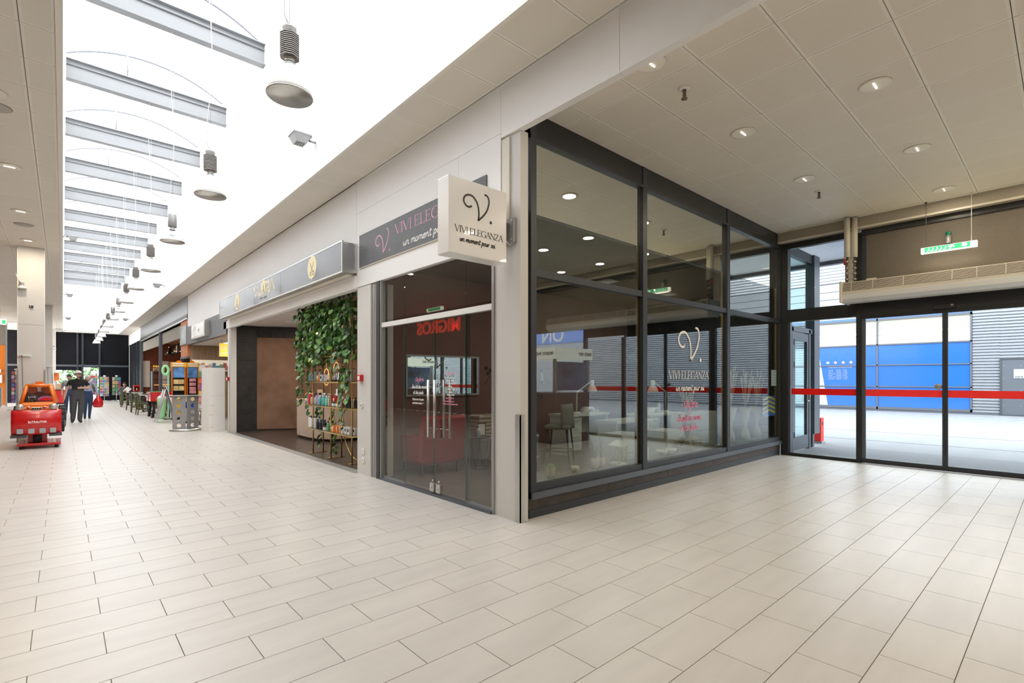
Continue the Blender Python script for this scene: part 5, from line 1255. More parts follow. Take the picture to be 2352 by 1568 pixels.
for lvl, z in (('lower', .2455), ('upper', .5755)):
    for k in range(14):
        nme = PN[(k * 5 + (lvl == 'upper') * 2) % 6][0]
        o = bpy.data.objects.new('polish_bottle', bmeshes[nme]); COL.objects.link(o); o.location = (4.90 + k * .05, 5.66 + (k % 2) * .06, z)
        tag(o, f'{nme} nail polish bottle, {ORD[k]} along the {lvl} tier of the low white shelf', 'bottle', f'polish on the {lvl} tier')
        c_ = bpy.data.objects.new('cap', cm); COL.objects.link(c_); c_.parent = o
t = thing('towel_sofa', 'low bench with folded beige towels and yellow cushions at the back of the studio', 'bench', (5.9, 6.85, 0))
MB().bbox(5.2, 6.6, 6.6, 7.1, .10, .45, .03).build('seat', m_gch, t)
for x in (5.3, 6.5):
    for y in (6.65, 7.05): MB().tube([(x, y, 0), (x, y, .11)], .02, 8).build('leg', m_black, t)
m_tow = M('beige_towel', (.42, .36, .27), .95)
for k in range(6): MB().bbox(5.25, 5.85, 6.68, 7.05, .45 + k * .065, .51 + k * .065, .02).build('folded_towel', m_tow, t)
for x in (6.0, 6.32): 
    o = MB().bbox(x, x + .28, 6.7, 6.95, .455, .66, .07).build('cushion', M('mustard_cloth', (.42, .26, .03), .9)); tag(o, f'mustard cushion on the studio bench, {"left" if x < 6.1 else "right"} of the pair', 'cushion', 'mustard cushions')
# wall decal branch
k = Ink((0, 7.196, 0), (1, 0, 0), (0, 0, 1), .002); k.stroke(smooth_pts([(5.78, 1.35), (5.9, 1.5), (6.05, 1.55), (6.2, 1.72)], 4), .012)
for p in ((5.82, 1.66), (5.92, 1.62), (5.86, 1.56), (6.02, 1.66), (6.16, 1.62), (6.22, 1.76), (6.1, 1.44), (6.2, 1.38)): k.disc(p, .045, 0, 8, .04)
o = k.build('wall_decal', m_blackp, None); tag(o, 'black leafy branch decal on the rosewood wall', 'decal')
for k, z in enumerate((1.13, 1.40, 1.66)):
    o = thing('glass_wall_shelf', f'glass wall shelf on the rosewood wall, {["lowest", "middle", "highest"][k]} of three', 'shelf', (6.9, 7.1, z), 'glass wall shelves')
    MB().box(6.55, 7.35, 6.98, 7.2, z, z + .008).build('pane', m_shg, o); MB().box(6.6, 6.63, 7.15, 7.2, z - .04, z).box(7.27, 7.30, 7.15, 7.2, z - .04, z).build('bracket', m_alug, o)
for k, (x, z, col, lab) in enumerate(((6.62, 1.408, 'white', 'white jar on the middle glass wall shelf'), (6.85, 1.408, 'beige', 'beige flask on the middle glass wall shelf'), (7.15, 1.408, 'beige', 'second beige flask, right end of the middle glass wall shelf'), (6.95, 1.668, 'beige', 'beige vase-like bottle on the highest glass wall shelf'))):
    put_product('jar' if k == 0 else 'bottle', col, x, 7.08, z, lab, 'jars on the glass wall shelves', 1.5 if k else 1.0)
# things on the tables
def small(nm, lab, cat, mbs, loc, grp=None):
    t = thing(nm, lab, cat, loc, grp)
    for a, b_, m in mbs: b_.build(a, m, t)
    return t
for k, (x, y) in enumerate(((7.9, 6.5), (8.75, 5.55))):
    b = MB()
    vs = []
    n = 10
    for j, yy in enumerate((y - .1, y + .12)):
        for i in range(n + 1):
            a = pi * i / n; vs.append((x - .13 * cos(a), yy, .781 + .12 * sin(a)))
        for i in range(n + 1):
            a = pi * i / n; vs.append((x - .105 * cos(a), yy, .781 + .095 * sin(a)))
    m_ = n + 1
    fs = [(i, i + 1, 2 * m_ + i + 1, 2 * m_ + i) for i in range(n)] + [(m_ + i + 1, m_ + i, 3 * m_ + i, 3 * m_ + i + 1) for i in range(n)] + [(i, m_ + i, m_ + i + 1, i + 1) for i in range(n)] + [(2 * m_ + i, 2 * m_ + i + 1, 3 * m_ + i + 1, 3 * m_ + i) for i in range(n)]
    small('nail_dryer', f'white arched nail dryer on the {["farther", "nearer"][k]} manicure table', 'dryer', [('hood', b.add(vs, fs, 0, True), m_creamw), ('base_plate', MB().box(x - .13, x + .13, y - .1, y + .12, .7805, .79), m_creamw)], (x, y, .78), 'nail dryers')
put_product('spray', 'white', 9.05, 5.6, .7805, 'white pump bottle standing on the nearer manicure table', 'bottles on the manicure tables', 1.2)
put_product('can', 'white', 7.3, 6.55, .7805, 'white canister on the farther manicure table', 'bottles on the manicure tables')
put_product('jar', 'pink', 8.2, 6.5, .7805, 'pink jar on the farther manicure table', 'bottles on the manicure tables')
# display ledge
m_lace = M('pierced_cream_ceramic', (.66, .62, .48), .6); m_clay = M('pale_clay', (.56, .49, .40), .8); m_grass = M('dried_grass', (.52, .46, .36), .9)
ZL = .3355
t = thing('ceramic_lantern', 'pierced cream ceramic vase lantern on the display ledge, beside the corner post', 'vase', (3.79, 3.98, ZL))
MB().lathe([(0, 0), (.055, 0), (.058, .05), (.075, .07), (.105, .12), (.112, .17), (.095, .225), (.06, .26), (.058, .28), (.06, .285), (.05, .285), (.048, .26)], (3.79, 3.985, ZL), 24).build('body', m_lace, t)
b = MB()
for j, (r, z) in enumerate(((.098, .11), (.110, .15), (.111, .18), (.102, .21))):
    for k in range(16): 
        a = 2 * pi * (k + .5 * (j % 2)) / 16; b.ball((3.79 + r * cos(a), 3.985 + r * sin(a), ZL + z), .007, 6)
b.build('piercings', m_dark, t)
t = thing('succulent_pot', 'small clay pot with a pale succulent on the display ledge', 'plant', (4.15, 3.96, ZL))
MB().lathe([(0, 0), (.042, 0), (.05, .04), (.056, .11), (.048, .12), (.04, .11)], (4.15, 3.96, ZL), 18).build('pot', m_clay, t)
m_suc = M('pale_succulent', (.34, .40, .24), .5)
for k in range(14):
    a = k * 2.4; r = .012 + .0028 * k
    MB().ball((4.15 + r * cos(a), 3.96 + r * sin(a), ZL + .145 - .002 * k), .017, 6, 0, (1, 1, .8)).build('leaf', m_suc, t)
t = thing('mosaic_bowl', 'small patterned mosaic candle bowl on the display ledge', 'bowl', (4.58, 3.97, ZL))
MB().lathe([(0, 0), (.03, 0), (.05, .025), (.058, .05), (.05, .075), (.046, .07), (.05, .05)], (4.58, 3.97, ZL), 18).build('bowl', m_lace, t)
b = MB()
for j in range(3):
    for k in range(16): a = 2 * pi * (k + .5 * j) / 16; b.ball((4.58 + (.053, .059, .056)[j] * cos(a), 3.97 + (.053, .059, .056)[j] * sin(a), ZL + (.03, .048, .064)[j]), .006, 5)
b.build('mosaic_dots', M('mosaic_red_brown', (.24, .10, .08), .4), t)
t = thing('twin_plant_pots', 'pair of joined pale pots with spiky grass on the display ledge', 'plant', (5.0, 3.95, ZL))
for x in (4.95, 5.06): MB().lathe([(0, 0), (.045, 0), (.055, .06), (.058, .13), (.05, .13), (.045, .1)], (x, 3.96, ZL), 16).build('pot', m_clay, t)
rg = random.Random(3)
for k in range(16):
    x = 4.95 + .11 * (k % 2); a = rg.uniform(0, 6.28); l = rg.uniform(.12, .38); d = rg.uniform(.03, .16)
    MB().tube([(x, 3.96, ZL + .12), (x + d * .4 * cos(a), 3.96 + d * .2 * sin(a), ZL + .12 + l * .6), (x + d * cos(a), 3.96 + d * .4 * sin(a), ZL + .12 + l)], [.006, .004, .001], 5).build('blade', m_suc, t)
t = thing('white_lantern', 'white wooden lantern with crossed sides on the display ledge', 'lantern', (5.45, 3.97, ZL))
x0, x1, y0, y1 = 5.36, 5.53, 3.89, 4.06
b = MB().box(x0 - .01, x1 + .01, y0 - .01, y1 + .01, ZL, ZL + .02).box(x0 - .015, x1 + .015, y0 - .015, y1 + .015, ZL + .235, ZL + .25)
for x in (x0, x1 - .014):
    for y in (y0, y1 - .014): b.box(x, x + .014, y, y + .014, ZL + .02, ZL + .235)
b.build('frame', m_wt, t)
b = MB()
for y in (y0 + .005, y1 - .005): b.tube([(x0, y, ZL + .02), (x1, y, ZL + .235)], .005, 4).tube([(x1, y, ZL + .02), (x0, y, ZL + .235)], .005, 4)
for x in (x0 + .005, x1 - .005): b.tube([(x, y0, ZL + .02), (x, y1, ZL + .235)], .005, 4).tube([(x, y1, ZL + .02), (x, y0, ZL + .235)], .005, 4)
b.build('cross_brace', m_wt, t)
b = MB().add([(x0 - .01, y0 - .01, ZL + .25), (x1 + .01, y0 - .01, ZL + .25), (x1 + .01, y1 + .01, ZL + .25), (x0 - .01, y1 + .01, ZL + .25), (x0 + .05, y0 + .05, ZL + .31), (x1 - .05, y0 + .05, ZL + .31), (x1 - .05, y1 - .05, ZL + .31), (x0 + .05, y1 - .05, ZL + .31)], [(0, 1, 5, 4), (1, 2, 6, 5), (2, 3, 7, 6), (3, 0, 4, 7), (4, 5, 6, 7)]); b.build('roof', m_wt, t)
def vase(label, x, y, z, h, flip, grass):
    t = thing('grass_vase', label, 'vase', (x, y, z), 'hourglass vases of dried grass')
    pr = [(0, 0), (.085, 0), (.07, h * .2), (.03, h * .42), (.035, h * .5), (.08, h * .85), (.11, h), (.1, h)] if not flip else [(0, 0), (.05, 0), (.09, h * .25), (.10, h * .4), (.06, h * .75), (.045, h), (.038, h)]
    MB().lathe(pr, (x, y, z), 20).build('body', m_vase, t)
    b = MB(); r = random.Random(int(x * 100))
    for k in range(26):
        a = r.uniform(0, 6.28); d = r.uniform(.02, .22); l = grass * r.uniform(.6, 1)
        b.tube([(x, y, z + h * .9), (x + d * .5 * cos(a), y + d * .3 * sin(a), z + h + l * .5), (x + d * cos(a), y + d * .5 * sin(a), z + h + l)], [.003, .002, .006], 4)
    b.build('dried_grass', m_grass, t, kind='stuff')
m_vase = M('woven_rattan', (.36, .31, .25), .8, noise=(40, .3), stretch=(8, 8, .6))
vase('woven hourglass vase of dried grass standing on the ledge of the middle pane', 7.25, 3.98, ZL, .50, False, .45)
vase('woven hourglass vase of dried grass in the last pane, left of three', 8.75, 3.99, ZL, .62, False, .75)
vase('woven hourglass vase of dried grass in the last pane, middle of three', 9.35, 3.99, ZL, .60, False, .7)
vase('woven hourglass vase of dried grass in the last pane, right of three', 9.85, 3.99, ZL, .60, False, .7)
for k, x in enumerate((6.05, 6.5, 6.75)):
    small('ledge_box' if k == 0 else 'ledge_dish', ['small cream card box on the ledge of the middle pane', 'white glazed dish on the ledge beside the card box', 'white glazed shell dish right of the other dish'][k], 'ornament', [('body', MB().bbox(x - .05, x + .05, 3.93, 4.02, ZL, ZL + .17, .004) if k == 0 else MB().lathe([(0, 0), (.04, 0), (.08, .05), (.085, .09), (.07, .06), (0, .03)], (x, 3.97, ZL), 16), m_wt)], (x, 3.97, ZL))
t = thing('wicker_basket', 'pale wicker basket behind the second mullion', 'basket', (7.9, 4.25, 0))
MB().bbox(7.72, 8.05, 4.14, 4.40, 0, .5, .05).build('body', M('wicker', (.46, .42, .33), .9, noise=(60, .35)), t)
b = MB()
for k in range(10): b.tube([(7.715, 4.135, .05 + k * .045), (8.055, 4.135, .05 + k * .045), (8.055, 4.405, .05 + k * .045), (7.715, 4.405, .05 + k * .045), (7.715, 4.135, .05 + k * .045)], .010, 5)
b.build('weave', m_clay, t, kind='stuff')
o = MB().box(9.62, 10.2, 3.79, 3.795, .76, 1.14).build('chevron_sticker', M('chevron_blue', (.03, .13, .52), .4)); tag(o, 'blue and yellow chevron sticker behind the last pane', 'sticker')
k = Ink((0, 3.7895, 0), (1, 0, 0), (0, 0, 1), .001)
for z in (.80, .88, .96, 1.04): k.poly([(9.62, z), (9.91, z + .06), (10.2, z), (10.2, z + .04), (9.91, z + .10), (9.62, z + .04)][:3] + [(10.2, z + .04), (9.91, z + .10), (9.62, z + .04)])
k.build('chevron_stripe', M('chevron_yellow', (.75, .58, .05), .4), o)
o = thing('paper_notice', 'white paper notice inside the last pane above the stripe', 'notice', (10.1, 3.8, 1.32)); MB().box(10.02, 10.26, 3.788, 3.791, 1.33, 1.63).build('sheet', m_whitep, o)
k = Ink((0, 3.7875, 0), (1, 0, 0), (0, 0, 1), .0005)
for z in (1.58, 1.53, 1.48, 1.43, 1.38): k.rect((10.05, z), (10.2, z + .012))
k.build('print_lines', m_alug, o)
o = MB().bbox(3.70, 3.76, 3.86, 3.93, 2.612, 2.64, .006); o = o.build('mini_camera', m_creamw); tag(o, 'small white device on the transom behind the corner post', 'camera')
# ================================================================== KIOSK AND STORE FRONT SEEN ONLY IN REFLECTIONS
t = thing('photo_kiosk', 'photo kiosk with lit white header beyond the picture edge, seen reflected in the glass', 'kiosk', (8.7, -.6, 0))
MB().bbox(8.15, 9.35, -1.2, -.1, 0, 1.15, .01).build('counter', M('kiosk_dark_panel', (.09, .05, .045), .5), t)
for x, y in ((8.15, -.16), (9.29, -.16), (8.15, -1.2), (9.29, -1.2)): MB().box(x, x + .06, y, y + .06, 1.15, 1.91).build('post', m_alug, t)
m_klit = M('lit_white_header', (.9, .95, .88), .4, emit=(.9, 1.0, .88), es=.85)
MB().box(8.1, 9.4, -1.25, -.05, 1.91, 2.165).build('header', m_klit, t)
text('header_words', 'PRONTO  PHOT', .10, (9.36, -.047, 2.0), (-1, 0, 0), (0, 0, 1), m_blackp, t, .001, .004, 0, 'LEFT', .62)
text('header_words', 'PRONTO  PHOT', .10, (8.097, -.1, 2.0), (0, -1, 0), (0, 0, 1), m_blackp, t, .001, .004, 0, 'LEFT', .8)
MB().box(8.25, 9.25, -.13, -.11, 1.2, 1.85).build('poster', M('mountain_poster', (.12, .22, .40), .4, noise=(3, .7)), t)
t = thing('store_letters', 'red supermarket letters on the store front, seen reflected in the studio door', 'sign', (-5.45, 18.9, 3.5))
m_mig = M('red_lit_letters', (.8, .05, .02), .4, emit=(1.0, .06, .02), es=1.3)
text('letters', 'MIGROS', .78, (-5.47, 17.0, 3.53), (0, 1, 0), (0, 0, 1), m_mig, t, .02, .02, 0, 'LEFT', 1.22)
t = thing('exit_light', 'lit green exit light hanging over the street, seen reflected in the studio door', 'exit sign', (-2.6, 14.6, 3.8))
MB().box(-2.62, -2.55, 14.1, 15.05, 3.80, 3.92).build('housing', m_lit, t); MB().box(-2.55, -2.545, 14.2, 14.95, 3.81, 3.91).build('face', m_green, t); MB().tube([(-2.58, 14.3, 3.92), (-2.58, 14.3, 4.53)], .005, 5).tube([(-2.58, 14.9, 3.92), (-2.58, 14.9, 4.53)], .005, 5).build('wire', m_cable, t)
# ================================================================== PEOPLE
def person(label, loc, J, E, mats, extra=None, rz=0):
    """J: joint -> (x,y,z,r); E: (a,b,material index). One skinned body, joined with a shaped head."""
    t = thing('person', label, 'person', (0, 0, 0))
    bm = bmesh.new(); sk = bm.verts.layers.skin.verify(); V = {}
    for n, (x, y, z, r) in J.items():
        v = bm.verts.new((x, y, z)); v[sk].radius = (r, r); V[n] = v
    V['pelvis'][sk].use_root = True
    for a, b, m in E: bm.edges.new((V[a], V[b]))
    me = bpy.data.meshes.new('tmp'); bm.to_mesh(me); bm.free()
    o = bpy.data.objects.new('tmp', me); COL.objects.link(o)
    o.modifiers.new('s', 'SKIN'); sd = o.modifiers.new('d', 'SUBSURF'); sd.levels = 1; sd.render_levels = 1
    dg = bpy.context.evaluated_depsgraph_get(); dg.update()
    body = bpy.data.meshes.new_from_object(o.evaluated_get(dg)); bpy.data.objects.remove(o)
    b = MB(); segs = [(Vector(J[a][:3]), Vector(J[c][:3]), m, J[a][3], J[c][3]) for a, c, m in E]
    for v in body.vertices: b.v.append(tuple(v.co))
    for f in body.polygons:
        c = f.center; best = 99; mi = 0
        for p, q, m, ra, rb in segs:
            d = q - p; tt = max(0, min(1, (c - p).dot(d) / d.length_squared)); e = (c - p - d * tt).length / (ra + (rb - ra) * tt)
            if e < best: best = e; mi = m
        b.f.append(tuple(f.vertices)); b.m.append(mi); b.sm.append(True)
    # head: skull with jaw, nose, ears, brow; turned by 'turn'
    hx, hy, hz, turn = extra['head']; S = 3
    n = 18; h = 12; vs = []
    ca, sa = cos(turn), sin(turn)
    def hd(x, y, z): return (hx + x * ca - y * sa, hy + x * sa + y * ca, hz + z)
    for i in range(h + 1):
        tt = pi * i / h
        for k in range(n):
            a = 2 * pi * k / n; x = .074 * sin(tt) * cos(a); y = .092 * sin(tt) * sin(a); z = -.118 * cos(tt)
            if z < -.02: x *= 1 - .28 * (-.02 - z) / .1; y = y * (1 - .22 * (-.02 - z) / .1) - .008
            if abs(x) < .018 and y < -.05 and -.045 < z < .02: y -= .022 * (1 - (z + .045) / .065 * .6)
            vs.append(hd(x, y, z))
    b.add(vs, [(i * n + k, i * n + (k + 1) % n, (i + 1) * n + (k + 1) % n, (i + 1) * n + k) for i in range(h) for k in range(n)], S, True)
    for s in (-1, 1): b.ball(hd(s * .076, .008, -.005), .022, 8, S, (.5, .8, 1.2))
    b.build('body', mats, t)
    f = MB()
    for s in (-1, 1): f.ball(hd(s * .028, -.083, .012), .010, 8)
    f.build('eyes', m_blackp, t)
    MB().tube([hd(-.022, -.085, -.058), hd(0, -.092, -.060), hd(.022, -.085, -.058)], .005, 5).build('mouth', M('lips', (.42, .16, .13), .5), t)
    hm = MB(); hv = []
    nh = 7
    for i in range(nh + 1):
        tt = pi * .5 * i / nh
        for k in range(n):
            a = 2 * pi * k / n; y = .100 * cos(tt) * sin(a) + .006
            z = .120 * sin(tt) + (.012 if sin(a) < -.4 else -.045 * max(0, sin(a) + .2)) * (1 - i / nh)
            hv.append(hd(.081 * cos(tt) * cos(a), y, z + .012))
    hm.add(hv, [(i * n + k, i * n + (k + 1) % n, (i + 1) * n + (k + 1) % n, (i + 1) * n + k) for i in range(nh) for k in range(n)], 0, True)
    hm.build('hair', extra['hair'], t)
    for nm, fn, m in extra.get('parts', []): fn(hd).build(nm, m, t)
    t.location = loc; t.rotation_euler = (0, 0, rz)
    return t
def hand(J, E, pre, wr, d, side, r=.035, mi=3):
    """palm plus four curled fingers and a thumb; d = pointing direction, side = thumb side"""
    w = Vector(J[wr][:3]); d = Vector(d).normalized(); s = (Vector(side) - d * Vector(side).dot(d)).normalized(); nrm = d.cross(s)
    P = w + d * .075; J[pre + 'palm'] = (*P, r); E.append((wr, pre + 'palm', mi))
    for k, (off, l) in enumerate(((.026, .062), (.009, .070), (-.009, .064), (-.026, .050))):
        a = P + d * .03 + s * off; c = a + d * l * .55; e = c + d * l * .3 + nrm * l * .4
        for nm, q, rr in (('a', a, .012), ('b', c, .010), ('c', e, .008)): J[f'{pre}f{k}{nm}'] = (*q, rr)
        E += [(pre + 'palm', f'{pre}f{k}a', mi), (f'{pre}f{k}a', f'{pre}f{k}b', mi), (f'{pre}f{k}b', f'{pre}f{k}c', mi)]
    a = w + d * .045 + s * .038; c = a + d * .035 + s * .02
    J[pre + 'ta'] = (*a, .013); J[pre + 'tb'] = (*c, .010); E += [(pre + 'palm', pre + 'ta', mi), (pre + 'ta', pre + 'tb', mi)]
m_shirt = M('black_fleece', (.012, .012, .014), .9); m_trou = M('charcoal_work_trousers', (.075, .075, .08), .85); m_shoe = M('dark_shoes', (.03, .026, .024), .6)
m_hairb = M('dark_hair', (.02, .016, .012), .7); m_hairg = M('grey_hair', (.55, .53, .50), .7); m_sweat = M('pale_blue_sweater', (.36, .43, .62), .9); m_jean = M('blue_denim', (.035, .06, .14), .85); m_greyj = M('grey_jacket', (.10, .10, .11), .85)
# man in cap
J = dict(pelvis=(0, 0, .92, .145), waist=(0, .005, 1.08, .15), chest=(0, .01, 1.28, .165), neckb=(0, .01, 1.44, .075), neck=(.005, 0, 1.50, .055),
         rs=(-.19, .01, 1.385, .082), ru=(-.245, .02, 1.25, .068), re=(-.285, .02, 1.12, .048), rw=(-.335, -.04, .88, .034),
         ls=(.19, .01, 1.385, .082), lu=(.25, 0, 1.26, .068), le=(.285, -.03, 1.15, .048), lw=(.14, -.20, 1.17, .034),
         rh=(-.09, 0, .86, .115), rk=(-.105, -.03, .49, .083), ra=(-.13, .03, .12, .072), rt=(-.14, -.02, .05, .048), rtt=(-.145, -.15, .04, .040),
         lh=(.09, 0, .86, .115), lk=(.075, -.07, .49, .083), la=(.045, -.03, .12, .072), lt=(.055, -.08, .05, .048), ltt=(.09, -.21, .04, .040))
E = [('pelvis', 'waist', 1), ('waist', 'chest', 0), ('chest', 'neckb', 0), ('neckb', 'neck', 3), ('chest', 'rs', 0), ('rs', 'ru', 0), ('ru', 're', 3), ('re', 'rw', 3), ('chest', 'ls', 0), ('ls', 'lu', 0), ('lu', 'le', 3), ('le', 'lw', 3),
     ('pelvis', 'rh', 1), ('rh', 'rk', 1), ('rk', 'ra', 1), ('ra', 'rt', 2), ('rt', 'rtt', 2), ('pelvis', 'lh', 1), ('lh', 'lk', 1), ('lk', 'la', 1), ('la', 'lt', 2), ('lt', 'ltt', 2)]
hand(J, E, 'r', 'rw', (-.12, -.1, -1), (0, -1, -.1)); hand(J, E, 'l', 'lw', (-1, -.3, -.05), (0, -.2, 1))
def cap(hd):
    b = MB(); n = 18; vs = []
    for i in range(7):
        tt = pi * .5 * i / 6
        for k in range(n):
            a = 2 * pi * k / n; vs.append(hd(.087 * cos(tt) * cos(a), .106 * cos(tt) * sin(a), .035 + .105 * sin(tt) ** .8))
    b.add(vs, [(i * n + k, i * n + (k + 1) % n, (i + 1) * n + (k + 1) % n, (i + 1) * n + k) for i in range(6) for k in range(n)], 0, True); return b
def visor(hd):
    b = MB(); o = []; i_ = []
    for k in range(9):
        a = radians(200 + 140 * k / 8); o.append((.082 * cos(a), -.085 + .10 * (sin(a) + .2), .028)); i_.append((.084 * cos(a), .104 * sin(a), .045))
    P = [hd(*p) for p in i_] + [hd(*p) for p in o] + [hd(p[0], p[1], p[2] + .008) for p in i_] + [hd(p[0], p[1], p[2] + .006) for p in o]
    fs = [(k, k + 1, 10 + k, 9 + k) for k in range(8)] + [(18 + k, 27 + k, 28 + k, 19 + k) for k in range(8)] + [(9 + k, 10 + k, 28 + k, 27 + k) for k in range(8)]
    return b.add(P, fs)
def beard(hd): return MB().ball(hd(0, -.062, -.085), .045, 10, 0, (1.05, .6, .75))
man = person('man in white cap, black fleece vest and charcoal trousers walking, head turned aside', (.38, 22.3, 0), J, E, [m_shirt, m_trou, m_shoe, m_skin], dict(head=(.008, -.015, 1.615, .75), hair=m_hairb, parts=[('cap', cap, M('cream_cap', (.72, .66, .58), .8)), ('cap_visor', visor, M('navy_visor', (.03, .035, .05), .7)), ('beard', beard, M('stubble', (.10, .065, .05), .8))]))
# woman with red bag
J = dict(pelvis=(0, 0, .86, .125), waist=(0, 0, 1.0, .12), chest=(0, .01, 1.17, .14), neckb=(0, .01, 1.32, .075), neck=(0, 0, 1.38, .05),
         rs=(-.155, .01, 1.265, .068), re=(-.21, .03, 1.04, .05), rw=(-.19, -.10, .88, .035), ls=(.155, .01, 1.265, .068), le=(.235, .02, 1.06, .05), lw=(.27, -.06, .93, .035),
         rh=(-.075, 0, .80, .095), rk=(-.075, -.04, .45, .062), ra=(-.085, .02, .10, .042), rt=(-.085, -.02, .045, .038), rtt=(-.09, -.13, .035, .03),
         lh=(.075, 0, .80, .095), lk=(.06, -.02, .45, .062), la=(.04, .01, .10, .042), lt=(.04, -.03, .045, .038), ltt=(.05, -.15, .035, .03))
E = [('pelvis', 'waist', 1), ('waist', 'chest', 0), ('chest', 'neckb', 0), ('neckb', 'neck', 3), ('chest', 'rs', 0), ('rs', 're', 0), ('re', 'rw', 0), ('chest', 'ls', 0), ('ls', 'le', 0), ('le', 'lw', 0),
     ('pelvis', 'rh', 1), ('rh', 'rk', 1), ('rk', 'ra', 1), ('ra', 'rt', 2), ('rt', 'rtt', 2), ('pelvis', 'lh', 1), ('lh', 'lk', 1), ('lk', 'la', 1), ('la', 'lt', 2), ('lt', 'ltt', 2)]
hand(J, E, 'r', 'rw', (0, -.3, -1), (0, -1, 0)); hand(J, E, 'l', 'lw', (.05, -.1, -1), (0, -1, 0))
def scarf(hd):
    b = MB()
    for k, (r, z) in enumerate(((.085, 1.30), (.095, 1.335), (.085, 1.365))): b.tube([(r * cos(a * pi / 8), .0 + r * .95 * sin(a * pi / 8) - .01, z + .01 * sin(a)) for a in range(17)], .028, 8)
    b.tube([(0, -.11, 1.31), (-.02, -.14, 1.22), (-.01, -.14, 1.12)], [.03, .04, .03], 8); return b
def strap(hd): return MB().tube([(.12, -.10, 1.30), (.16, -.12, 1.15), (.19, -.08, 1.0)], [.022, .03, .03], 8)
person('woman with short grey hair, pale blue sweater and jeans walking beside the man', (.685, 24.0, 0), J, E, [m_sweat, m_jean, m_shoe, m_skin], dict(head=(0, -.02, 1.485, .05), hair=m_hairg, parts=[('scarf', scarf, M('lilac_scarf', (.52, .54, .66), .9)), ('bag_strap', strap, M('khaki_strap', (.16, .13, .07), .8))]))
t = thing('shopping_bag', 'bulging red carrier bag held by the grey-haired woman', 'bag', (.97, 23.92, .42))
b = MB(); prof = [(.05, .42), (.12, .43), (.145, .52), (.14, .62), (.115, .70), (.075, .77), (.045, .82)]
vs = []; n = 16
for r, z in prof:
    for k in range(n): a = 2 * pi * k / n; rr = r * (1 + .08 * sin(3 * a + z * 9)); vs.append((.975 + rr * cos(a) * 1.05, 23.92 + rr * .7 * sin(a), z))
b.add(vs, [(i * n + k, i * n + (k + 1) % n, (i + 1) * n + (k + 1) % n, (i + 1) * n + k) for i in range(len(prof) - 1) for k in range(n)] + [tuple(range(n))[::-1]], 0, True); b.build('bag_body', m_red, t)
MB().tube([(.93, 23.92, .80), (.945, 23.93, .86), (.955, 23.935, .90)], .014, 8).tube([(1.02, 23.92, .80), (.99, 23.93, .86), (.962, 23.935, .90)], .014, 8).build('bag_handle', m_red, t)
# half hidden walker behind
J = dict(pelvis=(0, 0, .90, .13), waist=(0, 0, 1.04, .13), chest=(0, .01, 1.22, .15), neckb=(0, .01, 1.38, .07), neck=(0, 0, 1.44, .05), rs=(-.17, .01, 1.32, .075), re=(-.22, .03, 1.08, .05), rw=(-.22, -.06, .86, .035), ls=(.17, .01, 1.32, .075), le=(.22, .03, 1.08, .05), lw=(.22, -.06, .86, .035),
         rh=(-.08, 0, .83, .10), rk=(-.09, -.03, .47, .068), ra=(-.1, .02, .10, .05), rt=(-.1, -.02, .045, .042), rtt=(-.1, -.14, .035, .035), lh=(.08, 0, .83, .10), lk=(.07, 0, .47, .068), la=(.06, .05, .10, .05), lt=(.06, .0, .045, .042), ltt=(.06, -.12, .035, .035))
E = [('pelvis', 'waist', 1), ('waist', 'chest', 0), ('chest', 'neckb', 0), ('neckb', 'neck', 3), ('chest', 'rs', 0), ('rs', 're', 0), ('re', 'rw', 3), ('chest', 'ls', 0), ('ls', 'le', 0), ('le', 'lw', 3), ('pelvis', 'rh', 1), ('rh', 'rk', 1), ('rk', 'ra', 1), ('ra', 'rt', 2), ('rt', 'rtt', 2), ('pelvis', 'lh', 1), ('lh', 'lk', 1), ('lk', 'la', 1), ('la', 'lt', 2), ('lt', 'ltt', 2)]
hand(J, E, 'r', 'rw', (0, -.2, -1), (0, -1, 0)); hand(J, E, 'l', 'lw', (0, -.2, -1), (0, -1, 0))
person('person in grey top and jeans half hidden behind the man in the cap', (.20, 28.0, 0), J, E, [M('grey_top', (.28, .28, .29), .9), m_jean, m_shoe, m_skin], dict(head=(0, -.02, 1.545, 0), hair=m_hairb))
# seated reader
J = dict(pelvis=(0, 0, .55, .14), waist=(0, .02, .68, .14), chest=(0, .0, .86, .16), neckb=(0, -.02, 1.02, .075), neck=(0, -.04, 1.07, .055), rs=(-.18, -.01, .97, .078), re=(-.30, -.08, .78, .055), rw=(-.36, -.22, .66, .036), ls=(.18, -.01, .97, .078), le=(.24, -.12, .76, .055), lw=(.10, -.27, .80, .036),
         rh=(-.09, -.03, .52, .11), rk=(-.13, -.42, .52, .075), ra=(-.13, -.40, .12, .06), rt=(-.13, -.42, .05, .045), rtt=(-.14, -.54, .04, .038), lh=(.09, -.03, .52, .11), lk=(.12, -.42, .52, .075), la=(.12, -.38, .12, .06), lt=(.12, -.40, .05, .045), ltt=(.12, -.52, .04, .038))
E = [('pelvis', 'waist', 1), ('waist', 'chest', 0), ('chest', 'neckb', 0), ('neckb', 'neck', 3), ('chest', 'rs', 0), ('rs', 're', 0), ('re', 'rw', 0), ('chest', 'ls', 0), ('ls', 'le', 0), ('le', 'lw', 0), ('pelvis', 'rh', 1), ('rh', 'rk', 1), ('rk', 'ra', 1), ('ra', 'rt', 2), ('rt', 'rtt', 2), ('pelvis', 'lh', 1), ('lh', 'lk', 1), ('lk', 'la', 1), ('la', 'lt', 2), ('lt', 'ltt', 2)]
hand(J, E, 'r', 'rw', (-.1, -.3, -1), (0, -1, 0)); hand(J, E, 'l', 'lw', (-1, -.4, .1), (0, 0, 1))
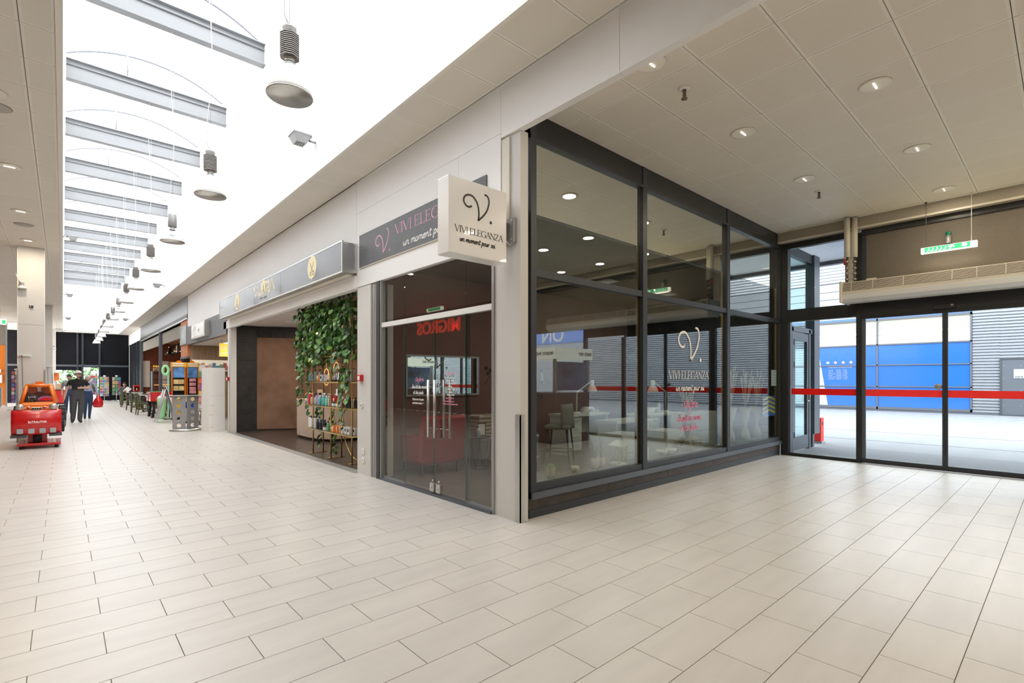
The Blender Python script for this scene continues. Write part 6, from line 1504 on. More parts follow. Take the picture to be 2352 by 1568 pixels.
person('seated person in grey jacket reading at the far cafe chairs', (2.62, 36.0, 0), J, E, [m_greyj, m_trou, m_shoe, m_skin], dict(head=(0, -.07, 1.17, -.2), hair=m_hairb))
o = thing('newspaper', 'white folded newspaper held by the seated reader', 'newspaper', (2.68, 35.66, .9))
MB().add([(2.52, 35.70, .80), (2.72, 35.66, .68), (2.92, 35.66, .92), (2.72, 35.70, 1.05), (2.52, 35.71, .80), (2.72, 35.67, .68), (2.92, 35.67, .92), (2.72, 35.71, 1.05)], [(0, 1, 2, 3), (7, 6, 5, 4), (0, 4, 5, 1), (1, 5, 6, 2), (2, 6, 7, 3), (3, 7, 4, 0)]).build('sheets', m_whitep, o)

# ================================================================== KIDDIE RIDE
t = thing('kiddie_ride', 'coin operated kiddie ride shaped like a red and orange bulldozer', 'kiddie ride', (-.4, 14.9, 0))
def blade(z0, z1, y0, y1, x0, x1, dip):
    b = MB(); n = 12; m_ = 6; F = []; 
    for j in range(m_ + 1):
        f = j / m_; z = z0 + (z1 - z0) * f
        for k in range(n + 1):
            g = k / n; x = x0 + (x1 - x0) * g; e = abs(g - .5) * 2
            zz = z - (dip * (1 - e) if j == m_ else 0); y = y0 - .05 * sin(f * pi) + .05 * e ** 3 + .03 * (f - .3) ** 2
            F.append((x, y, zz))
    B = [(p[0], p[1] + .10, p[2]) for p in F]; L = (n + 1) * (m_ + 1); w = n + 1
    fs = [(j * w + k, j * w + k + 1, (j + 1) * w + k + 1, (j + 1) * w + k) for j in range(m_) for k in range(n)]
    fs += [tuple(L + q for q in f[::-1]) for f in fs]
    fs += [(k + 1, k, L + k, L + k + 1) for k in range(n)] + [(m_ * w + k, m_ * w + k + 1, L + m_ * w + k + 1, L + m_ * w + k) for k in range(n)]
    for j in range(m_): fs += [(j * w, (j + 1) * w, L + (j + 1) * w, L + j * w), ((j + 1) * w + n, j * w + n, L + j * w + n, L + (j + 1) * w + n)]
    return b.add(F + B, fs, 0, True)
blade(.30, .815, 14.42, 0, -.79, -.02, .02).build('blade', m_red, t)
m_lip = M('grey_rubber', (.08, .08, .085), .6)
MB().bbox(-.80, -.56, 14.40, 14.56, .245, .305, .015).build('rubber_lip', m_lip, t); MB().bbox(-.22, -.01, 14.40, 14.56, .255, .315, .015).build('rubber_lip', m_lip, t)
for x in (-.655, -.485, -.315, -.155): MB().bbox(x - .05, x + .05, 14.345, 14.40, .33, .43, .012).build('tooth', M('grey_plastic_tooth', (.42, .42, .44), .4), t)
text('lettering', 'ExTRAcTOR', .062, (-.535, 14.350, .545), (1, 0, 0), (0, 0, 1), m_whitep, t, .001, .0022, 0, 'LEFT', .86)
b = MB(); b.bbox(-.70, -.11, 14.52, 15.0, .45, .90, .06).bbox(-.66, -.15, 14.55, 14.98, .86, .955, .05); b.build('bonnet', m_orange, t)
for x in (-.665, -.145):
    l = MB().lathe([(.0, -.035), (.045, -.025), (.062, 0), (.066, .02), (.07, .09)], (x, 14.485, .865), 18, 0, True, 'y').build('headlight', M('headlight_glass', (.55, .52, .48), .12, .4), t)
    MB().lathe([(.060, .002), (.072, .0), (.072, .02)], (x, 14.485, .865), 18, 0, True, 'y').build('headlight_ring', m_chrome, l)
for x in (-.535, -.285):
    MB().lathe([(0, -.015), (.02, -.01), (.022, .0)], (x, 14.505, .855), 12, 0, True, 'y').build('red_lamp', m_red, t); MB().lathe([(.022, -.006), (.032, -.004), (.032, .012)], (x, 14.51, .855), 14, 0, True, 'y').build('lamp_ring', m_chrome, t)
g_ = MB().bbox(-.485, -.335, 14.49, 14.54, .81, .868, .008).build('radiator_grille', m_chrome, t)
for k in range(4): MB().lathe([(0, -.006), (.012, -.004), (.014, .004)], (-.465 + k * .036, 14.487, .84), 10, 0, True, 'y').build('grille_slot', m_dark, g_)
# cab
b = MB()
FL, FR, TL, TR = (-.665, 14.93, .93), (-.125, 14.93, .93), (-.575, 15.03, 1.315), (-.205, 15.03, 1.315)
BL, BR, UL, UR = (-.68, 15.75, .93), (-.11, 15.75, .93), (-.59, 15.65, 1.315), (-.19, 15.65, 1.315)
for a, c in ((FL, TL), (FR, TR), (TL, TR), (BL, UL), (BR, UR), (UL, UR), (TL, UL), (TR, UR), (FL, FR)): b.tube([a, c], .034, 8)
b.build('cab_frame', m_orange, t)
MB().bbox(-.60, -.18, 15.02, 15.68, 1.30, 1.345, .02).build('cab_roof', m_orange, t)
MB().prism([(-.47, 1.34), (-.44, 1.405), (-.33, 1.405), (-.30, 1.34)], 'y', 15.1, 15.3).build('roof_lamp', m_orange, t)
MB().bbox(-.52, -.47, 15.12, 15.26, 1.335, 1.36, .01).bbox(-.30, -.25, 15.12, 15.26, 1.335, 1.36, .01).build('roof_light_blue', M('blue_plastic', (.02, .05, .30), .3), t)
m_ws = GLASS('ride_windscreen', .06, .5, (.72, .62, .62))
MB().add([FL, FR, TR, TL, tuple(v + (0, .006, 0)[i] for i, v in enumerate(FL)), tuple(v + (0, .006, 0)[i] for i, v in enumerate(FR)), tuple(v + (0, .006, 0)[i] for i, v in enumerate(TR)), tuple(v + (0, .006, 0)[i] for i, v in enumerate(TL))], [(0, 1, 2, 3), (7, 6, 5, 4)]).build('windscreen', m_ws, t)
MB().bbox(-.64, -.15, 15.55, 15.70, .55, 1.18, .05).bbox(-.62, -.17, 15.1, 15.6, .50, .62, .03).build('seat', M('wine_red_seat', (.22, .02, .02), .5), t)
for x in (-.51, -.28): MB().lathe([(0, 0), (.05, 0), (.085, .03), (.09, .05)], (x, 15.50, 1.22), 16, 0, True, 'y').build('headrest_ring', m_orange, t)
dk = MB().lathe([(0, -.004), (.11, -.004), (.115, 0)], (-.49, 14.97, 1.0), 22, 0, True, 'y').build('steering_disc', M('navy_disc', (.02, .022, .05), .4), t)
i_ = Ink((-.49, 14.965, 1.0), (1, 0, 0), (0, 0, 1), .002)
for L_ in ([(-.10, 0), (-.05, .02), (0, 0), (.05, .03), (.10, .01)], [(-.05, .02), (-.06, .09)], [(.05, .03), (.04, .09)], [(0, 0), (.01, -.08)], [(-.05, .02), (-.04, -.08)], [(.05, .03), (.07, -.05)], [(-.06, .06), (0, .07), (.04, .06)]): i_.stroke(L_, .006)
i_.build('crack_print', m_whitep, dk)
i_ = Ink((-.275, 14.955, 1.005), (1, 0, 0), (0, 0, 1), .003); i_.disc((0, 0), .135, 0, 24, .085); pu = i_.build('oval_sticker', M('violet_sticker', (.28, .16, .45), .4), t)
i_ = Ink((-.275, 14.951, 1.005), (1, 0, 0), (0, 0, 1), .002); i_.disc((.0, .0), .10, 0, 20, .058); i_.build('oval_centre', m_red, pu)
# wheels, body, pedestal, base
def wheel(x, y, z, r, w):
    b = MB(); n = 18; pr = []
    b.lathe([(0, -w / 2), (r * .55, -w / 2), (r * .9, -w / 2), (r, -w * .32), (r, w * .32), (r * .9, w / 2), (r * .55, w / 2), (0, w / 2)], (x, y, z), 24, 0, False, 'x')
    for k in range(14):
        a = 2 * pi * k / 14; c, s = cos(a), sin(a)
        b.tube([(x - w * .42, y + r * .98 * c, z + r * .98 * s), (x + w * .42, y + r * .98 * cos(a + .12), z + r * .98 * sin(a + .12))], .020, 5)
    o = b.build('wheel', m_rubber, t)
    for s in (-1, 1): MB().lathe([(0, s * .012), (r * .5, s * .006), (r * .52, 0)], (x + s * w / 2, y, z), 18, 0, True, 'x').build('hub', M('hub_grey', (.3, .3, .3), .4, .5), o)
wheel(-.01, 15.35, .62, .24, .13); wheel(-.73, 15.35, .62, .24, .13); wheel(-.02, 14.82, .48, .16, .10); wheel(-.74, 14.82, .48, .16, .10)
MB().bbox(-.71, -.10, 14.9, 15.8, .40, .90, .05).build('rear_body', m_orange, t)
MB().box(-.55, -.25, 14.7, 15.2, .12, .42).build('pedestal', m_red, t); MB().tube([(-.40, 14.62, .13), (-.40, 14.62, .30)], .07, 12).build('drive_housing', m_rubber, t)
MB().bbox(-.70, -.03, 14.45, 15.45, .065, .115, .008).build('base_plate', m_red, t)
for x in (-.64, -.10):
    for y in (14.52, 15.38): MB().tube([(x, y, 0), (x, y, .07)], .035, 10).build('foot', m_rubber, t)

# ================================================================== PILLAR FITTINGS
def strip(label, x, y, z, n):
    t = thing('power_strip', label, 'power strip', (x, y, z), 'power strips on the pillars')
    MB().bbox(x - .105, x + .105, y - .035, y, z - .022, z + .022, .008).build('case', m_creamw, t)
    for k in range(n): MB().lathe([(0, -.002), (.012, -.001), (.013, .001)], (x - .03 + k * .028, y - .036, z), 10, 0, True, 'y').build('outlet', m_alug, t)
    MB().bbox(x - .088, x - .07, y - .042, y - .035, z - .012, z + .012, .002).build('switch', m_red, t)
    MB().bbox(x - .055, x - .035, y - .06, y - .035, z - .012, z + .012, .004).build('plug', m_black, t)
    MB().tube([(x - .045, y - .055, z - .01), (x - .04, y - .03, z - .2), (x - .035, y - .015, z - .5), (x - .02, y - .015, z - 1.1), (x + .0, y - .02, z - 1.9)], .005, 6).build('cord', m_dkcable, t)
strip('white power strip with red switch on the nearest pillar', -.655, 16.14, 1.995, 5); strip('white power strip on the middle pillar', -.42, 28.3, 1.98, 3)
def cam_dome(label, x, y, z):
    t = thing('security_camera', label, 'camera', (x, y, z), 'cameras on the pillars')
    MB().lathe([(.045, 0), (.045, -.03), (.02, -.05), (.02, -.09)], (x, y - .06, z + .14), 14).build('arm', m_creamw, t)
    MB().ball((x, y - .07, z), .045, 12).build('dome', m_creamw, t); MB().bbox(x - .07, x + .08, y - .12, y, z - .03, z, .01).build('bracket', m_creamw, t)
    MB().tube([(x - .03, y - .02, z + .12), (x - .07, y - .01, z + .2), (x - .1, y - .01, z + .3)], .006, 5).build('cable', m_cable, t)
cam_dome('small white security camera high on the nearest pillar', -.70, 16.14, 3.57); cam_dome('small white camera on the street side of the middle pillar', -.28, 28.45, 2.75)
t = thing('wall_outlet', 'black outlet box on the nearest pillar below the camera', 'outlet', (-.55, 16.14, 3.14)); MB().bbox(-.58, -.51, 16.11, 16.14, 3.12, 3.17, .004).build('case', m_black, t); MB().lathe([(0, -.003), (.014, -.002), (.015, .001)], (-.56, 16.11, 3.145), 10, 0, True, 'y').build('socket_hole', m_alug, t)
t = thing('poster', 'framed orange sunset poster on the far pillar', 'poster', (-.28, 40.99, 1.6)); MB().frame('y', 40.96, 41.0, -.42, -.14, 1.35, 1.88, .02).build('frame', m_wt, t); MB().box(-.40, -.16, 40.975, 40.985, 1.37, 1.86).build('print', M('sunset_print', (.75, .20, .04), .5, noise=(2.5, .6)), t)

# ================================================================== FAR LEFT CORNER
o = thing('wall_orange', 'orange partition with grey top at the left picture edge', 'wall', kind='structure')
MB().box(-4.5, -2.28, 38.0, 38.2, 0.08, 3.28).build('orange_panel', m_orangem, o); MB().box(-4.5, -2.28, 38.0, 38.2, 3.285, 4.53).build('grey_panel', M('taupe_panel', (.24, .21, .18), .7), o); MB().box(-4.5, -2.28, 37.98, 38.2, 0, .08).build('skirting', m_pil, o); MB().box(-2.28, -2.22, 37.97, 38.2, 0, 4.5).build('edge_profile', m_alug, o)
t = thing('vending_box', 'grey cabinet with yellow label at the left picture edge', 'cabinet', (-2.75, 36.6, 0)); MB().bbox(-3.2, -2.33, 36.4, 36.9, 0.05, 1.05, .02).build('body', m_alug, t); MB().box(-3.0, -2.42, 36.39, 36.4, .55, .85).build('label', M('yellow_label', (.8, .62, .05), .5), t); MB().box(-3.15, -2.4, 36.45, 36.85, 0, .05).build('plinth', m_anth, t)
for k, (z0, z1) in enumerate(((1.28, 1.68), (1.82, 1.98))):
    t = thing('wall_frame', f'white framed notice on the orange partition, {["larger lower", "smaller upper"][k]} one', 'picture frame', (-2.6, 37.98, z0), 'notices on the orange partition'); MB().box(-2.9, -2.42 - .04 * k, 37.975, 37.99, z0, z1).build('sheet', m_whitep, t); MB().frame('y', 37.96, 37.985, -2.92, -2.40 - .04 * k, z0 - .02, z1 + .02, .03).build('frame', m_wt, t)
t = thing('exit_light', 'lit green exit light hanging by the orange partition', 'exit sign', (-1.95, 30.5, 3.85)); MB().bbox(-2.25, -1.80, 30.45, 30.55, 3.80, 4.02, .03).build('housing', m_lit, t); MB().box(-1.93, -1.82, 30.44, 30.45, 3.83, 3.99).build('face', m_green, t); MB().tube([(-2.0, 30.5, 4.02), (-2.0, 30.5, 4.53)], .008, 6).build('rod', m_dkcable, t)

# ================================================================== CARD RACKS
CC = [(.55, .12, .10), (.12, .22, .45), (.60, .45, .20), (.15, .35, .20), (.62, .60, .56), (.35, .12, .35), (.10, .35, .45), (.70, .30, .30)]
m_cards = [M('card_print_%d' % i if False else ['coral_card', 'navy_card', 'sand_card', 'green_card', 'white_card', 'plum_card', 'teal_card', 'rose_card'][i], c, .45, noise=(9, .35)) for i, c in enumerate(CC)]
rc = random.Random(5)
def rack(label, x, y, z0, z1, w, cols, rows_, dark=False):
    t = thing('card_rack', label, 'rack', (x, y, 0), 'spinner racks of cards')
    MB().tube([(x, y, 0.05), (x, y, z1 + .12)], .018, 10).build('pole', m_alu, t)
    b = MB()
    for k in range(4): a = k * pi / 2 + .4; b.tube([(x, y, .06), (x + .3 * cos(a), y + .3 * sin(a), .05)], .016, 6); b.tube([(x + .3 * cos(a), y + .3 * sin(a), .05), (x + .3 * cos(a), y + .3 * sin(a), 0)], .022, 8)
    b.build('star_foot', m_alu, t)
    MB().box(x - w / 2, x + w / 2, y - .012, y + .012, z0, z1).build('backboard', m_black if dark else m_creamw, t)
    MB().box(x - .07, x + .07, y - .01, y + .01, z1 + .03, z1 + .10).build('top_sign', m_creamw, t)
    cw = w / cols; ch = (z1 - z0) / rows_
    for i in range(cols):
        for j in range(rows_):
            m = m_cards[rc.randrange(8)]
            MB().box(x - w / 2 + i * cw + .008, x - w / 2 + (i + 1) * cw - .008, y - .035, y - .015, z0 + j * ch + .01, z0 + (j + 1) * ch - .02).build('card', m, t)
rack('spinner rack of pale postcards by the dark end wall', 2.05, 42.6, .35, 1.62, .46, 4, 7); rack('spinner rack of key rings and small toys, right of the postcards', 2.68, 42.7, .40, 1.62, .46, 3, 5, True); rack('colourful card rack behind the grey-haired woman', 1.38, 42.2, .45, 1.72, .62, 5, 7)
rack('dark magazine rack half hidden behind the nearest pillar', -1.62, 33.0, .35, 1.85, .34, 3, 8, True)
t = thing('red_counter', 'low red counter near the far glazed doors', 'counter', (-.05, 39.6, 0)); MB().bbox(-.35, .25, 39.5, 40.0, .08, .82, .02).build('body', m_red, t); MB().box(-.36, .26, 39.48, 40.02, .82, .85).build('top', m_anth, t); MB().box(-.3, .2, 39.55, 39.95, 0, .08).build('plinth', m_black, t)
o = MB().bbox(-.33, -.02, 39.55, 39.75, .852, 1.22, .01); o = o.build('cardboard_box', M('kraft_card', (.55, .42, .28), .9)); tag(o, 'beige cardboard box standing on the red counter', 'box')

# ================================================================== CAFE
m_olive = M('olive_green_wood', (.10, .095, .025), .5); m_dkgreen = M('dark_green_seat', (.03, .05, .03), .6); m_ttop = M('pale_table_top', (.66, .64, .58), .4)
def cafe_chair():
    t = thing('cafe_chair', 'proto', 'chair', (0, 0, 0), 'olive cafe chairs')
    MB().bbox(-.21, .21, -.20, .20, .44, .47, .012).build('seat', m_olive, t)
    for sy in (-1, 1):
        MB().tube([(.18, sy * .17, .44), (.20, sy * .19, 0)], [.022, .017], 8).build('leg', m_olive, t)
        MB().tube([(-.23, sy * .18, 0), (-.20, sy * .18, .45), (-.25, sy * .18, .86)], [.018, .024, .020], 8).build('leg', m_olive, t)
    b = MB()
    for z in (.86, .74): b.tube([(-.25 + (.86 - z) * .1, -.19, z), (-.275 + (.86 - z) * .1, -.09, z + .012), (-.275 + (.86 - z) * .1, .09, z + .012), (-.25 + (.86 - z) * .1, .19, z)], .024, 8)
    b.build('back_rail', m_olive, t)
    b = MB()
    for sy in (-1, 1): b.tube([(.19, sy * .18, .22), (-.215, sy * .18, .22)], .011, 6)
    b.tube([(.0, -.18, .22), (0, .18, .22)], .011, 6); b.build('stretcher', m_olive, t)
    MB().bbox(-.19, .19, -.18, .18, .47, .485, .01).build('seat_pad', m_dkgreen, t)
    return t
CH = [(2.48, 25.5, .1), (2.47, 27.6, 0), (2.49, 30.1, -.1), (2.52, 33.3, .05), (3.25, 25.8, pi), (3.22, 28.0, pi + .1), (3.25, 30.4, pi - .1), (3.24, 32.9, pi), (2.62, 36.05, -pi / 2 + pi)]
LB = ['nearest on the street side', 'second from the front on the street side', 'third from the front on the street side', 'farthest on the street side', 'nearest on the cafe side', 'second from the front on the cafe side', 'third from the front on the cafe side', 'farthest on the cafe side', 'the one the reader sits on']
proto = None
for k, (x, y, a) in enumerate(CH):
    if proto is None: proto = c_ = cafe_chair()
    else: c_ = dup(proto)
    c_.location = (x, y, 0); c_.rotation_euler = (0, 0, a if k < 8 else -pi / 2); c_['label'] = f'olive green wooden cafe chair, {LB[k]}'
def cafe_table():
    t = thing('cafe_table', 'proto', 'table', (0, 0, 0), 'cafe tables')
    MB().bbox(-.30, .30, -.30, .30, .735, .76, .008).build('tabletop', m_ttop, t); MB().tube([(0, 0, .03), (0, 0, .735)], .03, 10).build('column', m_black, t)
    b = MB()
    for k in range(4): b.tube([(0, 0, .05), (.26 * cos(k * pi / 2 + pi / 4), .26 * sin(k * pi / 2 + pi / 4), .02)], .02, 6)
    b.build('cross_foot', m_black, t); return t
pt = None
for k, (x, y) in enumerate(((2.86, 25.6), (2.86, 27.8), (2.86, 30.2), (2.88, 33.1))):
    if pt is None: pt = c_ = cafe_table()
    else: c_ = dup(pt)
    c_.location = (x, y, 0); c_['label'] = f'square pale cafe table between olive chairs, {["nearest", "second", "third", "farthest"][k]} from the camera'
t = thing('table_football', 'red table football box on dark legs in front of the cafe', 'game table', (2.78, 23.6, 0))
MB().bbox(2.45, 3.12, 23.05, 24.25, .62, .97, .012).build('cabinet', m_red, t); MB().box(2.49, 3.08, 23.09, 24.21, .965, .975).build('playfield', M('pitch_green', (.03, .18, .05), .6), t)
for x in (2.52, 3.05):
    for y in (23.13, 24.17): MB().tube([(x, y, .63), (x + (.05 if x < 2.8 else -.05), y, .38), (x, y, 0)], [.05, .045, .05], 8).build('leg', m_rubber, t)
for k in range(6):
    y = 23.2 + k * .17; r_ = MB().tube([(2.35, y, .89), (3.22, y, .89)], .008, 6).build('rod', m_chrome, t); MB().tube([(2.30, y, .89), (2.38, y, .89)], .018, 8).build('grip', m_rubber, r_)
b = MB()
for x, z in ((2.62, .72), (2.75, .70), (2.70, .80)): b.lathe([(0, -.004), (.012, -.003), (.014, .001)], (x, 23.05, z), 8, 0, True, 'y')
b.build('bolt_cap', m_creamw, t); MB().lathe([(0, -.008), (.03, -.006), (.032, .001)], (2.85, 23.05, .85), 12, 0, True, 'y').build('ball_hole', m_black, t)
t = thing('dispenser', 'red dispenser box on a post before the cafe window', 'dispenser', (3.02, 34.3, 0)); MB().bbox(2.88, 3.16, 34.2, 34.45, .80, 1.14, .015).build('box', m_red, t); MB().box(2.93, 3.11, 34.19, 34.2, .86, 1.06).build('window', m_dark, t); MB().tube([(3.02, 34.32, 0), (3.02, 34.32, .8)], .03, 8).build('post', m_anth, t); MB().tube([(3.02, 34.19, .86), (3.02, 34.19, .98)], .03, 8).build('bottle_inside', M('sauce_yellow', (.7, .5, .1), .4), t)
# cafe interior
for k, (x, y) in enumerate(((4.5, 34.0), (4.5, 31.6), (4.6, 29.4))):
    t = thing('cafe_pendant', f'black bell pendant lamp inside the cafe, {["leftmost", "middle", "rightmost"][k]} of the three', 'lamp', (x, y, 2.85), 'black cafe pendants')
    MB().lathe([(.24, 0), (.22, .06), (.13, .20), (.09, .26), (.085, .38), (.05, .44), (0, .47)], (x, y, 2.83), 20).build('shade', m_black, t); MB().lathe([(.23, .002), (.12, .18), (0, .2)], (x, y, 2.83), 20).build('shade_lining', m_creamw, t); MB().tube([(x, y, 3.29), (x, y, 3.64)], .008, 6).build('cable', m_dkcable, t)
    area_lamp('cafe_lamp', (0, 0, .1), .3, .3, 16, (1, .7, .45), t)
for k, y in enumerate((24.0, 27.5, 31.0, 34.5)):  # ceiling fill lamps added to brighten the cafe room
    t = thing('cafe_fill_light', f'added small warm fill light in the terracotta cafe ceiling, {ORD[k]} from the near wall', 'downlight', (4.2, y, 3.62), 'added cafe fill lights'); MB().lathe([(.09, -.004), (.11, -.004), (.11, .002)], (4.2, y, 3.618), 16).build('rim', m_creamw, t); MB().lathe([(.09, -.003), (0, -.003)], (4.2, y, 3.618), 16).build('lens', m_lampw, t)
    area_lamp('cafe_lamp', (0, 0, -.012), .17, .17, 14, (1, .72, .5), t)
t = thing('air_duct', 'fat black ventilation duct under the cafe ceiling', 'duct', (5.2, 29, 3.3)); MB().tube([(5.3, 22, 3.35), (5.3, 36.4, 3.35)], .24, 16).build('duct', m_black, t); MB().tube([(4.9, 22, 3.56), (4.9, 36.4, 3.56)], .05, 8).build('cable_tray', m_brass, t)
for a, c, z0, z1 in ((3.52, 3.85, 1.0, 2.55), (4.42, 4.78, 1.0, 2.55), (4.82, 5.5, 1.0, 2.52)):
    o = MB().box(a, c, 36.44, 36.49, z0, z1).build('wall_panel', m_ttop); tag(o, f'pale panel on the brown end wall of the cafe, {"left" if a < 4 else "right" if a < 4.6 else "far right"} of the menu board', 'panel', 'pale cafe wall panels')
t = thing('menu_board', 'dark menu board with yellow lit squares on the cafe end wall', 'menu board', (4.14, 36.4, 1.9)); MB().box(3.88, 4.40, 36.40, 36.46, 1.85, 2.5).build('board', m_brown, t)
for i in range(3):
    for j in range(3): MB().box(4.0 + i * .11, 4.075 + i * .11, 36.385, 36.40, 1.92 + j * .14, 2.0 + j * .14).build('lit_square', M('menu_yellow', (.7, .4, .03), .5, emit=(1, .6, .05), es=.6), t)
t = thing('display_fridge', 'dark glazed display fridge with shelves inside the cafe', 'fridge', (4.0, 33.6, 0))
for x in (3.62, 4.42): MB().box(x, x + .06, 33.3, 33.9, 0, 1.9).build('side_panel', m_anthL, t)
for z in (.1, .75, 1.1, 1.42, 1.86): MB().box(3.68, 4.42, 33.32, 33.9, z, z + .03).build('shelf_board', m_dark, t)
MB().tube([(3.7, 33.3, 1.15), (4.4, 33.3, 1.15)], .012, 6).build('warm_strip', M('warm_strip_light', (1, .4, .1), .4, emit=(1, .3, .05), es=2.5), t)
for k in range(5):
    o = MB().bbox(3.70 + k * .14, 3.81 + k * .14, 33.4, 33.7, 1.8905, 1.8905 + (.20, .26, .18, .24, .2)[k], .006).build('carton', M('carton_brown', (.40, .24, .12), .8)); tag(o, f'brown carton on top of the display fridge, {ORD[k]} from the left', 'box', 'cartons on the fridge')
t = thing('wall_poster', 'framed pale poster above the cafe corner window', 'poster', (3.40, 22.4, 2.75)); MB().box(3.385, 3.395, 21.74, 22.98, 2.80, 3.42).build('print', M('misty_print', (.45, .49, .48), .5, noise=(1.2, .3)), t); MB().frame('x', 3.375, 3.41, 21.70, 23.02, 2.76, 3.46, .05).build('frame', m_alug, t)
o = MB().box(3.42, 3.5, 21.72, 23.1, 2.30, 3.66).build('wall_cafe_corner', m_terra); st(o, 'terracotta wall piece beside the cafe opening', 'wall'); MB().box(3.40, 3.5, 21.72, 23.1, 2.24, 2.30).box(3.40, 3.5, 23.0, 23.1, 0, 2.24).build('dark_frame', m_anthL, o); MB().box(3.44, 3.448, 21.75, 23.0, 0.1, 2.24).build('pane', m_glass_f, o)

# ================================================================== STAND, BOARDS, PARTITION BEFORE THE OPTICIAN
o = thing('white_partition', 'white folding partition boards beside the salon pier', 'partition', (3.1, 15.9, 0))
MB().box(3.0, 3.39, 15.84, 15.87, 0, .99).box(3.0, 3.39, 15.845, 15.87, .995, 1.775).build('front_board', m_creamw, o)
MB().add([(2.885, 16.25, 0), (3.0, 15.84, 0), (3.0, 15.84, 1.775), (2.90, 16.25, 1.775), (2.91, 16.26, 0), (3.02, 15.86, 0), (3.02, 15.86, 1.775), (2.925, 16.26, 1.775)], [(0, 1, 2, 3), (7, 6, 5, 4), (0, 4, 5, 1), (1, 5, 6, 2), (2, 6, 7, 3), (3, 7, 4, 0)]).build('side_board', m_creamw, o)
for z in (.12, .46, .72): MB().box(3.0, 3.12, 15.8385, 15.84, z, z + .03).build('tape', m_cream, o)
t = thing('card_stand', 'phone card display stand with punched steel pedestal and orange frame', 'display stand', (2.62, 16.85, 0))
def yaw(b, c, a):
    ca, sa = cos(a), sin(a); b.v = [(c[0] + x * ca - y * sa, c[1] + x * sa + y * ca, z) for x, y, z in b.v]; return b
CX, CY = 2.62, 16.85
MB().lathe([(0, 0), (.40, 0), (.41, .02), (.40, .055), (.34, .065), (0, .065)], (CX, CY, 0), 28).build('base_disc', m_alu, t)
def punched(w0, w1, z0, z1, n):
    b = MB(); ch = (z1 - z0) / n; K = 16
    for j in range(n):
        za, zb = z0 + ch * j, z0 + ch * (j + 1); f0, f1 = j / n, (j + 1) / n
        wa = w0 + (w1 - w0) * (abs(f0 - .45) * 2) ** 2 * .5; wb = w0 + (w1 - w0) * (abs(f1 - .45) * 2) ** 2 * .5
        cx, cz, r = .165, (za + zb) / 2, min(.055, ch * .36)
        out = []; inn = []
        for k in range(K):
            a = 2 * pi * k / K; c, s = cos(a), sin(a); q = max(abs(c), abs(s)); ux, uz = c / q, s / q
            f = (uz + 1) / 2; wl = wa + (wb - wa) * f
            out.append((cx + (ux * (wl / 2) if True else 0), 0, cz + uz * ch / 2)); inn.append((cx + r * c, 0, cz + r * s))
        for yy in (0, .004):
            P = [(p[0], yy, p[2]) for p in out + inn]
            b.add(P, [(k, (k + 1) % K, K + (k + 1) % K, K + k) for k in range(K)])
        P = [(p[0], 0, p[2]) for p in inn] + [(p[0], .004, p[2]) for p in inn]; b.add(P, [(k, (k + 1) % K, K + (k + 1) % K, K + k) for k in range(K)])
    return b
A = radians(-3)
yaw(punched(.30, .36, .065, .985, 5), (CX - .035, CY - .20, 0), pi - radians(20) + 0).build('punched_panel', m_alug, t)
yaw(punched(.30, .36, .065, .985, 5), (CX - .02, CY - .20, 0), radians(20)).build('punched_panel', m_alug, t)
MB().bbox(CX - .38, CX + .36, CY - .24, CY + .18, .985, 1.015, .008).build('tray', m_alu, t)
def upper(s):
    b = MB().box(0.0, .33, 0, .03, 1.015, 1.80); return yaw(b, (CX - .03, CY - .19, 0), radians(20) if s > 0 else pi - radians(20))
for s in (-1, 1): upper(s).build('back_panel', m_dark, t)
an = {1: radians(20), -1: pi - radians(20)}
for s in (-1, 1):
    dy = -.012 if s > 0 else .042
    F = lambda x0, x1, z0, z1, nm, m, th=.01: yaw(MB().box(x0, x1, (dy - th) if s > 0 else .03, dy if s > 0 else .03 + th + .01, z0, z1), (CX - .03, CY - .19, 0), an[s]).build(nm, m, t)
    F(.0, .022, 1.015, 1.80, 'orange_post', m_orange, .02); F(.31, .335, 1.015, 1.80, 'orange_post', m_orange, .02)
    F(.03, .30, 1.50, 1.795, 'poster', M('sky_blue_poster', (.10, .24, .50), .4, noise=(6, .5)), .008)
    if s > 0:
        for z in (1.05, 1.15, 1.27, 1.39): F(.08, .26, z, z + .09, 'card_pack', m_cards[7], .012)
    else:
        for z in (1.14, 1.32):
            for x in (.04, .17): F(x, x + .12, z, z + .13, 'card_pack', m_cards[2], .012)
    F(-.01, .35, 1.80, 1.93, 'header_board', M('amber_header', (.85, .42, .03), .5), .02)
    F(.04, .30, 1.875, 1.91, 'price_label', m_whitep, .03); F(.05, .30, 1.82, 1.85, 'price_label', m_whitep, .03)
    yaw(MB().prism([(.17 + .07 * cos(k * pi / 10), 1.93 + .055 * sin(k * pi / 10)) for k in range(11)], 'y', 0, .012), (CX - .03, CY - .19, 0), an[s]).build('half_disc', m_orange, t)
t = thing('magazine_column', 'narrow column rack of magazines between stand and partition', 'rack', (3.2, 18.6, 0)); MB().box(3.12, 3.42, 18.62, 18.66, .45, 1.80).build('backboard', m_creamw, t); MB().tube([(3.27, 18.66, 0), (3.27, 18.66, .45)], .02, 8).build('pole', m_alu, t); MB().lathe([(0, 0), (.18, 0), (.18, .02), (0, .025)], (3.27, 18.66, 0), 18).build('foot', m_black, t)
for j in range(6): MB().box(3.14, 3.40, 18.585, 18.615, .50 + j * .205, .68 + j * .205).build('magazine', m_cards[(j * 3 + 4) % 8], t)
MB().box(3.12, 3.42, 18.60, 18.62, 1.74, 1.92).build('header_card', m_whitep, t)
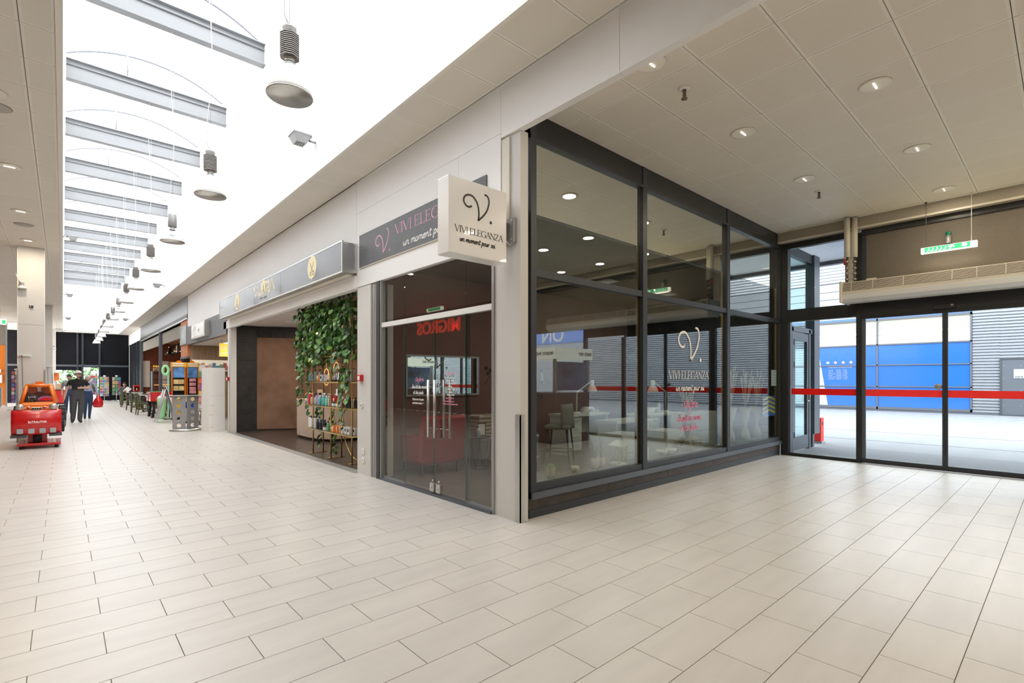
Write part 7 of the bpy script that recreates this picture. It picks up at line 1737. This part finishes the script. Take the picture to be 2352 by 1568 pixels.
t = thing('blue_display', 'blue board with round print on a grey steel bin', 'display', (3.1, 19.6, 0)); MB().bbox(2.92, 3.42, 19.5, 19.9, .06, .5, .01).build('bin', m_alug, t); MB().box(2.94, 3.44, 19.6, 19.66, .5, 1.05).build('board', M('royal_blue_board', (.01, .05, .30), .4), t)
i_ = Ink((3.18, 19.599, .80), (1, 0, 0), (0, 0, 1), .002); i_.disc((0, 0), .16, 0, 20); i_.build('round_print', M('sand_print', (.6, .5, .28), .5), t)
for x in (2.96, 3.38): MB().ball((x, 19.6, .03), .03, 8).build('castor', m_rubber, t)
t = thing('pavement_sign', 'grey framed folding pavement sign standing open', 'sign', (2.6, 20.6, 0))
for s, m in ((-1, m_alug), (1, M('dark_blue_poster', (.03, .07, .18), .4, noise=(5, .6)))):
    b = MB(); x0, x1 = 2.60 + s * .035, 2.60 + s * .24
    b.add([(x0, 20.3, 1.08), (x1, 20.3, .12), (x1, 20.85, .12), (x0, 20.85, 1.08), (x0 - s * .02, 20.3, 1.08), (x1 - s * .02, 20.3, .12), (x1 - s * .02, 20.85, .12), (x0 - s * .02, 20.85, 1.08)], [(0, 1, 2, 3), (7, 6, 5, 4), (0, 4, 5, 1), (1, 5, 6, 2), (2, 6, 7, 3), (3, 7, 4, 0)]); b.build('sign_panel', m, t)
    for y in (20.3, 20.85): MB().tube([(2.60 + s * .03, y, 1.12), (2.60 + s * .27, y, 0)], .012, 6).build('leg', m_alu, t)
MB().tube([(2.60, 20.3 + .275 - .275 * cos(k * pi / 10), 1.10 + .12 * sin(k * pi / 10)) for k in range(11)], .012, 6).build('top_hoop', m_alu, t)
m_neon = M('mint_green_plastic', (.42, .85, .45), .4)
t = thing('ice_cream_cone', 'tall mint green cone bin with white top before the cafe', 'ornament', (2.72, 22.35, 0)); MB().lathe([(0, 0), (.08, 0), (.10, .1), (.15, .70), (.16, .72)], (2.72, 22.35, 0), 18).build('cone', m_neon, t); MB().ball((2.72, 22.35, .76), .15, 14, 0, (1, 1, .7)).build('white_top', m_creamw, t); MB().ball((2.70, 22.3, .88), .05, 8).build('pink_topping', M('pink_top', (.75, .25, .35), .5), t)
t = thing('lollipop_sign', 'mint green lollipop sign on a tall green pole', 'sign', (2.86, 21.95, 0)); MB().bbox(2.84, 2.88, 21.92, 21.98, .0, 1.92, .008).build('pole', m_neon, t); MB().tube([(2.78 + .085 * cos(k * pi / 10), 21.95, 1.78 + .16 * sin(k * pi / 10)) for k in range(21)], .045, 8).build('ring', m_neon, t); MB().box(2.72, 3.0, 21.8, 22.1, 0, .02).build('foot_plate', m_anth, t)
t = thing('poster_board', 'low board with yellow-orange ice drink poster', 'poster', (3.05, 21.5, 0)); MB().bbox(2.86, 3.30, 21.45, 21.52, .10, .80, .01).build('board', m_creamw, t); MB().box(2.90, 3.26, 21.44, 21.45, .14, .76).build('print', M('orange_splash', (.80, .42, .04), .5, noise=(5, .6)), t); MB().box(2.9, 3.26, 21.4, 21.6, 0, .10).build('foot', m_black, t)
t = thing('white_notice_board', 'white notice board with blue and pink print behind the card stand', 'notice board', (2.95, 20.0, 0)); MB().box(2.82, 3.10, 20.0, 20.03, 1.35, 1.75).build('sheet', m_whitep, t); MB().box(2.84, 3.08, 19.995, 20.0, 1.38, 1.46).build('colour_band', m_cards[1], t); MB().tube([(2.96, 20.03, 0), (2.96, 20.03, 1.4)], .015, 8).build('pole', m_alu, t); MB().lathe([(0, 0), (.2, 0), (.2, .02)], (2.96, 20.03, 0), 16).build('foot', m_anth, t)
# optician shelf strip
t = thing('wall_shelf', 'pale lit wall shelf across the oak far wall of the optician', 'shelf', (4.5, 21.5, 1.8)); MB().box(3.55, 5.55, 21.35, 21.62, 1.76, 1.80).build('shelf_board', m_creamw, t); MB().box(3.55, 5.55, 21.60, 21.62, 1.80, 2.18).build('back_strip', M('lit_back_strip', (.85, .8, .7), .5, emit=(1, .9, .75), es=.25), t)
for k in range(16):
    o = MB().bbox(3.58 + k * .12, 3.68 + k * .12, 21.42, 21.5, 1.8005, 1.8005 + .17 + .05 * ((k * 7) % 3), .006).build('product_box', m_cards[(k * 5) % 8]); tag(o, f'{["coral", "navy", "sand", "green", "white", "plum", "teal", "rose"][(k * 5) % 8]} box on the lit optician shelf, {ORD[k]} from the street side', 'box', 'boxes on the optician shelf')
for k, y in enumerate((17.3, 19.3)):
    t = thing('optician_fill_light', f'added square fill light inside the optician, {["near", "far"][k]} one', 'downlight', (4.4, y, 2.72), 'added optician fill lights'); MB().box(4.1, 4.7, y - .3, y + .3, 2.70, 2.72).build('frame', m_creamw, t); MB().box(4.13, 4.67, y - .27, y + .27, 2.697, 2.70).build('diffuser', m_lit, t); area_lamp('optician_fill', (0, 0, -.03), .5, .5, 26, (1, .9, .75), t)  # fill lights added to brighten the optician's room
# area_lamp('optician_room_lamp', (4.6, 18.8, 2.68), 1.6, 4.5, 70, (1, .9, .75))
# ================================================================== OUTSIDE
t = thing('red_post', 'short red post on a grey foot outside the entrance', 'post', (13.0, 3.95, -.012)); MB().bbox(12.9, 13.1, 3.80, 4.0, .03, .575, .012).build('body', m_redf, t); MB().box(12.88, 13.12, 3.78, 4.02, -.012, .03).build('foot', m_alug, t); MB().lathe([(0, -.006), (.04, -.004), (.042, .001)], (13.0, 3.80, .44), 12, 0, True, 'y').build('socket_cover', m_black, t)
hd_ = random.Random(9)
for k, x in enumerate((-1.2, -.1, .9, 1.9, 2.9)):
    t = thing('bush', f'leafy green bush outside the far doors, {["leftmost", "left of the doors", "behind the doors", "right of the doors", "rightmost"][k]}', 'bush', (x, 48.5, 0), 'bushes outside the far doors')
    MB().tube([(x, 48.5, 0), (x, 48.5, .9)], .05, 8).build('trunk', m_stem, t)
    b = MB()
    for q in range(150):
        a, c = hd_.uniform(0, 6.28), hd_.uniform(-1, 1); r = .75 * hd_.uniform(.6, 1) ; p = Vector((x + r * cos(a) * sqrt(1 - c * c), 48.5 + r * sin(a) * sqrt(1 - c * c), 1.35 + 1.1 * c)); u = Vector((hd_.uniform(-1, 1), hd_.uniform(-1, 1), hd_.uniform(-1, 1))).normalized() * .16; w_ = u.orthogonal().normalized() * .1
        b.add([p - u, p + w_, p + u, p - w_], [(0, 1, 2, 3)])
    b.build('leaves', M('hedge_leaf', (.10, .22, .05), .6, rnd=.4) if k == 0 else bpy.data.materials['hedge_leaf'], t, kind='stuff')
